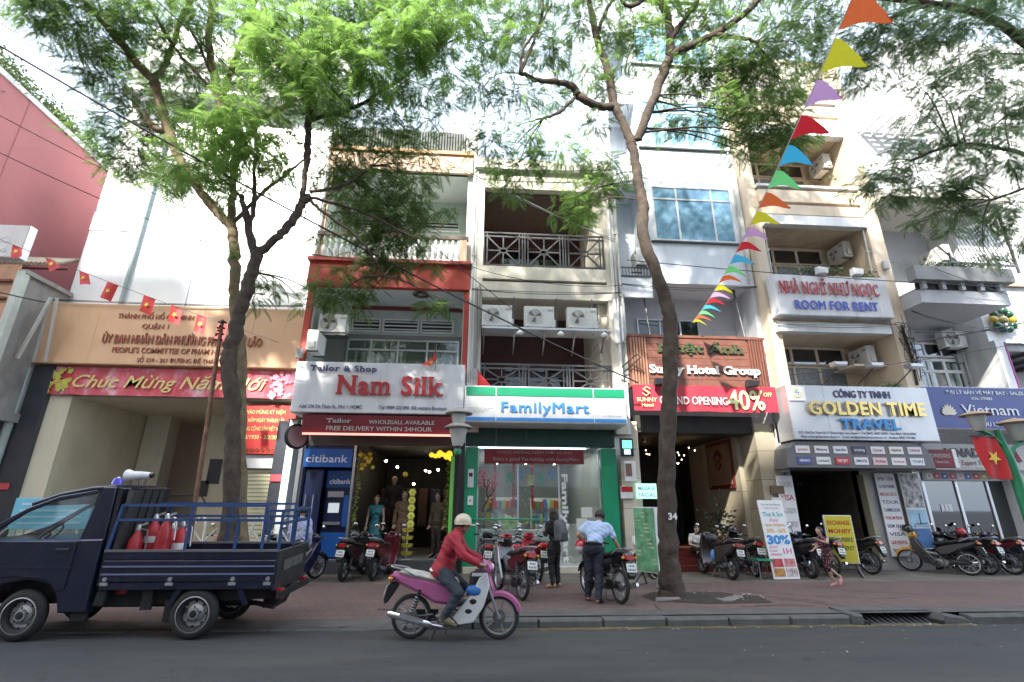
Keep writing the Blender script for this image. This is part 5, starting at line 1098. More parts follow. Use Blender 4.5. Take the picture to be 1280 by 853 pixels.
def tree(name, label, base, limbs, clusters, bark_m, leaf_sets, seed, size=.36):
    t = thing(name, label, 'tree', base); m = MB(); nodes = []; random.seed(seed)
    for pts in limbs:
        Q = smooth_path(pts); Q = [(q[0]+random.gauss(0,.012), q[1]+random.gauss(0,.012), q[2], q[3]*random.uniform(.94,1.07)) for q in Q]
        m.tube([q[:3] for q in Q], [max(.006, q[3]) for q in Q], 12 if Q[0][3] > .09 else 7); nodes += [(np.array(q[:3]), q[3]) for q in Q]
    from mathutils import noise as mn
    m.v = [(x+.022*mn.noise((x*5,y*5,z*2.2)), y+.022*mn.noise((x*5+9,y*5,z*2.2))+.008*mn.noise((x*22,y*22,z*9)), z) for x, y, z in m.v]   # knots and hollows
    tr = m.build('trunk', bark_m, t, world=True, smooth=True, angle=80)
    tw = MB(); N = np.array([n[0] for n in nodes])
    for c in clusters:                                     # a branch out to each spray of leaves, with side twigs
        c3 = np.array(c[:3]); dd = np.linalg.norm(N-c3, axis=1)+.6*np.maximum(0, N[:, 2]-c3[2]); i = int(dd.argmin()); a = N[i]; L = np.linalg.norm(c3-a)
        if L > .15:
            mid = (a+c3)/2+np.array([random.gauss(0,.06),random.gauss(0,.06),.12+.05*L]); r0 = min(.035, .008+.008*L, nodes[i][1]*.7)
            tw.tube(smooth_path([tuple(a), tuple(mid), tuple(c3)], 4), [max(.004, r0*(1-.85*k/8)) for k in range(9)], 5)
        for k in range(4):
            e = c3+np.array([random.gauss(0,c[3]*.5),random.gauss(0,c[3]*.5),random.gauss(-.05,c[3]*.25)]); tw.tube([tuple(c3-np.array([0,0,.02])), tuple((c3+e)/2+np.array([0,0,.04])), tuple(e)], [.006,.005,.003], 4)
    o = tw.build('twigs', bark_m, t, world=True); o['kind'] = 'stuff'
    for k, (mat, sel, cov, *sz) in enumerate(leaf_sets):
        cl = [c for i, c in enumerate(clusters) if sel(i, c)]
        if cl: o = fronds('crown', mat, cl, t, t.location, cov, sz[0] if sz else size, seed=seed+k); o['kind'] = 'stuff'
    return t
# limb points are x, y, z, radius; crown points are x, y, z, spread; the broadest top sprays are added above the view for shade
limbs_c = [[(3.77, 10.2, -0.07, 0.309), (3.8, 10.2, 0.16, 0.24), (3.78, 10.2, 0.65, 0.189), (3.84, 10.2, 1.54, 0.182), (3.97, 10.2, 2.81, 0.17), (4.16, 10.2, 4.18, 0.164), (4.27, 10.2, 5.11, 0.161), (4.31, 10.2, 5.89, 0.158), (4.11, 10.15, 6.77, 0.139), (3.86, 10.1, 7.69, 0.134), (3.89, 10.1, 8.69, 0.13), (3.83, 10.1, 9.51, 0.118), (3.76, 10.1, 10.49, 0.118)], [(3.76, 10.1, 10.49, 0.114), (3.56, 10.1, 11.19, 0.107), (3.38, 10.1, 11.76, 0.108), (3.21, 10.0, 12.88, 0.102), (2.97, 9.9, 13.89, 0.092), (2.79, 9.8, 15.1, 0.082), (2.64, 9.7, 16.54, 0.06)], [(3.38, 10.1, 11.65, 0.1), (2.86, 10.0, 11.57, 0.099), (2.44, 9.9, 11.7, 0.098), (2.2, 9.8, 11.95, 0.087), (1.83, 9.7, 11.95, 0.075), (1.26, 9.5, 11.78, 0.063), (0.8, 9.3, 11.73, 0.052)], [(0.8, 9.3, 11.73, 0.041), (1.26, 9.3, 13.15, 0.043), (1.38, 9.2, 13.87, 0.033), (1.31, 9.1, 14.59, 0.022)], [(0.8, 9.3, 11.73, 0.041), (0.9, 9.2, 12.46, 0.031), (1.33, 9.1, 13.18, 0.032), (1.6, 9.0, 13.77, 0.021)], [(2.31, 9.9, 11.75, 0.044), (1.86, 9.8, 11.1, 0.043), (1.43, 9.7, 10.77, 0.031)], [(3.92, 10.1, 10.62, 0.115), (4.29, 10.0, 11.59, 0.117), (4.68, 10.0, 12.57, 0.124), (4.94, 9.9, 13.27, 0.125)], [(4.94, 9.9, 13.27, 0.117), (5.01, 9.8, 13.95, 0.104), (4.91, 9.7, 14.71, 0.105), (4.61, 9.6, 15.32, 0.094), (4.24, 9.4, 16.59, 0.072)], [(5.0, 9.8, 13.8, 0.081), (5.43, 9.6, 14.42, 0.069), (5.78, 9.5, 14.99, 0.058), (6.29, 9.4, 16.16, 0.048)], [(5.04, 9.9, 13.4, 0.112), (5.6, 9.7, 13.56, 0.105), (6.14, 9.5, 13.77, 0.102), (6.76, 9.3, 14.16, 0.079), (7.32, 9.2, 14.74, 0.069), (8.22, 9.0, 15.78, 0.058)], [(6.13, 9.5, 13.71, 0.079), (6.61, 9.4, 13.55, 0.056), (7.08, 9.3, 13.33, 0.045)], [(2.95, 9.9, 13.89, 0.058), (3.32, 9.8, 14.84, 0.047), (3.76, 9.6, 15.55, 0.035)], [(4.61, 9.6, 15.32, 0.059), (3.89, 9.5, 14.56, 0.057), (3.53, 9.4, 14.64, 0.045)]]
crown_c = [(6.75, 9.6, 13.0, 0.64), (7.51, 9.9, 12.55, 0.7), (6.52, 10.3, 12.04, 0.57), (7.33, 10.5, 11.46, 0.53), (7.95, 10.3, 11.73, 0.57), (8.43, 9.7, 12.69, 0.48), (5.93, 9.9, 13.27, 0.48), (5.32, 10.1, 13.16, 0.4), (4.58, 10.2, 13.35, 0.4), (7.57, 9.4, 13.26, 0.56), (7.2, 10.8, 11.03, 0.31), (8.86, 10.4, 11.34, 0.31), (0.63, 9.6, 11.45, 0.52), (0.16, 10.0, 10.29, 0.52), (1.05, 9.9, 10.51, 0.48), (1.46, 9.6, 12.97, 0.5), (0.81, 9.4, 13.79, 0.59), (1.9, 10.2, 10.2, 0.61), (0.99, 10.3, 9.86, 0.53), (2.9, 10.5, 10.13, 0.54), (2.44, 10.8, 9.34, 0.54), (3.16, 10.8, 9.7, 0.47), (1.9, 9.7, 13.13, 0.47), (2.72, 10.1, 12.8, 0.56), (3.0, 10.6, 11.67, 0.39), (3.49, 9.8, 13.96, 0.53), (4.17, 9.8, 14.17, 0.53), (3.96, 10.3, 13.86, 0.59), (5.63, 10.0, 14.25, 0.5), (5.21, 10.5, 12.85, 0.5), (5.89, 10.3, 12.98, 0.54), (5.76, 10.8, 12.04, 0.5), (5.08, 10.9, 11.81, 0.36), (6.46, 10.2, 12.78, 0.62), (7.07, 9.8, 12.97, 0.74), (6.73, 10.0, 11.9, 0.56), (7.27, 10.0, 11.41, 0.77), (7.91, 10.2, 10.84, 0.47), (7.99, 9.7, 12.1, 0.55), (8.45, 9.5, 13.46, 0.56), (7.75, 9.3, 14.02, 0.61), (6.41, 9.6, 14.57, 0.53), (8.64, 9.0, 13.87, 0.51), (8.77, 9.0, 12.9, 0.33), (2.53, 11.0, 8.92, 0.34), (2.0, 11.0, 8.89, 0.21), (0.73, 10.9, 9.44, 0.29), (0.34, 10.9, 10.17, 0.34), (6.49, 9.8, 13.64, 0.49), (5.72, 9.6, 14.51, 0.49), (4.92, 9.8, 14.84, 0.59), (2.48, 9.7, 14.33, 0.57), (3.37, 10.5, 12.71, 0.4), (1.74, 10.2, 12.01, 0.43), (0.31, 9.6, 12.87, 0.5), (8.55, 10.6, 11.49, 0.31), (8.0, 10.8, 10.95, 0.27), (3.79, 11.0, 10.06, 0.3), (-0.17, 9.9, 11.69, 0.45), (6.9, 10.9, 11.79, 0.37), (1.92, 9.4, 15.69, 1.21), (3.75, 9.4, 16.21, 1.35), (5.56, 9.3, 16.26, 1.35), (7.3, 9.1, 16.15, 1.34), (8.61, 8.8, 15.53, 1.09), (0.58, 9.2, 15.25, 1.07)]
limbs_a = [[(-4.41, 9.9, 0.83, 0.196), (-4.5, 9.9, 1.51, 0.15), (-4.67, 9.9, 2.67, 0.146), (-4.85, 9.9, 3.6, 0.139), (-5.05, 9.9, 4.41, 0.143), (-5.06, 9.9, 4.93, 0.134), (-4.99, 9.85, 5.62, 0.131), (-4.93, 9.85, 6.18, 0.127), (-4.85, 9.8, 6.77, 0.117)], [(-4.85, 9.8, 6.77, 0.094), (-4.52, 9.8, 7.17, 0.089), (-4.23, 9.8, 7.65, 0.091), (-4.08, 9.8, 8.08, 0.092), (-4.0, 9.8, 8.27, 0.091)], [(-4.09, 9.8, 8.14, 0.076), (-4.08, 9.7, 8.64, 0.067), (-4.08, 9.6, 9.33, 0.077), (-4.13, 9.5, 10.15, 0.078), (-4.28, 9.4, 11.11, 0.06), (-4.39, 9.2, 12.0, 0.05), (-4.54, 9.0, 13.03, 0.041)], [(-4.87, 9.8, 6.69, 0.088), (-5.11, 9.8, 7.31, 0.083), (-5.3, 9.8, 7.87, 0.065), (-5.45, 9.8, 8.21, 0.057)], [(-5.11, 9.8, 7.31, 0.055), (-5.09, 9.7, 8.06, 0.047), (-5.16, 9.6, 8.72, 0.038), (-5.14, 9.4, 9.54, 0.038)], [(-4.0, 9.8, 8.27, 0.038), (-3.41, 10.0, 8.25, 0.039), (-2.74, 10.3, 8.2, 0.03), (-1.61, 10.6, 7.73, 0.03)], [(-3.95, 9.8, 8.4, 0.038), (-3.29, 10.0, 8.76, 0.039), (-2.72, 10.1, 9.41, 0.03)], [(-4.16, 9.5, 10.15, 0.049), (-3.57, 9.6, 10.47, 0.05), (-2.68, 9.6, 11.07, 0.041), (-1.28, 9.3, 12.26, 0.031), (-0.9, 9.2, 12.83, 0.021)], [(-4.0, 9.8, 8.27, 0.048), (-3.72, 9.9, 8.01, 0.038), (-2.83, 10.2, 7.44, 0.029), (-2.29, 10.6, 6.74, 0.03)]]
limbs_b = [[(-4.51, 10.6, 0.78, 0.155), (-4.71, 10.6, 1.81, 0.138), (-4.93, 10.6, 3.07, 0.131), (-5.12, 10.6, 4.26, 0.124), (-5.32, 10.6, 5.16, 0.127), (-5.56, 10.6, 6.12, 0.117), (-5.75, 10.6, 7.12, 0.114), (-5.94, 10.6, 7.86, 0.116)], [(-5.94, 10.6, 7.86, 0.102), (-6.29, 10.5, 8.19, 0.102), (-6.62, 10.4, 8.57, 0.102), (-6.98, 10.3, 9.04, 0.102), (-7.31, 10.2, 9.51, 0.102), (-7.57, 10.1, 10.11, 0.104), (-7.83, 10.0, 10.72, 0.102), (-8.06, 9.9, 11.34, 0.105), (-8.18, 9.9, 11.51, 0.101)], [(-8.18, 9.9, 11.51, 0.101), (-8.53, 9.8, 11.83, 0.093), (-8.79, 9.6, 12.14, 0.091), (-9.03, 9.4, 12.39, 0.08), (-9.28, 9.2, 12.63, 0.06), (-9.7, 9.0, 13.05, 0.049)], [(-8.14, 9.9, 11.51, 0.082), (-7.89, 9.8, 11.76, 0.072), (-7.78, 9.7, 12.29, 0.062), (-7.59, 9.5, 12.86, 0.062), (-7.35, 9.3, 13.43, 0.052), (-7.19, 9.1, 14.27, 0.042)], [(-7.7, 10.1, 10.11, 0.081), (-7.88, 10.0, 10.12, 0.07), (-8.03, 9.9, 10.3, 0.05), (-8.12, 9.9, 10.49, 0.04)], [(-5.94, 10.6, 7.86, 0.09), (-6.01, 10.5, 8.56, 0.091), (-6.05, 10.4, 9.17, 0.081), (-5.93, 10.2, 9.83, 0.081), (-5.49, 10.0, 10.52, 0.072), (-4.71, 9.8, 10.88, 0.061)], [(-5.93, 10.2, 9.83, 0.081), (-6.24, 10.0, 10.47, 0.1), (-6.52, 9.9, 11.04, 0.103), (-6.67, 9.8, 11.6, 0.093), (-6.82, 9.6, 12.26, 0.082), (-6.84, 9.4, 13.07, 0.062), (-6.86, 9.2, 13.89, 0.052)], [(-6.44, 9.9, 11.04, 0.082), (-6.23, 9.7, 11.7, 0.072), (-6.06, 9.5, 12.34, 0.062), (-5.87, 9.3, 13.03, 0.052), (-5.58, 9.1, 13.88, 0.042)], [(-6.59, 9.9, 11.13, 0.041), (-7.1, 9.6, 11.6, 0.04), (-7.55, 9.4, 12.09, 0.04), (-8.12, 9.1, 12.95, 0.03)], [(-6.62, 9.9, 11.28, 0.041), (-7.04, 9.6, 12.24, 0.031), (-7.32, 9.4, 12.76, 0.031)], [(-5.96, 10.6, 7.97, 0.05), (-5.27, 10.4, 8.76, 0.04), (-4.38, 10.2, 9.58, 0.031)]]
crown_b = [(-9.9, 8.8, 12.13, 0.54), (-9.47, 9.2, 12.31, 0.71), (-9.02, 9.8, 12.18, 0.63), (-9.44, 9.2, 11.57, 0.51), (-7.97, 9.0, 12.2, 0.63), (-10.19, 8.6, 12.21, 0.5), (-9.17, 9.9, 11.38, 0.54), (-9.37, 9.7, 11.28, 0.34), (-9.59, 10.4, 10.61, 0.47), (-8.79, 10.3, 11.07, 0.56), (-8.93, 10.6, 10.47, 0.56), (-9.59, 10.8, 10.28, 0.36), (-8.89, 11.0, 10.07, 0.49), (-8.23, 10.8, 10.69, 0.45), (-7.51, 9.5, 12.08, 0.5), (-6.8, 9.2, 12.56, 0.54), (-7.34, 10.0, 11.76, 0.52), (-7.9, 10.3, 11.39, 0.44), (-7.2, 10.4, 11.03, 0.48), (-7.83, 10.8, 9.73, 0.4), (-9.02, 11.0, 9.41, 0.32), (-9.44, 11.0, 9.92, 0.28), (-8.59, 11.0, 9.6, 0.36), (-8.73, 10.4, 12.21, 0.5), (-10.1, 9.1, 12.0, 0.26), (-8.65, 9.1, 12.51, 0.53), (-7.5, 9.1, 12.62, 0.53), (-7.72, 10.8, 10.6, 0.37), (-6.7, 9.9, 12.22, 0.4), (-5.87, 9.7, 11.81, 0.43), (-6.13, 10.0, 11.47, 0.4), (-7.35, 10.8, 9.76, 0.28), (-6.94, 10.8, 10.15, 0.29), (-6.1, 10.5, 8.45, 0.23), (-6.38, 10.6, 8.73, 0.23), (-5.7, 10.5, 7.28, 0.19), (-6.73, 10.8, 9.55, 0.28), (-9.5, 8.7, 13.44, 1.11), (-8.21, 8.8, 13.72, 1.14), (-6.85, 8.9, 14.01, 1.07), (-10.27, 8.3, 13.01, 1.06)]
crown_a2 = [(-6.24, 9.0, 8.34, 0.23), (-5.87, 8.9, 9.16, 0.31), (-5.45, 8.8, 9.67, 0.31), (-5.04, 8.9, 9.15, 0.27), (-6.02, 9.2, 8.02, 0.17), (-4.73, 9.0, 8.84, 0.21), (-6.89, 9.4, 8.26, 0.14), (-5.52, 9.0, 8.64, 0.24), (-4.6, 8.4, 11.05, 0.38), (-3.83, 8.3, 10.66, 0.38), (-4.98, 8.4, 11.84, 0.36), (-3.21, 8.2, 11.28, 0.42), (-2.49, 8.3, 10.66, 0.38), (-1.74, 8.1, 11.29, 0.42), (-1.08, 8.1, 11.82, 0.35), (-3.57, 8.5, 10.12, 0.27), (-4.41, 8.6, 10.49, 0.28), (-7.68, 9.6, 9.37, 0.14), (0.55, 8.6, 12.22, 0.19)]
crown_a3 = [(-4.09, 10.6, 9.32, 0.32), (-3.6, 10.9, 8.61, 0.36), (-1.26, 10.8, 9.87, 0.33), (-0.94, 11.3, 9.01, 0.25), (-2.77, 11.4, 8.26, 0.37), (-2.23, 11.7, 7.4, 0.33), (-1.32, 11.7, 7.67, 0.25), (-4.02, 11.0, 7.86, 0.24), (-3.96, 11.5, 7.01, 0.28), (-3.09, 11.9, 6.33, 0.2), (-4.4, 11.6, 6.38, 0.2), (-3.43, 10.9, 9.82, 0.46), (-2.82, 11.2, 9.22, 0.5), (-2.17, 11.4, 8.53, 0.46), (-2.56, 11.6, 7.8, 0.38), (-3.58, 11.0, 9.16, 0.33), (-1.76, 11.0, 9.25, 0.33), (-3.18, 11.3, 8.54, 0.37), (-1.56, 11.5, 8.5, 0.3), (-2.21, 10.9, 9.89, 0.38), (-3.05, 11.7, 7.37, 0.29), (-3.7, 11.7, 6.56, 0.28), (-3.3, 11.8, 6.68, 0.25), (-4.67, 10.1, 6.27, 0.21), (-4.82, 10.1, 5.88, 0.17)]
crown_a = [(-5.9, 9.0, 12.64, 0.53), (-4.91, 8.8, 12.1, 0.56), (-4.16, 8.7, 12.17, 0.59), (-5.04, 9.0, 11.35, 0.55), (-4.27, 8.9, 11.18, 0.58), (-3.56, 8.7, 12.48, 0.6), (-2.91, 8.6, 12.54, 0.63), (-2.04, 8.5, 12.24, 0.63), (-1.32, 8.5, 12.43, 0.63), (-3.54, 9.0, 11.59, 0.56), (-2.77, 8.8, 11.67, 0.59), (-1.91, 8.7, 11.39, 0.59), (-1.22, 8.8, 11.81, 0.56), (-0.41, 8.8, 12.9, 0.54), (-0.3, 9.2, 12.35, 0.4), (-0.78, 9.6, 11.85, 0.4), (-3.4, 9.4, 11.06, 0.57), (-2.47, 9.4, 11.25, 0.58), (-1.69, 9.3, 11.09, 0.5), (-4.83, 9.4, 10.71, 0.52), (-3.89, 9.3, 10.8, 0.52), (-5.64, 9.4, 10.18, 0.48), (-6.17, 9.5, 9.9, 0.44), (-5.82, 9.6, 9.67, 0.48), (-5.22, 9.5, 10.08, 0.48), (-6.41, 9.9, 9.21, 0.41), (-6.92, 10.1, 9.0, 0.37), (-7.31, 10.2, 8.9, 0.26), (-5.87, 9.9, 9.24, 0.41), (-5.34, 9.8, 9.53, 0.41), (-4.87, 9.8, 10.03, 0.46), (-4.35, 9.9, 10.03, 0.38), (-3.75, 9.9, 10.55, 0.55), (-2.99, 9.9, 10.6, 0.59), (-2.24, 10.0, 10.75, 0.56), (-3.28, 10.2, 10.0, 0.55), (-2.52, 10.3, 10.01, 0.56), (-1.75, 10.3, 10.3, 0.44), (-3.85, 10.3, 9.69, 0.43), (-5.03, 10.3, 9.27, 0.35), (-3.47, 10.5, 9.28, 0.48), (-2.61, 10.6, 9.28, 0.56), (-1.85, 10.7, 9.52, 0.45), (-2.91, 10.9, 8.72, 0.53), (-2.12, 11.0, 8.64, 0.57), (-1.53, 11.0, 8.86, 0.33), (-2.41, 11.2, 8.05, 0.53), (-1.82, 11.3, 8.01, 0.45), (-2.95, 11.0, 7.9, 0.36), (-2.69, 11.4, 7.46, 0.41), (-3.32, 11.3, 7.05, 0.32), (-3.49, 11.4, 6.59, 0.4), (-3.83, 11.3, 6.44, 0.27), (-2.94, 11.5, 6.72, 0.28), (-2.1, 11.5, 7.42, 0.29), (-1.27, 11.8, 6.57, 0.29), (-0.95, 11.8, 6.47, 0.21), (-4.82, 10.2, 6.45, 0.25), (-4.94, 10.2, 5.96, 0.21), (-4.55, 10.3, 6.12, 0.14), (-5.16, 10.2, 6.44, 0.14), (-4.63, 10.2, 9.33, 0.27), (-5.14, 10.1, 8.66, 0.22), (-5.67, 10.1, 8.63, 0.22), (-0.98, 10.0, 11.34, 0.29), (-1.38, 10.2, 10.99, 0.29), (-4.09, 10.6, 8.62, 0.23), (-5.05, 9.9, 9.18, 0.26), (-5.61, 8.7, 13.85, 1.06), (-4.03, 8.5, 13.73, 1.14), (-2.51, 8.4, 13.74, 1.14), (-1.01, 8.4, 13.9, 1.16)]
limbs_d = [[(9.68, 7.6, 0.22, 0.288), (10.33, 7.6, 2.08, 0.209), (11.37, 7.6, 4.91, 0.211), (12.28, 7.6, 7.52, 0.219), (12.83, 7.5, 10.12, 0.208), (13.0, 7.4, 12.36, 0.191), (13.0, 7.3, 14.33, 0.139)], [(12.83, 7.5, 10.12, 0.111), (12.19, 7.5, 11.44, 0.097), (11.48, 7.6, 12.48, 0.088), (10.51, 7.7, 12.9, 0.069), (9.77, 7.9, 13.23, 0.061), (9.2, 8.1, 13.58, 0.041)], [(12.28, 7.6, 7.52, 0.078), (11.69, 7.6, 8.26, 0.06), (11.07, 7.7, 8.7, 0.044), (10.12, 7.9, 9.01, 0.036), (9.24, 8.2, 8.79, 0.027)], [(10.51, 7.7, 12.9, 0.059), (9.87, 7.9, 12.84, 0.05), (9.39, 8.1, 12.66, 0.04)], [(11.69, 7.6, 8.26, 0.034), (10.93, 7.7, 7.8, 0.026), (10.26, 7.8, 7.55, 0.026)]]
crown_d = [(9.13, 8.2, 12.5, 0.54), (9.87, 8.1, 12.58, 0.62), (8.66, 8.5, 11.67, 0.42), (8.98, 8.5, 11.32, 0.31), (9.49, 8.3, 12.02, 0.46), (10.09, 8.0, 11.84, 0.52), (10.62, 7.8, 12.27, 0.56), (11.17, 7.6, 12.45, 0.56), (11.62, 7.5, 11.75, 0.65), (10.78, 7.8, 11.19, 0.47), (11.03, 7.6, 10.53, 0.53), (10.23, 8.1, 10.76, 0.4), (10.42, 7.9, 10.0, 0.49), (10.85, 7.6, 9.42, 0.58), (9.92, 8.3, 10.24, 0.29), (9.41, 8.5, 9.48, 0.29), (10.0, 8.1, 9.18, 0.45), (10.38, 7.8, 8.74, 0.47), (10.68, 7.5, 8.22, 0.48), (9.41, 8.5, 8.78, 0.32), (8.91, 8.7, 8.74, 0.4), (9.56, 8.5, 8.31, 0.39), (9.16, 8.8, 8.29, 0.32), (9.97, 8.3, 8.12, 0.38), (9.88, 8.7, 7.78, 0.32), (10.2, 8.4, 7.66, 0.27), (10.48, 7.7, 7.4, 0.38), (10.2, 7.9, 7.05, 0.32), (10.37, 7.7, 6.58, 0.31), (10.27, 8.1, 8.26, 0.34), (10.24, 8.8, 7.42, 0.18), (8.64, 8.9, 8.55, 0.26), (9.86, 8.2, 11.07, 0.26), (10.04, 8.1, 6.43, 0.16), (11.17, 7.4, 9.68, 0.44), (9.76, 8.0, 14.47, 1.1), (11.17, 7.7, 14.46, 1.18), (12.5, 7.5, 14.03, 1.16), (8.91, 8.3, 15.42, 1.05)]
near = lambda i, c: c[1] < 9.45
tree_c = tree('street_tree', 'right pavement tree with forked trunk and number 34 painted on its bark', (4.1,10.2,0), limbs_c, crown_c, bark, [(leafA, lambda i, c: i % 3 < 2, .85), (leafB, lambda i, c: i % 3 == 2, .7)], 31)
tree('street_tree', 'dark left tree with a kinked trunk behind the truck bed', (-4.6,9.9,-.05), limbs_a, crown_a+crown_a2+crown_a3, bark, [(leafA, lambda i, c: i < len(crown_a) and c[1] > 9.7, .8), (leafB, lambda i, c: i < len(crown_a) and c[1] <= 9.7, .9), (leafB, lambda i, c: c in crown_a2, .75, .6), (leafA, lambda i, c: c in crown_a3, .62)], 32)
tree('street_tree', 'pale barked left tree standing close behind the dark one', (-4.6,10.6,-.02), limbs_b, crown_b, bark_pale, [(leafA, lambda i, c: i % 3 < 2, .8), (leafB, lambda i, c: i % 3 == 2, .75)], 33)
tree('street_tree', 'tree with deep green drooping sprays reaching in at the upper right corner', (10.4,7.6,-.13), limbs_d, crown_d, bark, [(leafC, lambda i, c: True, .95)], 34)
tn = lettering('34', 3.77, 3.95, 1.4, .12, 9.985, white, tree_c, depth=.012, bold=.03, name='painted_number')
tn['kind'] = 'stuff'
# ---------------- lamps, poles, flags, wires ----------------
lamp_green = M('lamp_post_green', (.02,.2,.09), .4, var=.2); lamp_shade = M('lamp_shade_white', (.5,.5,.46), .5, dirt=.3); lamp_hat = M('lamp_hat_tan', (.4,.28,.17), .6, var=.15)
def hood(p, x, y, z, s, hat):
    m = MB(); m.lathe([(.09*s,0),(.11*s,.02*s),(.19*s,.36*s),(.18*s,.37*s)],(x,y,z),(0,0,1),20); o = m.build('lamp_shade', lamp_shade, p, smooth=True)
    m = MB(); m.lathe([(.30*s,.36*s),(.31*s,.375*s),(.2*s,.43*s),(.03*s,.47*s),(.001,.48*s)],(x,y,z),(0,0,1),24); m.build('lamp_hat', hat, p, smooth=True); return o
lp = thing('street_lamp', 'black pavement lamp with two tiered white shades before the white tailor sign', 'street lamp', (-.42,10.7,0))
m = MB(); m.lathe([(.14,0),(.14,.25),(.09,.35),(.06,.5),(.05,2.6),(.07,2.64),(.07,2.8),(.05,2.85)],n=16); m.build('post', black, lp, smooth=True)
m = MB(); m.lathe([(.075,2.66),(.085,2.68),(.085,2.76),(.075,2.78)],n=16); m.build('green_collar', lamp_green, lp, smooth=True)
grey_hat = M('lamp_hat_grey', (.35,.34,.31), .6)
m = MB(); m.lathe([(.1,2.84),(.12,2.88),(.2,3.2),(.19,3.22)],n=20); m.build('lamp_shade', lamp_shade, lp, smooth=True)
m = MB(); m.lathe([(.30,3.22),(.31,3.24),(.17,3.32),(.13,3.33)],n=24); m.build('lamp_hat', grey_hat, lp, smooth=True)
m = MB(); m.lathe([(.13,3.33),(.17,3.52),(.16,3.53)],n=20); m.build('lamp_shade', lamp_shade, lp, smooth=True)
m = MB(); m.lathe([(.29,3.53),(.3,3.55),(.15,3.63),(.02,3.7),(.001,3.71)],n=24); m.build('lamp_hat', grey_hat, lp, smooth=True)
lq = thing('street_lamp', 'green street lamp with two tan topped lamps and a flag at the right edge', 'street lamp', (10.3,9.0,0))
m = MB(); m.tube([(0,0,0),(-.02,0,1.5),(-.06,0,2.5),(-.14,0,3.1)],[.12,.1,.085,.05],14); m.build('post', lamp_green, lq, smooth=True)
m = MB(); m.tube([(-.1,0,2.75),(-.3,0,3.0),(-.5,0,3.08)],[.05,.04,.04],10); m.tube([(-.06,0,2.5),(.1,0,2.75),(.3,0,2.85),(.33,0,2.9)],[.04,.035,.035,.03],10); m.build('arm', lamp_green, lq, smooth=True)
hood(lq,-.5,0,3.06,.85,lamp_hat); hood(lq,.3,0,2.88,.95,lamp_hat)
flag_red = M('flag_red', (.52,.02,.02), .6, var=.06); star_y = M('flag_star', (.75,.55,.05), .5)
def star(m, c, r, n=(0,-1,0), rot=0):
    c = V(*c); n = V(*n).normalized(); a = n.cross(V(0,0,1)).normalized() if abs(n.z) < .9 else V(1,0,0); b = a.cross(n)
    P = [c+n*.004+(a*math.sin(k*PI/5+rot)+b*math.cos(k*PI/5+rot)*(-1))*(r if k % 2 == 0 else r*.4) for k in range(10)]
    m.add([c+n*.004]+P, [(0,k+1,(k+1) % 10+1) for k in range(10)])
fg = thing('national_flag', 'red flag with yellow star hanging from the green street lamp', 'flag', (9.95,8.95,2.95))
m = MB(); nx, nz = 10, 10
vs = [(-.42+.5*i/nx+.06*(1-j/nz)*0+.12*(j/nz), .03*math.sin(i*.9+j*.4), -.78*j/nz-.02*i/nx+.05*(1-i/nx)*0) for j in range(nz+1) for i in range(nx+1)]
m.add(vs, [(j*(nx+1)+i,j*(nx+1)+i+1,(j+1)*(nx+1)+i+1,(j+1)*(nx+1)+i) for j in range(nz) for i in range(nx)]); m.build('cloth', flag_red, fg, smooth=True)
m = MB(); star(m,(-.12,-.045,-.4),.14); star(m,(-.12,.05,-.4),.14,(0,1,0)); m.build('star', star_y, fg)
m = MB(); m.cyl((-.45,0,.01),(.1,0,0),.012,6); m.build('flag_rod', iron, fg)
# rusty pole by the left trees
rp_ = thing('utility_pole', 'thin rusty pole with cable clamps left of the left tree trunk', 'pole', (-5.2,10.0,0))
m = MB(); m.tube([(.05,0,0),(.0,0,1.5),(-.2,0,5.3)],[.05,.045,.04],10); m.build('post', M('rusty_pole', (.2,.11,.07), .8, var=.4, vs=6), rp_, smooth=True)
m = MB()
for k in range(4): m.box(-.27,-.12,-.03,.03,4.85+k*.13,4.88+k*.13)
for k in range(5): m.ball((-.26+.02*k,-.05,4.85+.1*k),.025,8,6)
m.build('cable_clamps', black, rp_)
# strings of flags
def sag(a, b, s, t): p = V(*a).lerp(V(*b), t); p.z -= s*4*t*(1-t); return p
bn = thing('bunting', 'string of many coloured pennants rising from the hotel front up to the right', 'bunting', (6.52,13.6,7.07), 0)
A, B = (3.9,3.7,6.75), (6.52,13.6,7.07); rec = V(*A); org = bn.location
m = MB(); m.tube([sag(A,B,.3,-.25+1.25*k/50)-org for k in range(51)],.006,4); m.build('string', M('white_string', (.7,.7,.7), .6), bn)
pc = [(.62,.13,.04),(.55,.5,.03),(.5,.28,.5),(.5,.02,.03),(.05,.38,.6),(.16,.6,.2)]
pcm = [leaf_cloth for leaf_cloth in [None]]
def cloth_mat(name, c):
    m = bpy.data.materials.new(name); m.use_nodes = True; N = m.node_tree.nodes; L = m.node_tree.links; b = N['Principled BSDF']; b.inputs['Base Color'].default_value = (*c,1); b.inputs['Roughness'].default_value = .6
    t = N.new('ShaderNodeBsdfTranslucent'); t.inputs[0].default_value = (*[min(1,x*1.3) for x in c],1); mx = N.new('ShaderNodeMixShader'); mx.inputs[0].default_value = .4
    L.new(b.outputs[0],mx.inputs[1]); L.new(t.outputs[0],mx.inputs[2]); L.new(mx.outputs[0],N['Material Output'].inputs[0]); return m
pcm = [cloth_mat('pennant_cloth_%d' % i, c) for i, c in enumerate(pc)]
random.seed(17)
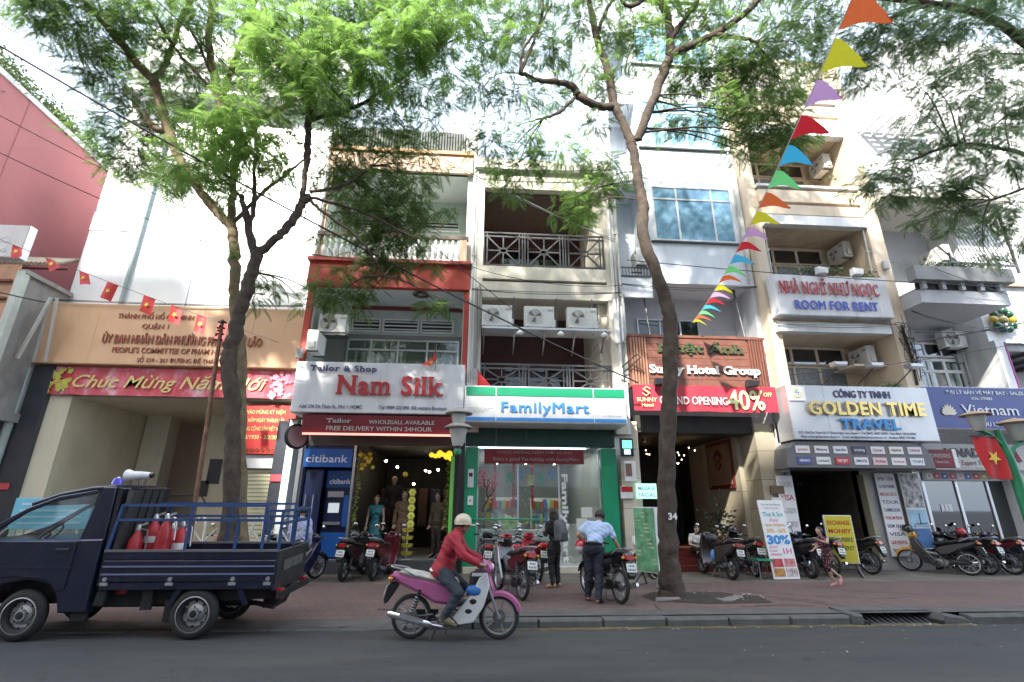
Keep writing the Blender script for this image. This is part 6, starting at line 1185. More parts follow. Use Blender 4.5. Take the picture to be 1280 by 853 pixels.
for k in range(20):
    t0 = (k-.5)/18.5; p = sag(A,B,.3,t0); q = sag(A,B,.3,t0+.042); d = (q-p); L = d.length
    m = MB(); wv = random.uniform(.0,.12); out = V(.44+random.uniform(-.04,.04),-.02,.0-random.uniform(.04,.16)); vs = []
    n = 6
    for j in range(n+1):
        s = j/n; w = (1-s)**.62; c = p+d*(.5)+out*s+V(0,0,.05*math.sin(s*PI)*(1+wv*5)); 
        for e in (-.5,-.17,.17,.5): vs.append(c+d*e*w*1.0+V(0,.02*math.sin(5*s+e*4),0)-org)
    m.add(vs, [(j*4+i,j*4+i+1,(j+1)*4+i+1,(j+1)*4+i) for j in range(n) for i in range(3)]); m.build('pennant', pcm[k % 6], bn, smooth=True)
vb_ = thing('flag_string', 'string of small red flags with yellow stars crossing before the orange sign', 'bunting', (-8.5,12,6.5)); org = vb_.location
A, B = (-13.1,11.6,8.3), (-5.1,12.2,5.55)
m = MB(); m.tube([sag(A,B,.08,k/30)-org for k in range(31)],.008,4); m.build('string', iron, vb_)
for k, t0 in enumerate((.17,.27,.375,.465,.58,.665,.745,.81)):
    p = sag(A,B,.08,t0); q = sag(A,B,.08,t0+.032); m = MB(); sw = [(.12,.15),(.25,.2),(.16,.1),(-.03,.0),(.03,.0),(.05,.02),(.03,.0),(.0,.0)][k]; vs = []; H = .46 if k > 2 else .4
    for j in range(5):
        s = j/4
        for i in range(4): c = p.lerp(q,i/3)+V(sw[0]*s,-.05*s+.03*math.sin(i*1.4+k),-H*s+sw[1]*s*i/3); vs.append(c-org)
    m.add(vs, [(j*4+i,j*4+i+1,(j+1)*4+i+1,(j+1)*4+i) for j in range(4) for i in range(3)]); o = m.build('flag', flag_red, vb_, smooth=True)
    m = MB(); c = p.lerp(q,.5)+V(sw[0]*.5,-.065,-H*.5+sw[1]*.25); star(m, c-org, .07); m.build('star', star_y, o)
def small_flag(label, x, y, z, pts):
    t = thing('national_flag', label, 'flag', (x,y,z)); m = MB(); m.add(pts, [(i,i+1,i+4,i+3) for i in (0,1)]+[(i,i+1,i+4,i+3) for i in (3,4)]); m.build('cloth', flag_red, t, smooth=True); return t
t = small_flag('red flag drooping over the top of the white tailor sign', -1.35,12.9,5.2, [(-.2,0,.05),(.0,-.05,.0),(.18,0,.18),(-.12,0,.1),(.03,-.04,.1),(.17,0,.35),(.1,0,.3),(.13,0,.45),(.15,0,.62)]); m = MB(); star(m,(.05,-.06,.1),.07); m.build('star', star_y, t); m = MB(); m.cyl((.16,0,-.1),(.15,0,.7),.01,6); m.build('flag_rod', iron, t)
small_flag('red flag stuck at the left end of the lower iron balcony', -.05,13.4,4.8, [(0,0,0),(.25,0,-.02),(.42,0,-.03),(0,0,.25),(.12,0,.22),(.3,0,.12),(0,0,.52),(.03,0,.45),(.06,0,.38)])
# overhead wires
def wire(label, a, b, s, r=.012, n=24, mat=None): 
    m = MB(); m.tube([sag(a,b,s,k/n) for k in range(n+1)], r, 5); tag(m.build('overhead_wire', mat or black, None, smooth=True), label, 'wire')
wire('thick wire slanting down from the top left in front of the left trees', (-11.2,7.6,11.0),(4.4,13.0,4.9),.35,.022)
wire('wire slanting above the thick one through the left tree crown', (-9.0,7.6,13.5),(1.0,13.2,7.0),.3,.012)
wire('thin wire across the middle of the red wall', (-12.9,9.2,10.9),(-5.0,13.6,8.6),.3,.01)
wire('lower thin wire across the red wall', (-12.9,9.0,9.9),(-4.8,13.6,7.9),.3,.01)
wire('black wire from the left edge to the bracket of the orange sign', (-12.5,9.3,6.4),(-12.3,13.9,7.1),.1,.018)
wire('cable from the red wall to the iron balcony of the beige house', (-6.5,11.5,14.2),(4.2,13.5,9.6),.3,.016,mat=M('grey_cable', (.25,.25,.24), .6))
wire('second cable beside the first above the upper iron balcony', (-6.5,11.6,14.4),(4.2,13.52,9.7),.5,.012,mat=M('grey_cable', (.25,.25,.24), .6))
wire('wire running right across the room for rent sign', (4.3,12.8,8.6),(17.5,12.3,7.9),.12,.014)
wire('wire below the long planter toward the wreath', (12.9,12.9,6.3),(17.8,12.0,7.2),.05,.02)
wire('double wire beneath the wall air conditioner at the right', (12.9,12.9,6.6),(17.8,12.0,6.9),.15,.012)
wire('thin wire from the cream column down to the right', (8.8,12.9,5.2),(17.5,12.4,6.6),.15,.01)
wire('wire from the planter down to the right edge', (13.6,12.4,8.5),(17.9,12.2,6.9),.1,.01)
wire('wire hanging from the red fascia to the convenience store house', (-1.2,13.6,8.9),(4.4,13.7,8.2),.35,.01)
cb_ = MB(); random.seed(6)
for k in range(9):
    a = V(12.95,13.35,6.9-.35*(k % 3)); pts = [a+V(random.uniform(-.25,.3),random.uniform(-.15,.0),random.uniform(-1.5,.4)*j/5) for j in range(6)]; cb_.tube(smooth_path([tuple(q) for q in pts],3),.009,4)
cb_.tube([(13.0,13.36,7.0),(13.05,13.36,6.2),(13.0,13.36,5.1)],.04,6); tag(cb_.build('cable_tangle', black, None), 'tangle of black cables down the right cream column', 'cable')
# white hoops of the motorbike park behind the truck
hp = M('hoop_white', (.62,.63,.6), .4)
rack = thing('parking_rack', 'long rack of white metal hoops seen behind the truck', 'rack', (-7,11.6,0))
h0 = None
for i in range(15):
    if i == 0:
        m = MB(); m.tube(smooth_path([(0,0,0),(.0,0,.8),(.05,-.02,1.2),(.14,-.04,1.38),(.24,-.06,1.36),(.3,-.08,1.1),(.3,-.1,0)],4),.026,8); m.tube([(.02,0,.6),(.5,0,1.15)],.018,6); m.tube([(.02,0,1.15),(.5,0,.55)],.018,6)
        h0 = m.build('hoop', hp, rack, smooth=True); h0.location = (-5.6,0,0)
    else: c = h0.copy(); COL.objects.link(c); c.location = (-5.6+i*.6,0,0)
MB().box(-5.8,3.0,-.02,.02,.02,.06).build('base_rail', hp, rack)
small = thing('information_board','pale blue information board seen through the truck window','sign',(-8.6,11.2,.6)); MB().prism([(-.75,.55),(.75,.55),(.75,1.15),(-.75,1.15)],-.02,.02,round_=.006).build('panel', M('info_blue', (.15,.45,.6), .5, var=.1), small)
for i in range(4): MB().box(-.6,.6,-.026,-.021,.65+i*.12,.69+i*.12).build('text_line', M('info_line', (.4,.6,.7), .5), small)
m = MB(); m.cyl((-.6,0,-.6),(-.6,0,.55),.02,6); m.cyl((.6,0,-.6),(.6,0,.55),.02,6); m.build('sign_leg', steel, small)
# ---------------- motorbikes ----------------
mb_black = M('gloss_black', (.012,.012,.014), .18, coat=.6); mb_seat = M('seat_vinyl', (.02,.02,.02), .55, var=.2, vs=12); mb_seat_grey = M('seat_vinyl_grey', (.46,.45,.41), .6, var=.15, vs=12)
mb_red = M('bike_red', (.42,.015,.025), .25, coat=.6); mb_pink = M('bike_pink', (.38,.1,.24), .35, coat=.35, var=.1, dirt=.3, dcol=(.2,.1,.14), ds=6); mb_white = M('bike_white', (.6,.62,.62), .35, coat=.3, var=.05); mb_maroon = M('bike_maroon', (.1,.012,.02), .25, coat=.6)
mb_yellow = M('bike_yellow', (.6,.32,.01), .3, coat=.5); mb_navy = M('bike_navy', (.015,.02,.06), .25, coat=.6); mb_silver = M('bike_silver', (.35,.36,.38), .35, .6)
engine_m = M('engine_metal', (.2,.2,.2), .45, .8, var=.25, vs=20); plate_m = M('plate_white', (.68,.7,.68), .4); lamp_red = M('tail_lamp_red', (.35,.01,.01), .15, coat=.8); lamp_clear = M('lamp_clear', (.6,.62,.62), .1, coat=.8); lamp_orange = M('indicator_orange', (.6,.2,.02), .2, coat=.6)
SMALLBIKE = {}
def wheel(p, x, r, tw, rim, spokes=True, z=None, nm='wheel'):
    z = z or r
    m = MB(); m.ring((0,0,0),(0,1,0), r-tw*.42, tw*.42, 32, 10, fl=1.1); w = m.build(nm, rubber, p, smooth=True); w.location = (x,0,z)
    R = r-tw*.85
    m = MB(); m.ring((0,0,0),(0,1,0), R, .014, 30, 6, fl=1.6); m.build('rim', rim, w, smooth=True)
    m = MB(); m.cyl((0,-.05,0),(0,.05,0),.035,10)
    if spokes:
        for k in range(18):
            a = k*PI/9; s = .03 if k % 2 else -.03; m.tube([(.03*math.cos(a+.8),s,.03*math.sin(a+.8)),(R*math.cos(a),0,R*math.sin(a))],.003,4,cap=False)
    else:
        for k in range(5): a = k*2*PI/5; m.bar((.02*math.cos(a),0,.02*math.sin(a)),(R*math.cos(a),0,R*math.sin(a)),.022,.035,up=(0,1,0))
    m.build('spokes', rim if not spokes else steel, w)
    m = MB(); m.lathe([(.02,-.03),(.085,-.03),(.09,-.02),(.09,.02),(.085,.03),(.02,.03)],(0,0,0),(0,1,0),18); m.build('drum_brake', engine_m, w, smooth=True)
    return w
def motorbike(label, loc, rz, body, trim, seat, style='under', rim=None, shield=None, spokes=True, lean=0, cat='motorbike', group='parked motorbikes and scooters'):
    t = thing('motorbike' if style == 'under' else 'scooter', label, cat, loc, rz, group); t.rotation_euler = (rad(lean), 0, rz); rim = rim or steel; shield = shield or body
    un = style == 'under'; r = .285 if un else .25; tw = .075 if un else .11
    wheel(t,-.62,r,tw,rim,spokes,nm='rear_wheel'); wheel(t,.62,r,tw,rim,spokes,nm='front_wheel')
    m = MB()
    for s in (-1,1): m.tube([(.62,s*.07,r),(.50,s*.07,.58),(.44,s*.06,.75)],[.017,.022,.024],8)
    m.build('front_fork', mb_silver if un else black, t, smooth=True)
    m = MB()                                              # front mudguard: an arc over the wheel with side skirts
    arc = [rad(a) for a in range(15,150,9)]; vs = []
    for a in arc:
        c, s = math.cos(a), math.sin(a); R1 = r+.035
        for y, q in ((-.065,.055),(-.06,.01),(0,-.012),(.06,.01),(.065,.055)): vs.append((.62+(R1-q)*c, y, r+(R1-q)*s))
    n = len(arc); m.add(vs, [(i*5+j,i*5+j+1,(i+1)*5+j+1,(i+1)*5+j) for i in range(n-1) for j in range(4)])
    m.build('front_mudguard', body, t, smooth=True)
    m = MB()
    if un: m.prism([(.50,.80),(.56,.62),(.50,.50),(.46,.60),(.40,.78),(.44,.86)],-.075,.075,round_=.03)
    else: m.prism([(.36,.98),(.52,.78),(.56,.58),(.46,.50),(.38,.60),(.30,.90)],-.15,.15,round_=.05)
    m.build('fork_cover', body, t, smooth=True)
    m = MB()
    if un:
        for s in (-1,1): m.prism([(.45,.86),(.49,.70),(.41,.44),(.27,.24),(.06,.21),(-.02,.30),(.10,.44),(.24,.60),(.34,.80)], s*.17-.022, s*.17+.022, round_=.012)
        m.prism([(.44,.84),(.46,.74),(.40,.60),(.37,.62),(.40,.76),(.40,.84)],-.17,.17,round_=.02)
    else:
        m.prism([(.38,.96),(.46,.72),(.42,.42),(.30,.24),(.24,.26),(.34,.46),(.36,.70),(.30,.92)],-.2,.2,round_=.03)
        m.prism([(.30,.30),(.28,.22),(-.12,.22),(-.16,.30)],-.19,.19,round_=.03)
    m.build('leg_shield', shield, t, smooth=True)
    if un:
        for s in (-1,1):
            for zc, xc, k in ((.50,.26,.035),(.38,.2,.03)): MB().ball((xc, s*.193, zc),(.05,.004,k),12,6).build('shield_vent', black, t, smooth=True)
    m = MB()                                              # central spine and engine
    if un: m.tube([(.42,0,.66),(.22,0,.50),(.0,0,.46),(-.2,0,.55)],[.05,.06,.065,.06],10)
    m.prism([(.16,.34),(.2,.22),(.05,.16),(-.22,.18),(-.28,.3),(-.1,.38)],-.1,.1,round_=.03); m.lathe([(.02,-.14),(.09,-.13),(.1,-.1),(.1,.1),(.09,.13),(.02,.14)],(-.05,0,.27),(0,1,0),16)
    m.build('engine', engine_m, t, smooth=True)
    if un:
        m = MB(); [m.prism([(.17+.025*k,.37),(.18+.025*k,.37),(.18+.025*k,.25),(.17+.025*k,.25)],-.065,.065) for k in range(5)]; m.build('cylinder_fins', engine_m, t)
    m = MB()
    tail = [(.02,.62),(-.12,.70),(-.40,.77),(-.72,.83),(-.90,.86),(-.93,.80),(-.80,.70),(-.52,.58),(-.30,.46),(-.12,.44),(-.02,.50)] if un else [(-.10,.62),(-.14,.74),(-.45,.78),(-.80,.84),(-.95,.82),(-.96,.74),(-.84,.62),(-.56,.50),(-.40,.34),(-.16,.30)]
    w = .115 if un else .16
    m.prism(tail,-w,w,round_=.045); m.build('tail_body', body, t, smooth=True)
    m = MB(); sp = [(.04,.70),(.0,.775),(-.15,.81),(-.35,.82),(-.50,.86),(-.76,.895),(-.82,.86),(-.78,.82),(-.45,.755),(-.15,.70)]
    m.prism(sp,-.125 if un else -.15,.125 if un else .15,round_=.04); m.build('seat', seat, t, smooth=True)
    m = MB(); g = .11 if un else .13
    m.tube([(-.55,g+.02,.81),(-.75,g+.03,.90),(-.93,g-.02,.93),(-.95,0,.935),(-.93,-g+.02,.93),(-.75,-g-.03,.90),(-.55,-g-.02,.81)],.012,8); m.build('grab_rail', mb_silver, t, smooth=True)
    m = MB(); m.prism([(-.90,.83),(-.955,.82),(-.965,.75),(-.90,.73)],-.085,.085,round_=.02); tl = m.build('tail_lamp', lamp_red, t, smooth=True)
    for s in (-1,1): MB().ball((-.925,s*.125,.775),(.04,.03,.028),10,6).build('indicator', lamp_orange, t, smooth=True)
    m = MB(); m.prism([(-.80,.72),(-.94,.72),(-1.02,.50),(-1.0,.44),(-.96,.47),(-.86,.62)],-.07,.07,round_=.015); m.build('rear_mudguard', black, t, smooth=True)
    pl_ = MB(); pl_.prism([(-.095,-.07),(.095,-.07),(.095,.07),(-.095,.07)],-.004,.004,round_=.002); pp = pl_.build('number_plate', plate_m, t); pp.location = (-.995,0,.62); pp.rotation_euler = (rad(-16),0,rad(-90))
    m = MB()
    for row, n in ((.03,4),(-.03,5)):
        for k in range(n): x = (k-(n-1)/2)*.032; m.box(x-.01,x+.01,-.0075,-.0045,row-.018,row+.018)
    m.build('plate_marks', M('plate_ink', (.12,.12,.12), .6), pp)
    m = MB()
    s = -1
    m.tube([(.08,s*.1,.22),(-.1,s*.13,.17),(-.32,s*.15,.21)],.018,8); m.build('exhaust_pipe', chrome, t, smooth=True)
    m = MB(); m.tube([(-.30,s*.155,.21),(-.36,s*.155,.22),(-.88,s*.16,.34),(-.92,s*.16,.35)],[.025,.05,.048,.03],12); m.build('muffler', chrome if un else black, t, smooth=True)
    m = MB(); m.bar((-.42,s*.2,.25),(-.75,s*.205,.33),.006,.06); m.build('heat_guard', mb_silver, t)
    m = MB()
    for s in (-1,1): m.tube([(-.62,s*.1,r),(-.3,s*.1,.32)],.018,6); m.tube([(-.62,s*.115,r+.02),(-.5,s*.115,.64)],[.016,.02],8)
    m.build('swingarm', black, t, smooth=True)
    m = MB()
    for s in (-1,1): [m.ring((-.62+.02+.012*k,s*.115,r+.08+.035*k),(.3,0,1),.028,.006,12,4) for k in range(6)]
    m.build('spring', mb_silver, t)
    m = MB(); m.prism([(-.25,.36),(-.62,.36),(-.70,.30),(-.62,.24),(-.25,.24)],.05,.09,round_=.015); m.build('chain_case', black if un else mb_silver, t, smooth=True)
    m = MB(); m.tube([(.36,-.34,.94),(.38,-.22,.96),(.42,-.08,.93),(.42,.08,.93),(.38,.22,.96),(.36,.34,.94)],.012,8); m.build('handlebar', steel, t, smooth=True)
    for s in (-1,1):
        m = MB(); m.cyl((.385,s*.21,.96),(.36,s*.35,.94),.019,10); hb = m.build('grip', rubber, t, smooth=True)
        m = MB(); m.tube([(.42,s*.2,.95),(.44,s*.3,.93),(.42,s*.34,.925)],.006,5); m.build('brake_lever', steel, hb)
        m = MB(); m.tube([(.39,s*.18,.97),(.38,s*.2,1.08),(.37,s*.26,1.16)],.006,5); mi = m.build('mirror_stalk', black, t)
        m = MB(); m.ball((.37,s*.28,1.18),(.014,.055,.04),12,8); m.build('mirror', black, mi, smooth=True); m = MB(); m.ball((.36,s*.28,1.18),(.008,.048,.034),12,8); m.build('mirror_glass', chrome, mi, smooth=True)
    m = MB(); m.prism([(.50,.98),(.54,.90),(.48,.84),(.36,.86),(.32,.94),(.38,1.02)],-.13,.13,round_=.05); hc = m.build('headlamp_cowl', body, t, smooth=True)
    m = MB(); m.ball((.51,0,.92),(.035,.075,.055),14,8); m.build('headlamp', lamp_clear, hc, smooth=True)
    m = MB(); m.ball((.35,0,.985),(.05,.08,.02),12,6); m.build('speedometer', black, hc, smooth=True)
    m = MB(); m.tube([(-.02,-.1,.2),(-.02,-.24,.19)],.012,6); m.tube([(-.02,.1,.2),(-.02,.24,.19)],.012,6); m.build('foot_peg', rubber, t)
    m = MB(); m.tube([(-.1,.1,.2),(-.16,.24,.02)],.01,6); m.tube([(-.22,.08,.2),(-.32,.1,.02),(-.32,-.1,.02),(-.22,-.08,.2)],.012,6); m.build('stand', iron, t)
    return t
def reuse(src, label, loc, rz, lean=0, rep=None):
    c = dup(src, loc, rz, label, rep=rep); c.rotation_euler = (rad(lean), 0, rz); return c
def bag(t_name, label, loc, r, mat, seed=1):
    random.seed(seed); m = MB(); m.ball((0,0,0), r, 14, 10); m.v = [(x*(1+random.uniform(-.08,.08)), y*(1+random.uniform(-.08,.08)), z*(1+random.uniform(-.08,.08))) for x, y, z in m.v]
    o = m.build(t_name, mat, None, smooth=True); o.location = loc; return o
def mid(rx, ry, h):                                   # bike origin from the rear wheel's contact point and heading
    return (rx+.62*math.cos(rad(h)), ry+.62*math.sin(rad(h)), pave_z(rx, ry))
b1 = motorbike('black scooter with white plate standing before the bank machine', mid(-2.98,12.5,81), rad(81), mb_black, black, mb_seat, 'scooter', spokes=False, lean=4)
b2 = reuse(b1, 'dark red scooter left of the tailor doorway, beside the black one', mid(-2.33,12.6,80), rad(80), 4, {mb_black: mb_maroon})
b3 = motorbike('black motorbike leftmost of the cluster before the convenience store window', mid(.25,12.2,90), rad(90), mb_black, black, mb_seat, 'under', spokes=True, lean=4)
b4 = reuse(b3, 'maroon and black motorbike nearest the kerb before the convenience store window', mid(.88,9.97,108), rad(108), 5)
for c in kids(b4):
    if c.name.startswith('tail_body'): c.data = c.data.copy(); c.data.materials[0] = mb_maroon
    if c.name.startswith('leg_shield'): c.data = c.data.copy(); c.data.materials[0] = mb_silver
b5 = reuse(b3, 'bright red motorbike in the middle of the cluster before the convenience store window', mid(.82,11.7,97), rad(97), 4, {mb_black: mb_red})
b6 = reuse(b3, 'red motorbike rightmost of the cluster, beside the standing woman', mid(1.45,12.2,100), rad(100), 5, {mb_black: mb_red})
b9 = reuse(b1, 'big dark maroon scooter parked beside the hotel steps', mid(6.1,12.4,97), rad(97), 5, {mb_black: M('scooter_dark', (.03,.018,.022), .25, coat=.6)})
b10 = reuse(b3, 'black motorbike half hidden between the dark scooter and the spa board', mid(6.95,12.9,88), rad(88), 4)
b11 = reuse(b1, 'black scooter with red tail lamp right behind the spa board', mid(8.2,12.6,97), rad(97), 4)
b12 = reuse(b3, 'dark blue motorbike behind the running child', mid(8.95,12.9,98), rad(98), 4, {mb_black: mb_navy})
b13 = reuse(b3, 'black motorbike right of the yellow stand sign', mid(10.3,13.3,112), rad(112), 4)
b14 = reuse(b3, 'yellow fronted motorbike seen from the side before the airline shop', mid(12.75,13.0,128), rad(128), 4)
for c in kids(b14):
    if c.name.startswith(('front_mudguard','fork_cover','headlamp_cowl')): c.data = c.data.copy(); c.data.materials[0] = mb_yellow
b15 = reuse(b3, 'black motorbike right of the yellow one in the row before the airline shop', mid(13.35,13.1,103), rad(103), 4)
b16 = reuse(b3, 'dark red motorbike second from the right in the row before the airline shop', mid(14.05,13.1,103), rad(103), 4, {mb_black: mb_maroon})
b17 = reuse(b3, 'navy motorbike rightmost in the row before the airline shop', mid(14.75,13.1,101), rad(101), 4, {mb_black: mb_navy})
b18 = reuse(b3, 'grey black motorbike by the hoops seen through the truck rails', mid(-5.0,11.6,75), rad(75), 4)
b19 = reuse(b3, 'red motorbike at the hoops behind the truck bed', mid(-6.1,11.7,80), rad(80), 4, {mb_black: mb_red})
b20 = reuse(b3, 'dark motorbike next to the pale shirted man behind the truck', mid(-4.35,11.9,60), rad(60), 4, {mb_black: mb_navy})
# things resting on them
def helmet(label, loc, mat, rz=0, s=1.0):
    t = thing('helmet', label, 'helmet', loc, rz, 'motorbike helmets')
    m = MB(); m.ball((0,0,0),(.135*s,.115*s,.125*s),18,10,zlo=-.25); m.ring((0,0,-.03*s),(0,0,1),.118*s,.012,20,6); m.build('shell', mat, t, smooth=True)
    m = MB(); m.prism([(.1*s,-.03),(.19*s,-.045),(.18*s,-.055),(.09*s,-.045)],-.07,.07); m.build('peak', black, t); return t
helmet('black helmet hanging on the dark bike left of the spa board', (6.95,13.8,1.06), mb_black)
helmet('black helmet resting on the yellow fronted motorbike', (12.25,14.1,1.08), mb_black)
helmet('dark red helmet on the bike in the row before the airline shop', (13.8,14.05,1.0), mb_red)
helmet('dark helmet on the seat of the black scooter at the bank machine', (-2.9,13.0,.95), mb_black)
tag(bag('bag','blue plastic bag hanging on the big dark scooter', (5.98,12.95,.5),(.1,.08,.13),M('blue_bag', (.1,.25,.55), .4),1),'blue plastic bag hanging on the big dark scooter','bag')
tag(bag('rain_cape','x',(6.02,13.1,.9),(.13,.26,.1),M('grey_poncho', (.06,.065,.07), .6, var=.3),2),'dark folded rain cape on the seat of the big dark scooter','rain cape')
# stool beside the spa board
st = thing('stool','low green stool left of the spa board','stool',(6.95,12.5,0)); m = MB(); m.box(-.2,.2,-.15,.15,.42,.46); m.build('seat', M('stool_green', (.03,.3,.17), .4), st)
for a in (-.17,.17):
    m = MB(); m.tube([(a,-.13,.42),(a*1.1,-.16,0)],.012,6); m.build('leg', steel, st); m = MB(); m.tube([(a,.13,.42),(a*1.1,.16,0)],.012,6); m.build('leg', steel, st)
# pink bike with rider
b7 = motorbike('pink and white motorbike ridden past on the road by a man in a red jacket', (-.25,7.85,-.13), rad(-4), mb_pink, mb_pink, mb_seat_grey, 'under', spokes=False, rim=mb_silver, shield=mb_white, cat='motorbike', group='motorbikes in use')
b8 = motorbike('black motorbike with low handlebar held by the man in the blue shirt', mid(2.6,9.55,106), rad(106), mb_black, black, mb_seat, 'under', lean=3, group='motorbikes in use')
bgk = thing('backpack','dark patterned backpack on the leg space of the pink motorbike','backpack',(.07,7.8,.55)); m = MB(); m.prism([(-.12,-.18),(.1,-.2),(.15,.05),(.08,.2),(-.08,.19),(-.14,.02)],-.14,.14,round_=.05); o = m.build('pack', M('pack_dark', (.03,.02,.025), .8, var=.6, vs=14, bump=.4), bgk, smooth=True); o.rotation_euler = (0,rad(-14),0)
MB().box(-.1,.12,-.16,-.13,.14,.18).build('pale_strap', M('strap_pale', (.6,.6,.6), .6), bgk); tag(bag('bag','x',(.02,7.68,.5),(.13,.06,.08),M('blue_cloth', (.03,.15,.45), .5),4),'blue plastic bag beside the backpack on the pink motorbike','bag')
# ---------------- blue pickup ----------------
tk_blue = M('truck_blue', (.006,.009,.027), .3, coat=.4, var=.2, vs=2, dirt=.6, dcol=(.035,.036,.04), ds=3, bump=.12, bs=6); tk_rail = M('truck_rail_blue', (.02,.06,.17), .5, var=.15); tk_dark = M('truck_underside', (.012,.012,.013), .8); tk_tail = M('truck_tailgate', (.02,.02,.025), .5, dirt=.7, dcol=(.08,.07,.06), ds=4)
hub_m = M('hub_silver', (.5,.51,.53), .35, .7, dirt=.4, dcol=(.12,.11,.1), ds=9)
tk = thing('pickup_truck', 'dark blue small pickup truck with railed bed parked at the left', 'truck', (-5.0,7.95,-.13)); tk.rotation_euler = (rad(1.6),0,0); tk.scale = (1,.82,1)
X0 = 5.0   # truck geometry is written in street coordinates and shifted: x+5, y-7.95, z+.13
def T(x, y, z): return (x+5.0, y-7.95, z+.13)
def tw_(x, y, r=.32, side=-1):
    m = MB(); m.ring((0,0,0),(0,1,0), r-.075, .078, 40, 12, fl=1.15); w = m.build('wheel', rubber, tk, smooth=True); w.location = (x+5.0, y-7.95, r)
    m = MB(); m.lathe([(.215,-.09),(.23,-.085),(.235,-.06),(.2,-.04),(.18,.02),(.12,.03),(.12,.005),(.075,-.02),(.07,-.06),(.001,-.065)],(0,0,0),(0,-side,0) if side < 0 else (0,1,0),28)
    m.build('rim', hub_m, w, smooth=True)
    m = MB(); m.lathe([(.001,-.085),(.04,-.08),(.05,-.06)],(0,0,0),(0,-side,0) if side < 0 else (0,1,0),14)
    for k in range(5): a = k*2*PI/5+.3; m.ball((.09*math.cos(a),side*.045,.09*math.sin(a)),.013,6,4)
    m.build('hub_cap', tk_dark, w, smooth=True)
    for k in range(8): a = k*PI/4; MB().ball((.165*math.cos(a),side*.012,.165*math.sin(a)),(.022,.012,.022),8,5).build('rim_hole', tk_dark, w)
    return w
tw_(-6.15,8.03); tw_(-3.88,8.03); tw_(-6.15,9.4,side=1); tw_(-3.88,9.4,side=1)
def P(mb, poly, y0, y1, **k): return mb.prism([(x+5.0, z+.13) for x, z in poly], y0-7.95, y1-7.95, **k)
# cab side: lower panel, door, pillars
m = MB(); P(m,[(-7.6,.3),(-6.62,.3),(-6.58,.45),(-6.45,.58),(-6.15,.64),(-5.85,.58),(-5.72,.42),(-5.66,.22),(-5.30,.22),(-5.28,1.16),(-7.35,1.12),(-7.55,.8)],7.93,9.45,round_=.025); m.build('cab_body', tk_blue, tk, smooth=True)
d = MB(); P(d,[(-6.78,.66),(-6.3,.68),(-5.9,.64),(-5.72,.5),(-5.63,.52),(-5.60,1.13),(-6.78,1.13)],7.905,7.93,round_=.012); dr_ = d.build('door', tk_blue, tk, smooth=True)
d = MB(); P(d,[(-5.86,1.0),(-5.68,1.0),(-5.68,1.04),(-5.86,1.04)],7.885,7.91,round_=.008); d.build('door_handle', black, dr_)
d = MB(); P(d,[(-6.75,.78),(-5.58,.78),(-5.58,.80),(-6.75,.80)],7.898,7.906); d.build('crease_line', tk_blue, dr_)
d = MB(); P(d,[(-6.9,1.13),(-5.55,1.145),(-5.55,1.165),(-6.9,1.15)],7.90,7.915); d.build('window_seal', M('bright_blue_edge', (.1,.12,.25), .3), dr_)
# greenhouse: roof, pillars, glass
m = MB(); P(m,[(-6.42,1.645),(-6.05,1.79),(-5.62,1.88),(-5.30,1.90),(-5.28,1.84),(-5.62,1.82),(-6.03,1.735),(-6.40,1.60)],7.99,9.39,round_=.02); m.build('roof', tk_blue, tk, smooth=True)
for y in (8.0,9.33):
    m = MB(); P(m,[(-5.62,1.14),(-5.27,1.14),(-5.27,1.87),(-5.45,1.87),(-5.48,1.78)],y-.04,y+.05,round_=.015); m.build('rear_pillar', tk_blue, tk, smooth=True)
    m = MB(); P(m,[(-7.3,1.12),(-6.9,1.27),(-6.42,1.58),(-6.03,1.74),(-5.55,1.83),(-5.48,1.80),(-6.05,1.685),(-6.44,1.51),(-6.88,1.17),(-6.9,1.12)],y-.035,y+.035,round_=.01); m.build('window_frame', tk_blue, tk, smooth=True)
    m = MB(); P(m,[(-6.86,1.14),(-6.44,1.50),(-6.05,1.67),(-5.52,1.77),(-5.62,1.14)],y-.008,y+.008); m.build('side_window', glass_clear, tk)
m = MB(); P(m,[(-5.25,.55),(-5.22,.55),(-5.18,1.85),(-5.25,1.86)],7.98,9.4); m.build('rear_panel', black, tk); m = MB(); P(m,[(-5.20,1.25),(-5.17,1.25),(-5.165,1.7),(-5.195,1.7)],8.3,9.1); m.build('rear_window', glass_dark, tk)
m = MB(); m.add([T(-7.28,8.06,1.16),T(-7.28,9.32,1.16),T(-6.40,9.26,1.61),T(-6.40,8.12,1.61)],[(0,1,2,3)]); m.build('windscreen', glass_clear, tk)
m = MB(); m.ball(T(-6.75,7.83,1.2),(.12,.07,.1),12,8); m.tube([T(-6.75,7.85,1.15),T(-6.7,7.95,1.13)],.03,6); m.build('wing_mirror', black, tk, smooth=True)
m = MB(); m.ring(T(-6.32,8.45,1.2),(-.75,0,.65),.17,.014,24,6); m.tube([T(-6.32,8.45,1.2),T(-6.6,8.45,.95)],.02,6); m.build('steering_wheel', black, tk, smooth=True)
for y in (8.25,8.85):
    m = MB(); P(m,[(-5.85,.7),(-5.5,.7),(-5.42,1.35),(-5.55,1.38),(-5.7,.95),(-5.9,.92)],y,y+.42,round_=.04); m.build('cab_seat', M('seat_grey', (.07,.07,.075), .8), tk, smooth=True)
m = MB(); P(m,[(-7.2,.9),(-6.6,.95),(-6.65,1.13),(-7.2,1.13)],8.05,9.3,round_=.03); m.build('dashboard', black, tk)
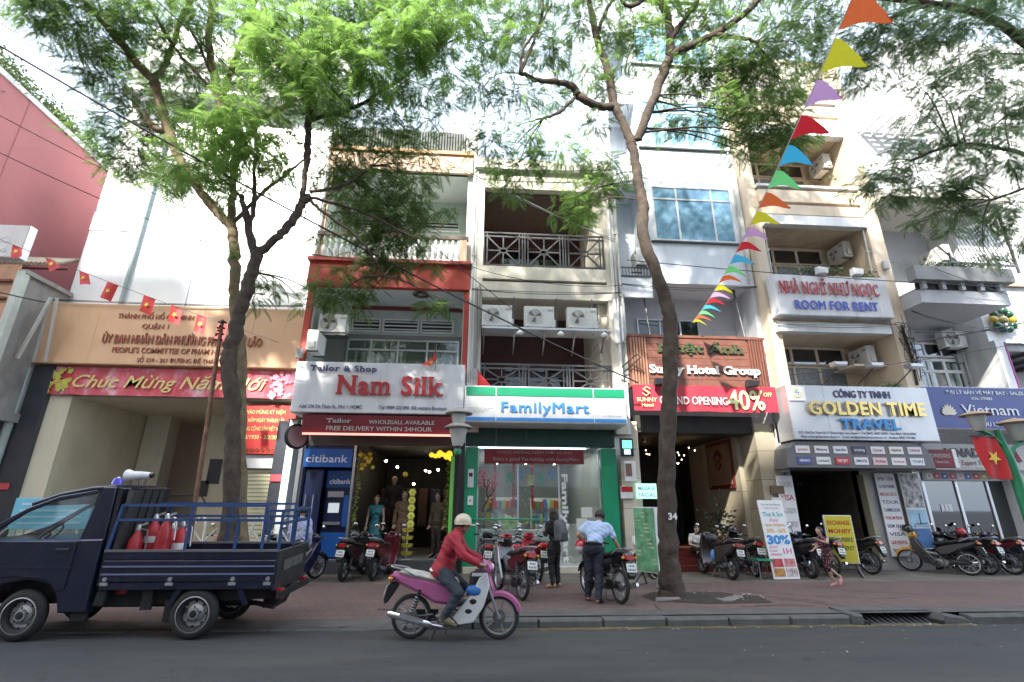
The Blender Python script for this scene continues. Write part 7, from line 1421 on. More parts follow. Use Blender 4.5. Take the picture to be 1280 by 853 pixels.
m = MB(); P(m,[(-6.52,.3),(-6.5,.6),(-6.15,.68),(-5.8,.6),(-5.66,.3)],8.2,9.2); P(m,[(-5.28,.25),(-2.95,.35),(-2.95,.5),(-5.28,.5)],8.15,9.25); P(m,[(-4.3,.1),(-4.1,.05),(-4.0,.25),(-4.3,.38)],8.0,8.2,round_=.02); P(m,[(-3.1,.18),(-2.9,.2),(-2.8,.42),(-3.1,.45)],8.4,8.95,round_=.04); m.tube([T(-3.88,7.95,.19),T(-3.88,9.45,.19)],.045,8); m.tube([T(-5.2,8.4,.25),T(-3.2,8.45,.25),T(-2.9,8.3,.22)],.035,8); m.build('chassis', tk_dark, tk)
m = MB(); P(m,[(-5.5,.12),(-5.3,.12),(-5.3,.3),(-5.5,.3)],7.98,8.05); P(m,[(-5.24,.3),(-5.1,.3),(-5.08,.52),(-5.2,.52)],7.96,8.02,round_=.01); m.build('mud_flap', tk_dark, tk)
# bed: ribbed side boards as separate pressings
bed = MB(); P(bed,[(-5.2,.5),(-2.88,.5),(-2.88,.56),(-5.2,.56)],7.97,9.43); bed = bed.build('bed_floor', tk_blue, tk)
for k, (za, zb, pr) in enumerate(((.5,.60,.0),(.605,.70,.012),(.705,.80,.0),(.805,.88,.012),(.885,.99,.0))):
    m = MB(); P(m,[(-5.2,za),(-2.84,za),(-2.84,zb),(-5.2,zb)],7.935-pr,7.975,round_=.012); m.build('side_board', tk_blue, tk, smooth=False)
for za in (.70,.80): m = MB(); P(m,[(-5.19,za-.006),(-2.85,za-.006),(-2.85,za+.012),(-5.19,za+.012)],7.91,7.93); m.build('board_ridge', M('worn_blue_edge', (.16,.18,.3), .4), tk)
m = MB(); P(m,[(-5.22,.99),(-2.82,.99),(-2.82,1.02),(-5.22,1.02)],7.925,7.99); P(m,[(-5.22,.99),(-2.82,.99),(-2.82,1.02),(-5.22,1.02)],9.41,9.47); m.build('top_rail', M('worn_rail', (.12,.12,.13), .5), tk)
m = MB(); P(m,[(-5.2,.5),(-2.84,.5),(-2.84,.99),(-5.2,.99)],9.42,9.46); m.build('far_side', tk_blue, tk)
for x in (-5.12,-4.25,-3.4,-2.92):
    m = MB(); m.cyl(T(x,7.93,.64),T(x,7.9,.64),.028,10); P(m,[(x-.05,.56),(x+.05,.56),(x+.05,.60),(x-.05,.60)],7.9,7.93); m.build('latch', hub_m, tk)
m = MB(); P(m,[(-2.86,.48),(-2.81,.48),(-2.81,1.0),(-2.86,1.0)],7.96,9.44,round_=.01); tg_ = m.build('tailgate', tk_tail, tk)
m = MB(); m.box(2.195,2.2,.25,1.25,.72+.13-.0,.86+.13); m.build('faded_panel', M('faded_plate', (.09,.09,.085), .6, var=.4, vs=8), tg_)
lettering('DAIHATSU', .35,1.15,.88,.08,2.198,M('faded_letter', (.22,.22,.22), .6),tg_,depth=.006,world=False,plane='right',bold=.01)
for y in (8.05,9.25): m = MB(); P(m,[(-2.82,.36),(-2.74,.36),(-2.74,.50),(-2.82,.50)],y,y+.14,round_=.01); m.build('tail_lamp', lamp_red, tk)
m = MB(); m.bar(T(-2.75,7.95,.42),T(-2.75,9.45,.42),.06,.08); m.build('rear_bumper', tk_dark, tk)
for xa, xb in ((-4.12,-4.22),(-3.3,-3.18)):
    m = MB(); m.bar(T(xa,7.96,.5),T(xb-.0,7.96,.3),.02,.07,up=(1,0,0)); m.build('guard_stay', tk_blue, tk)
m = MB(); P(m,[(-4.62,.24),(-4.48,.24),(-4.48,.5),(-4.62,.5)],8.0,8.05); m.build('side_step', tk_dark, tk)
# rails round the bed, each tube a piece
def rail(a, b, r=.018): m = MB(); m.bar(T(*a), T(*b), r*2); m.build('bed_rail', tk_rail, tk)
for y in (7.96,9.44):
    rail((-5.2,y,1.02),(-5.12,y,1.62)); rail((-5.12,y,1.62),(-3.08,y,1.62)); rail((-5.16,y,1.42),(-3.08,y,1.42)); rail((-3.08,y,1.02),(-3.08,y,1.64)); rail((-4.15,y,1.02),(-4.13,y,1.62)); rail((-3.46,y,1.02),(-3.46,y,1.42))
    rail((-3.08,y,1.55),(-2.84,y,1.55)); rail((-3.08,y,1.38),(-2.84,y,1.38)); rail((-2.84,y,1.02),(-2.84,y,1.57))
rail((-2.84,7.96,1.55),(-2.84,9.44,1.55)); rail((-2.84,7.96,1.38),(-2.84,9.44,1.38)); rail((-2.84,8.7,1.02),(-2.84,8.7,1.55)); rail((-5.12,7.96,1.62),(-5.12,9.44,1.62))
m = MB(); P(m,[(-5.17,1.0),(-5.12,1.0),(-5.05,1.82),(-5.12,1.84)],8.02,8.95); m.build('headboard_frame', iron, tk)
m = MB()
for y in (8.25,8.48,8.7): m.bar(T(-5.08,y,1.02),T(-5.0,y,1.84),.02)
m.bar(T(-5.08,8.02,1.84),T(-5.08,8.95,1.84),.03); m.build('headboard_bars', black, tk)
m = MB(); m.lathe([(.001,.1),(.05,.085),(.075,.04),(.08,0),(.085,-.01)],T(-5.38,8.15,1.92),(0,0,1),16); m.build('beacon', M('beacon_blue', (.04,.04,.5), .1, coat=1), tk, smooth=True)
hl = thing('loudspeaker_horn', 'white loudspeaker horn on top of the truck cab', 'loudspeaker', (-5.3,8.45,1.98)); hl.scale = (.8,.8,.8); m = MB(); m.lathe([(.12,0),(.125,.02),(.09,.1),(.075,.3),(.06,.42),(.05,.44),(.001,.44)],(-.28,0,.1),(1,0,.03),20); m.build('horn', white, hl, smooth=True)
m = MB(); m.lathe([(.04,0),(.05,.01),(.045,.06),(.001,.06)],(.16,0,.11),(1,0,.03),14); m.build('driver_unit', black, hl, smooth=True); m = MB(); m.tube([(-.05,0,.05),(0,0,-.1)],.015,6); m.tube([(.1,0,.06),(.08,0,-.1)],.015,6); m.build('bracket', iron, hl)
# red gas bottles standing in the bed
cyl_red = M('cylinder_red', (.4,.02,.03), .4, var=.1, coat=.2)
for i, (x, y) in enumerate(((-4.98,8.15),(-4.88,8.35),(-4.62,8.18),(-4.5,8.42),(-4.74,8.6))):
    t = thing('fire_extinguisher', ['front left red extinguisher bottle nearest the cab in the truck bed','second red bottle with pale neck band in the truck bed','plain red bottle third from the cab along the near side of the truck bed','rightmost red bottle in the truck bed, with a pale band','red bottle standing farthest back in the truck bed'][i], 'fire extinguisher', (x,y,.43), 0, 'red extinguisher bottles in the truck bed')
    h = [.86,1.0,1.0,.9,.85][i]; m = MB(); m.lathe([(.001,0),(.09,0),(.095,.03),(.095,h-.22),(.085,h-.14),(.05,h-.07),(.04,h-.03)],n=20); m.build('bottle', cyl_red, t, smooth=True)
    m = MB(); m.lathe([(.096,h-.34),(.097,h-.33),(.097,h-.26),(.096,h-.25)],n=20); m.build('label_band', white if i in (1,3) else cyl_red, t, smooth=True)
    m = MB(); m.lathe([(.04,h-.03),(.045,h),(.03,h+.06),(.001,h+.07)],n=12); m.bar((0,0,h+.04),(.12,0,h+.08),.03); m.tube([(.03,0,h),(.14,0,h-.02),(.16,0,h-.3)],.012,6); m.build('valve', steel, t, smooth=True)
# ---------------- people ----------------
tmp_scene = bpy.data.scenes.new('tmp_remesh')
skin = M('skin', (.35,.2,.13), .55, var=.06, vs=10); skin_pale = M('skin_pale', (.5,.32,.24), .55, var=.05, vs=10); hair = M('black_hair', (.012,.01,.01), .45, var=.3, vs=30)
def remesh(mb, voxel, smooth=4, extra=None):
    me = bpy.data.meshes.new('body'); me.from_pydata(mb.v, [], mb.f); ob = bpy.data.objects.new('body', me); tmp_scene.collection.objects.link(ob)
    a = ob.modifiers.new('r', 'REMESH'); a.mode = 'VOXEL'; a.voxel_size = voxel
    if smooth: b = ob.modifiers.new('s', 'SMOOTH'); b.iterations = smooth; b.factor = .5
    vl = tmp_scene.view_layers[0]; vl.update(); dg = vl.depsgraph; ev = ob.evaluated_get(dg); out = bpy.data.meshes.new_from_object(ev)
    bpy.data.objects.remove(ob); bpy.data.meshes.remove(me)
    r = MB(); r.v = [tuple(v.co) for v in out.vertices]; r.f = [tuple(p.vertices) for p in out.polygons]; r.m = [0]*len(r.f); bpy.data.meshes.remove(out); return r
def cap(m, a, b, r0, r1, n=12):
    a, b = V(*a), V(*b); k = 5; m.tube([a+(b-a)*i/k for i in range(k+1)], [r0+(r1-r0)*i/k for i in range(k+1)], n); m.ball(a, r0, n, 8); m.ball(b, r1, n, 8)
def limb(m, pts, rs):
    for i in range(len(pts)-1): cap(m, pts[i], pts[i+1], rs[i], rs[i+1])
STAND = dict(pelvis=(0,0,.53), chest=(0,0,.72), neck=(.0,0,.825), head=(.015,0,.925), shL=(0,.105,.80), shR=(0,-.105,.80), elL=(-.01,.135,.635), elR=(-.01,-.135,.635), wrL=(.04,.14,.49), wrR=(.04,-.14,.49),
    hipL=(0,.052,.52), hipR=(0,-.052,.52), knL=(.01,.055,.285), knR=(.01,-.055,.285), anL=(-.005,.058,.05), anR=(-.005,-.058,.05), toL=(.10,.065,.018), toR=(.10,-.065,.018), look=(1,0,0))
def person(label, loc, rz, H, J, top=None, top_len=.0, sleeve='long', legs=None, legs_len='long', shoes=None, sk=None, hairstyle='short', fem=False, skirt=None, cat='person', group=None, name='person', thick=1.0, head_up=None, coat=None, top_z=None, puff=1.0, tuck=False):
    sk = sk or skin; t = thing(name, label, cat, loc, rz, group); j = dict(STAND); j.update(J); j = {k: V(*v)*(H if k != 'look' else 1) for k, v in j.items()}; s = H/1.65*thick
    lat = (j['shL']-j['shR']).normalized(); up = (j['neck']-j['pelvis']).normalized(); fw_ = lat.cross(up).normalized()
    look = j['look'].normalized(); hup = V(0,0,1) if head_up is None else V(*head_up).normalized(); hl_ = hup.cross(look).normalized(); hup = look.cross(hl_).normalized(); hd = j['head']; HR = .5*.132*H
    def torso(m, g, pel=True):
        B = (fw_, lat, up); sw = (j['shL']-j['shR']).length
        m.ball(j['chest']+up*.02*s, (.105*s+g, sw*.5+.012*s+g, .17*s+g), 18, 12, B)
        m.ball((j['chest']+j['pelvis'])/2, (.095*s+g, .125*s+g if not fem else .112*s+g, .15*s+g), 18, 10, B)
        if pel: m.ball(j['pelvis'], (.11*s+g, .155*s+g, .12*s+g), 18, 10, B)
        cap(m, tuple(j['shL']-lat*.02), tuple(j['shR']+lat*.02), .055*s+g, .055*s+g)
        cap(m, tuple(j['chest']), tuple(j['neck']), .08*s+g, .05*s+g)
        if fem:
            for q in (-1,1): m.ball(j['chest']+fw_*.075*s+lat*q*.06*s-up*.01, .055*s+g, 12, 8)
    m = MB(); torso(m, 0)
    for S in 'LR':
        limb(m, [j['sh'+S],j['el'+S],j['wr'+S]], [.048*s,.038*s,.026*s]); cap(m, (j['el'+S]*.65+j['wr'+S]*.35), j['el'+S], .036*s, .036*s)
        limb(m, [j['hip'+S],(j['hip'+S]*.7+j['kn'+S]*.3),j['kn'+S]], [.082*s,.08*s,.052*s]); limb(m, [j['kn'+S],(j['kn'+S]*.68+j['an'+S]*.32),j['an'+S]], [.05*s,.052*s,.034*s])
        cap(m, j['an'+S], j['to'+S]*.92+j['an'+S]*.08+V(0,0,.002), .036*s, .026*s); d = (j['an'+S]-j['to'+S]); d.z = 0; m.ball(j['an'+S]+d*.28-V(0,0,.015*H), .034*s, 10, 6)
    cap(m, j['neck'], hd-hup*.05*H, .052*s, .05*s)
    # head: skull, jaw, nose, lips, ears
    B = (look, hl_, hup); m.ball(hd+hup*.02*s, (HR*.88,HR*.74,HR*.92), 18, 12, B); m.ball(hd-hup*HR*.38+look*HR*.12, (HR*.66,HR*.56,HR*.62), 16, 10, B); m.ball(hd-hup*HR*.82+look*HR*.42, (HR*.26,HR*.28,HR*.2), 12, 8, B)
    m.ball(hd+look*HR*.88-hup*HR*.18, (HR*.16,HR*.13,HR*.24), 10, 8, B); m.ball(hd+look*HR*.72-hup*HR*.55, (HR*.13,HR*.24,HR*.1), 10, 6, B); m.ball(hd+look*HR*.78+hup*HR*.12, (HR*.1,HR*.42,HR*.1), 10, 6, B)
    for q in (-1,1): m.ball(hd+hl_*q*HR*.72-hup*HR*.05, (HR*.17,HR*.07,HR*.26), 10, 8, B)
    hands = MB()
    for S in 'LR':
        w = j['wr'+S]; d = (w-j['el'+S]).normalized(); q = d.cross(lat if abs(d.dot(lat)) < .8 else up).normalized(); th = d.cross(q).normalized()
        m.ball(w+d*.045*s, (.05*s,.022*s,.042*s), 12, 8, (d, q, th))
        for i, (o, l) in enumerate(((-.03,.06),(-.01,.075),(.01,.07),(.028,.055))):
            a = w+d*.075*s+th*o*s; b = a+d*l*.5*s+q*.012*s; c = a+d*l*.8*s+q*.035*s; hands.tube([a-d*.02*s,b,c,c+q*.018*s-d*.01*s],[.0105*s,.0098*s,.0085*s,.006*s],7)
        a = w+d*.02*s-th*.03*s; hands.tube([a,a-th*.028*s+d*.02*s,a-th*.036*s+d*.045*s+q*.012*s],[.0125*s,.011*s,.008*s],7)
    r = remesh(m, .0125*max(.8,s), 3); n = len(r.v); r.v += [tuple(v) for v in hands.v]; r.f += [tuple(i+n for i in f) for f in hands.f]; r.m += [0]*len(hands.f)
    r.build('body', sk, t, smooth=True, angle=80)
    e = MB(); br = MB()
    for q in (-1,1):
        c = hd+look*HR*.80+hl_*q*HR*.3+hup*HR*.02; e.ball(c, (HR*.06,HR*.1,HR*.06), 8, 6, B); br.bar(c+hup*HR*.17-hl_*HR*.13+look*.002, c+hup*HR*.18+hl_*HR*.13+look*.002, HR*.05)
    e.build('eyes', M('eye_dark', (.02,.015,.012), .2), t, smooth=True); br.build('eyebrows', hair, t)
    MB().ball(hd+look*HR*.835-hup*HR*.56, (HR*.03,HR*.2,HR*.05), 10, 6, B).build('lips', M('lips', (.35,.1,.09), .5), t, smooth=True)
    g = .016*s*puff
    if top:
        m = MB(); torso(m, g, not tuck)
        for S in 'LR':
            if sleeve == 'long': limb(m, [j['sh'+S],j['el'+S],j['wr'+S]*.95+j['el'+S]*.05], [.056*s+g*.5,.048*s+g*.5,.036*s+g*.4])
            elif sleeve == 'short': limb(m, [j['sh'+S],j['sh'+S]*.4+j['el'+S]*.6], [.056*s+g*.5,.054*s+g*.6])
        cap(m, j['neck']-up*.02*H, j['neck']+up*.012*H, .066*s, .062*s)
        if top_len: 
            for q in ('L','R'): cap(m, j['pelvis'], j['hip'+q]*.6+j['kn'+q]*.4*1.0+V(0,0,0), .12*s, .1*s*top_len)
        r = remesh(m, .0135*max(.8,s), 5)
        if top_z is not None: r.v = [(x, y, max(z, top_z*H)) for x, y, z in r.v]
        random.seed(int(H*1000)); fz = [random.uniform(0,6) for _ in range(4)]
        r.v = [(x+(.005*math.sin(38*z+18*y+fz[0])+.0035*math.sin(71*z-44*y+25*x+fz[2])), y+(.005*math.sin(33*z+22*x+fz[1])+.0035*math.sin(64*z+50*x+fz[3])), z) for x, y, z in r.v]
        r.build('top', top, t, smooth=True, angle=80)
    if legs:
        g = .016*s*min(puff, 1.1); m = MB(); m.ball(j['pelvis']-up*.01, (.115*s+g,.16*s+g,.115*s+g), 18, 10, (fw_, lat, up))
        for S in 'LR':
            h, k, a = j['hip'+S], j['kn'+S], j['an'+S]
            limb(m, [h, h*.7+k*.3, k], [.09*s+g,.086*s+g,.062*s+g*.8])
            if legs_len == 'long': limb(m, [k, k*.6+a*.4, a*.96+k*.04], [.060*s+g*.8,.058*s+g*.7,.045*s+g*.8])
        r = remesh(m, .0135*max(.8,s), 3); r.v = [(x+.004*math.sin(30*z+fz_l)+.003*math.sin(75*z+30*y), y+.004*math.sin(27*z+9*x)+.003*math.sin(68*z+20*x), z) for x, y, z in r.v]
        r.build('trousers' if legs_len == 'long' else 'shorts', legs, t, smooth=True, angle=80)
    if skirt:
        mt, z1, r1 = skirt; m = MB(); n = 40; vs = []; ring = []
        for i in range(9):
            f_ = i/8; zz = j['pelvis'].z+.06*H-(j['pelvis'].z+.06*H-z1*H)*f_; rr = (.13+.02*f_)*s+(r1*H-.13*s)*f_**1.3
            for k in range(n): a = k*2*PI/n; w = 1+.06*f_*math.sin(a*9)+.03*f_*math.sin(a*4+1); vs.append((j['pelvis'].x+rr*.85*w*math.cos(a), j['pelvis'].y+rr*w*math.sin(a), zz))
        m.add(vs, [(i*n+k,i*n+(k+1) % n,(i+1)*n+(k+1) % n,(i+1)*n+k) for i in range(8) for k in range(n)]); m.build('skirt', mt, t, smooth=True, angle=80)
    if shoes:
        for S in 'LR':
            m = MB(); d = j['to'+S]-j['an'+S]; c = j['an'+S]+d*.34; c.z = min(c.z, (j['an'+S].z+j['to'+S].z)/2)-.008; d2 = d.normalized(); l2 = V(-d2.y,d2.x,0).normalized(); u2 = d2.cross(l2)
            m.ball(c, (.152*s,.05*s,.044*s), 14, 8, (d2, l2, u2)); cap(m, j['an'+S]+V(0,0,-.01), j['an'+S]+V(0,0,.005), .045*s, .045*s)
            remesh(m, .012, 2).build('shoe', shoes, t, smooth=True, angle=80)
    m = MB()
    if hairstyle != 'none':
        vs0 = len(m.v); m.ball(hd+hup*HR*.18-look*HR*.12, (HR*.98,HR*.86,HR*.94), 20, 14, B); cut = []
        for v in m.v[vs0:]:
            d = V(*v)-hd; lx, lz = d.dot(look), d.dot(hup); q = V(*v)
            if lx > HR*.25 and lz < HR*.42: q = q-look*(lx-HR*.25)*.85
            if lz < -HR*.3: q = q+hup*(-HR*.3-lz)
            cut.append(tuple(q))
        m.v[vs0:] = cut
        if hairstyle == 'long':
            m.ball(hd-look*HR*.45-hup*HR*.7, (HR*.6,HR*.82,HR*1.5), 16, 10, B); 
            for q in (-1,1): m.ball(hd+hl_*q*HR*.72-hup*HR*.75+look*HR*.05, (HR*.3,HR*.26,HR*1.25), 12, 8, B)
        if hairstyle == 'bun': m.ball(hd-look*HR*.9+hup*HR*.45, HR*.4, 12, 8)
        random.seed(3); m.v = [(x+random.gauss(0,.0025), y+random.gauss(0,.0025), z+random.gauss(0,.0025)) for x, y, z in m.v]
        m.build('hair', hair, t, smooth=True, angle=80)
    return t, j
fz_l = .7
# rider
rj = M('jacket_red', (.32,.016,.03), .7, var=.12, vs=5, bump=.3, bs=40); jeans = M('dark_jeans', (.025,.035,.045), .8, var=.2, vs=9)
H = 1.66
def sc(d, H): return {k: tuple(c/H for c in v) if k != 'look' else v for k, v in d.items()}
rd, rj_ = person('man in a red jacket and cream helmet riding the pink motorbike', (-.25,7.85,-.13), rad(-4), H, sc(dict(pelvis=(-.22,0,.88), chest=(-.08,0,1.2), neck=(.0,0,1.37), head=(.07,0,1.50), shL=(-.04,.18,1.32), shR=(-.04,-.18,1.32), elL=(.10,.26,1.10), elR=(.10,-.27,1.10), wrL=(.33,.3,1.0), wrR=(.33,-.3,1.0),
    hipL=(-.2,.1,.86), hipR=(-.2,-.1,.86), knL=(.08,.24,.64), knR=(.06,-.25,.62), anL=(-.1,.22,.31), anR=(-.13,-.23,.31), toL=(.04,.24,.24), toR=(.01,-.25,.24), look=(1,-.05,-.12)), H), rj, 0, 'long', jeans, 'long', M('shoe_olive', (.1,.1,.05), .7), hairstyle='short', puff=2.9)
hc_ = M('helmet_cream', (.52,.46,.33), .3, coat=.5, var=.05)
m = MB(); c = V(.065,0,1.535); m.ball(c,(.13,.112,.12),22,14,zlo=-.25); m.ring(c+V(0,0,-.03),(0,0,1),.118,.010,26,6); m.build('helmet', hc_, rd, smooth=True); m = MB(); m.prism([(.17,1.51),(.27,1.485),(.265,1.475),(.15,1.495)],-.085,.085,round_=.004); m.build('helmet_peak', hc_, rd); m = MB(); m.tube([(.05,-.11,1.5),(.08,-.09,1.42),(.1,0,1.385),(.08,.09,1.42),(.05,.11,1.5)],.007,5); m.build('chin_strap', black, rd)
m = MB(); m.ball((-.24,0,.885),(.16,.19,.05),16,6); m.build('shirt_hem', white, rd, smooth=True)
# woman in black
bc = M('black_cloth', (.014,.013,.014), .85, var=.3, vs=6, bump=.3); bc2 = M('black_trousers', (.01,.01,.011), .8, var=.2)
w, wj = person('woman in black with long hair and a backpack waiting before the convenience store window', (1.72,11.45,0), rad(128), 1.6, dict(head=(.02,0,.93), elL=(.02,.135,.66), wrL=(.13,.06,.68), elR=(.02,-.14,.655), wrR=(.12,-.04,.67), anL=(-.03,.07,.05), toL=(.07,.09,.02), look=(1,.2,-.1)), bc, .9, 'long', bc2, 'long', M('sandal_tan', (.45,.28,.18), .6), sk=skin_pale, hairstyle='long', fem=True, thick=.93)
bp_ = thing('backpack', 'grey backpack worn by the woman in black', 'backpack', (1.72,11.45,0), rad(128)); m = MB(); m.prism([(-.30,.92),(-.12,.90),(-.10,1.28),(-.17,1.36),(-.26,1.3),(-.33,1.1)],-.15,.15,round_=.05); m.build('pack', M('backpack_grey', (.08,.085,.09), .8, var=.3, vs=8, bump=.3), bp_, smooth=True); m = MB(); m.prism([(-.345,.95),(-.30,.94),(-.28,1.1),(-.335,1.1)],-.1,.1,round_=.02); m.build('pocket', M('backpack_grey2', (.05,.055,.06), .8), bp_, smooth=True)
m = MB(); [m.tube([(-.14,s*.1,1.3),(-.03,s*.1,1.36),(.09,s*.1,1.28),(.09,s*.11,1.1),(-.1,s*.12,.95)],.014,6) for s in (-1,1)]; m.build('strap', black, bp_)
# bending man in blue shirt
lb = M('light_blue_shirt', (.38,.48,.66), .75, var=.08, vs=5, bump=.25); dn = M('navy_trousers', (.018,.022,.035), .8, var=.2)
mn, mj = person('man in a light blue shirt bending over the black motorbike, seen from behind', (2.2,9.75,0), rad(72), 1.7, dict(pelvis=(-.04,0,.535), chest=(.08,-.04,.69), neck=(.14,-.06,.775), head=(.19,-.075,.85), shL=(.10,.065,.765), shR=(.13,-.165,.745), elL=(.01,.17,.66), wrL=(.08,.12,.60), elR=(.12,-.24,.59), wrR=(.16,-.29,.465), anR=(-.09,-.04,.05), knR=(-.02,-.05,.28), toR=(.0,-.07,.018), anL=(.05,.085,.05), toL=(.15,.1,.018), look=(.8,-.45,-.45)), lb, 0, 'short', dn, 'long', mb_black, hairstyle='short', tuck=True, puff=1.5)
m = MB(); m.ring((mj['pelvis'].x+.01,mj['pelvis'].y,mj['pelvis'].z+.06),(.25,0,1),.16,.018,28,6,fl=1.2); m.build('belt', black, mn)
h_ = thing('helmet', 'red and white helmet held at the hip of the man in the light blue shirt', 'helmet', (2.02,9.95,.92), rad(60)); m = MB(); m.ball((0,0,0),(.14,.12,.14),18,10,zlo=0); m.build('red_shell', mb_red, h_, smooth=True); m = MB(); m.ball((0,0,0),(.141,.121,.13),18,10,zhi=0); m.build('white_shell', mb_white, h_, smooth=True)
# seated girl on the hotel steps
gw = M('white_blouse', (.6,.6,.58), .8, var=.05, bump=.2)
gg, gj = person('girl in a white top seated on the red hotel steps', (6.15,14.35,.02), rad(-92), 1.5, dict(pelvis=(-.06,0,.33), chest=(.0,0,.50), neck=(.03,0,.60), head=(.07,0,.69), shL=(.02,.105,.575), shR=(.02,-.105,.575), elL=(.07,.15,.43), elR=(.07,-.15,.43), wrL=(.17,.06,.41), wrR=(.17,-.06,.40), hipL=(-.03,.055,.33), hipR=(-.03,-.055,.33), knL=(.22,.05,.35), knR=(.22,-.07,.35), anL=(.20,.04,.10), anR=(.26,-.07,.08), toL=(.30,.05,.06), toR=(.36,-.08,.04), look=(1,0,-.4)), gw, .6, 'short', bc2, 'short', None, sk=skin_pale, hairstyle='bun', fem=True, thick=.92)
MB().box(-.035,.035,-.01,.01,-.05,.05).build('phone', black, gg).location = (.29,0,.63)
# seated person half hidden by the menu stand
ss, sj = person('seated person in white shirt and pale cap half hidden by the green menu stand', (4.15,13.1,0), rad(-60), 1.6, dict(pelvis=(-.06,0,.30), chest=(-.02,0,.48), neck=(.0,0,.58), head=(.03,0,.67), shL=(-.02,.105,.555), shR=(-.02,-.105,.555), elL=(.05,.15,.42), elR=(.05,-.15,.42), wrL=(.17,.08,.37), wrR=(.17,-.08,.37), hipL=(-.03,.055,.29), hipR=(-.03,-.055,.29), knL=(.2,.07,.30), knR=(.2,-.07,.30), anL=(.20,.07,.05), anR=(.22,-.07,.05), toL=(.30,.08,.018), toR=(.32,-.08,.018)), gw, 0, 'short', bc2, 'long', black, thick=.95)
m = MB(); m.ball(sj['head']+V(0,0,.045),(.12,.1,.08),14,8,zlo=0); m.build('cap', white, ss, smooth=True)
sc_ = thing('stool', 'small dark stool under the person behind the menu stand', 'stool', (4.1,13.18,0)); m = MB(); m.box(-.16,.16,-.16,.16,.34,.37); m.build('seat', iron, sc_)
for a, b in ((-.14,-.14),(.14,-.14),(-.14,.14),(.14,.14)): m = MB(); m.cyl((a*.8,b*.8,.34),(a,b,0),.012,6); m.build('leg', iron, sc_)
# running child
fl_ = bpy.data.materials.new('floral_dress'); fl_.use_nodes = True
def _fl():
    N = fl_.node_tree.nodes; L = fl_.node_tree.links; b = N['Principled BSDF']; tc = N.new('ShaderNodeTexCoord'); v = N.new('ShaderNodeTexVoronoi'); v.inputs['Scale'].default_value = 26; L.new(tc.outputs['Object'], v.inputs[0])
    cr = N.new('ShaderNodeValToRGB'); e = cr.color_ramp.elements; e[0].position = .3; e[0].color = (.4,.12,.14,1); e[1].position = .42; e[1].color = (.02,.015,.02,1); L.new(v.outputs[0], cr.inputs[0]); L.new(cr.outputs[0], b.inputs['Base Color']); b.inputs['Roughness'].default_value = .8
_fl()
ch, cj = person('small child in a dark floral outfit running across the pavement', (7.8,11.3,0), rad(195), 1.26, dict(pelvis=(.0,0,.52), chest=(.05,0,.70), neck=(.07,0,.80), head=(.10,0,.90), elL=(.14,.16,.72), wrL=(.30,.14,.76), elR=(-.03,-.17,.66), wrR=(.10,-.19,.58), shL=(.06,.10,.78), shR=(.04,-.10,.78), knL=(.10,.06,.31), anL=(-.12,.07,.16), toL=(-.08,.08,.07), knR=(-.02,-.06,.27), anR=(-.12,-.06,.05), toR=(-.03,-.07,.018), look=(1,.1,-.1)), fl_, .0, 'none', fl_, 'short', M('shoe_pink', (.6,.25,.27), .6), sk=skin_pale, hairstyle='bun', thick=.95)
# man behind the truck
bm, bj = person('man in a pale lilac shirt standing behind the truck by the bank machine', (-3.95,12.2,0), rad(100), 1.62, dict(), M('lilac_shirt', (.4,.42,.6), .8, var=.08), 0, 'long', dn, 'long', black)
# mannequins in the tailor window
manq = M('mannequin_skin', (.4,.28,.2), .4); teal_d = M('teal_satin', (.01,.16,.19), .3, var=.2, vs=6); suit = M('brown_suit', (.16,.1,.06), .8, var=.15); dsuit = M('dark_suit', (.03,.022,.018), .8)
kw = dict(cat='mannequin', name='mannequin', group='mannequins in the tailor window')
person('mannequin in a long teal dress in the tailor window', (-2.75,14.6,.3), rad(-90), 1.62, dict(), teal_d, 0, 'none', None, skirt=(teal_d,.02,.2), sk=manq, hairstyle='short', fem=True, thick=.9, **kw)
person('mannequin in a brown suit beside the teal dress', (-2.0,14.7,.3), rad(-90), 1.74, dict(), suit, .7, 'long', suit, 'long', black, sk=manq, hairstyle='short', **kw)
person('raised mannequin in a dark suit at the back of the tailor window', (-2.45,15.5,.75), rad(-90), 1.74, dict(), dsuit, .7, 'long', dsuit, 'long', black, sk=manq, hairstyle='none', **kw)
person('mannequin in an olive coat at the right of the tailor doorway', (-1.05,14.75,.3), rad(-120), 1.7, dict(), M('olive_coat', (.09,.07,.035), .8), .9, 'long', dsuit, 'long', black, sk=manq, hairstyle='short', **kw)
bpy.data.scenes.remove(tmp_scene)
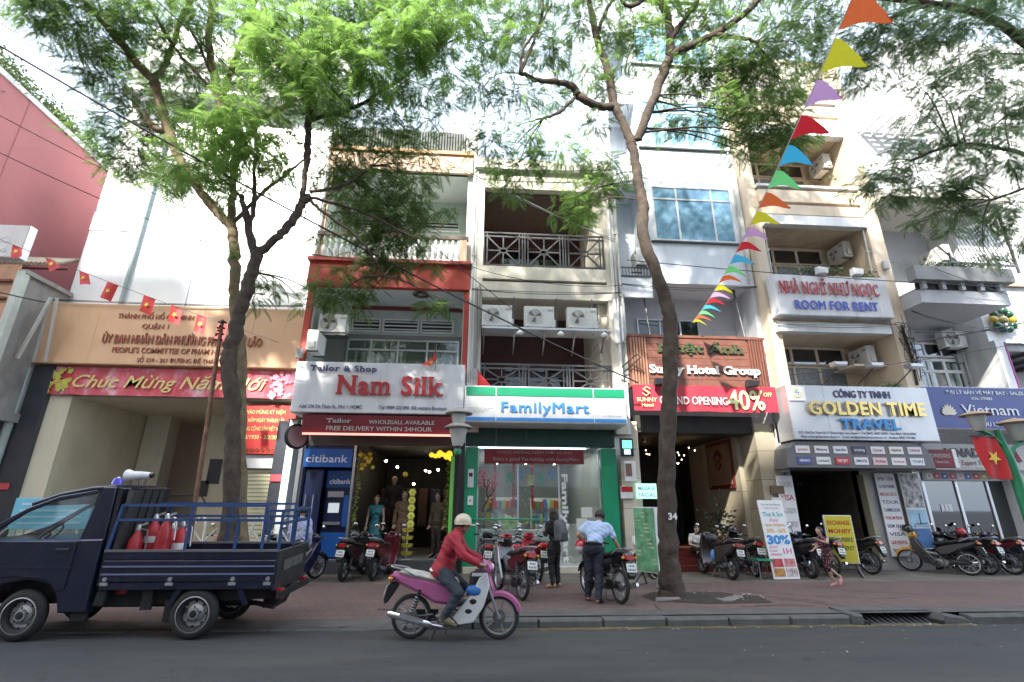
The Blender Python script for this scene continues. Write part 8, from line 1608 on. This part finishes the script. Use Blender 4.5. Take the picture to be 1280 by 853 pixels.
# garlands of yellow flowers and gold balloons round the tailor door
gold = M('gold_balloon', (.6,.42,.02), .2, coat=.6); yf = M('yellow_flower', (.6,.6,.08), .5); glf = M('garland_leaf', (.16,.2,.03), .6, var=.4, vs=12)
def cluster(name, label, c, n, r, s, mat, seed=0, cat='balloons'):
    random.seed(seed); t = thing(name, label, cat, c)
    for i in range(n): MB().ball((random.uniform(-1,1)*r[0],random.uniform(-1,1)*r[1],random.uniform(-1,1)*r[2]), s*random.uniform(.75,1.1), 10, 8).build('balloon', mat, t, smooth=True)
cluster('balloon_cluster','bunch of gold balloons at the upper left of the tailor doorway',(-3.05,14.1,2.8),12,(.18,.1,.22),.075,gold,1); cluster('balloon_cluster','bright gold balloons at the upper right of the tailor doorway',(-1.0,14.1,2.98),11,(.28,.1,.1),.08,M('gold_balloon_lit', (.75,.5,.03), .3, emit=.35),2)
t = thing('gold_ball','single gold ball hanging in the tailor doorway','ball',(-1.95,14.1,2.45)); MB().ball((0,0,0),.075,14,10).build('ball', gold, t, smooth=True); m = MB(); m.cyl((0,0,.07),(0,0,.7),.003,4); m.build('thread', black, t)
for x, lab in ((-3.2,'leafy yellow garland down the left side of the tailor doorway'),(-.78,'leafy yellow garland down the right side of the tailor doorway')):
    t = thing('garland', lab, 'garland', (x,14.05,.4)); m = MB(); random.seed(int(x*10))
    for i in range(150): z = random.uniform(0,2.4); c = V(random.gauss(0,.03),random.gauss(0,.03),z); d = V(random.uniform(-1,1),random.uniform(-1,1),random.uniform(-1,1)).normalized()*.06; e = d.orthogonal()*.4; m.add([c,c+d*.5+e,c+d,c+d*.5-e],[(0,1,2,3)])
    o = m.build('leaves', glf, t); o['kind'] = 'stuff'
def flower(m, c, r):
    for k in range(6): a = k*PI/3; m.ball((c[0]+r*.6*math.cos(a),c[1],c[2]+r*.6*math.sin(a)),(r*.42,.012,r*.42),8,5)
t = thing('flower_chain','vertical chain of pale yellow paper flowers in the tailor doorway','flowers',(-1.72,14.05,1.2))
for k in range(5):
    m = MB(); flower(m,(0,0,.78-.2*k),.1); o = m.build('paper_flower', M('pale_yellow_flower', (.62,.66,.12), .5), t, smooth=True); MB().ball((0,-.015,.78-.2*k),(.03,.012,.03),8,5).build('flower_heart', gold, o)
t = thing('flower_stand','tiered yellow flower stand at the foot of the brown suit','flowers',(-1.78,14.1,.3))
for k in range(4): m = MB(); m.lathe([(.03,.08),(.16,.1),(.13,.02),(.03,0)],(0,0,.1+.19*k),(0,0,1),12); m.build('tier', M('stand_flower', (.5,.42,.05), .6, var=.4, vs=14), t)
m = MB(); m.cyl((0,0,0),(0,0,.85),.02,8); m.box(-.14,.14,-.1,.1,0,.02); m.build('stem', M('stand_white', (.6,.6,.55), .5), t)
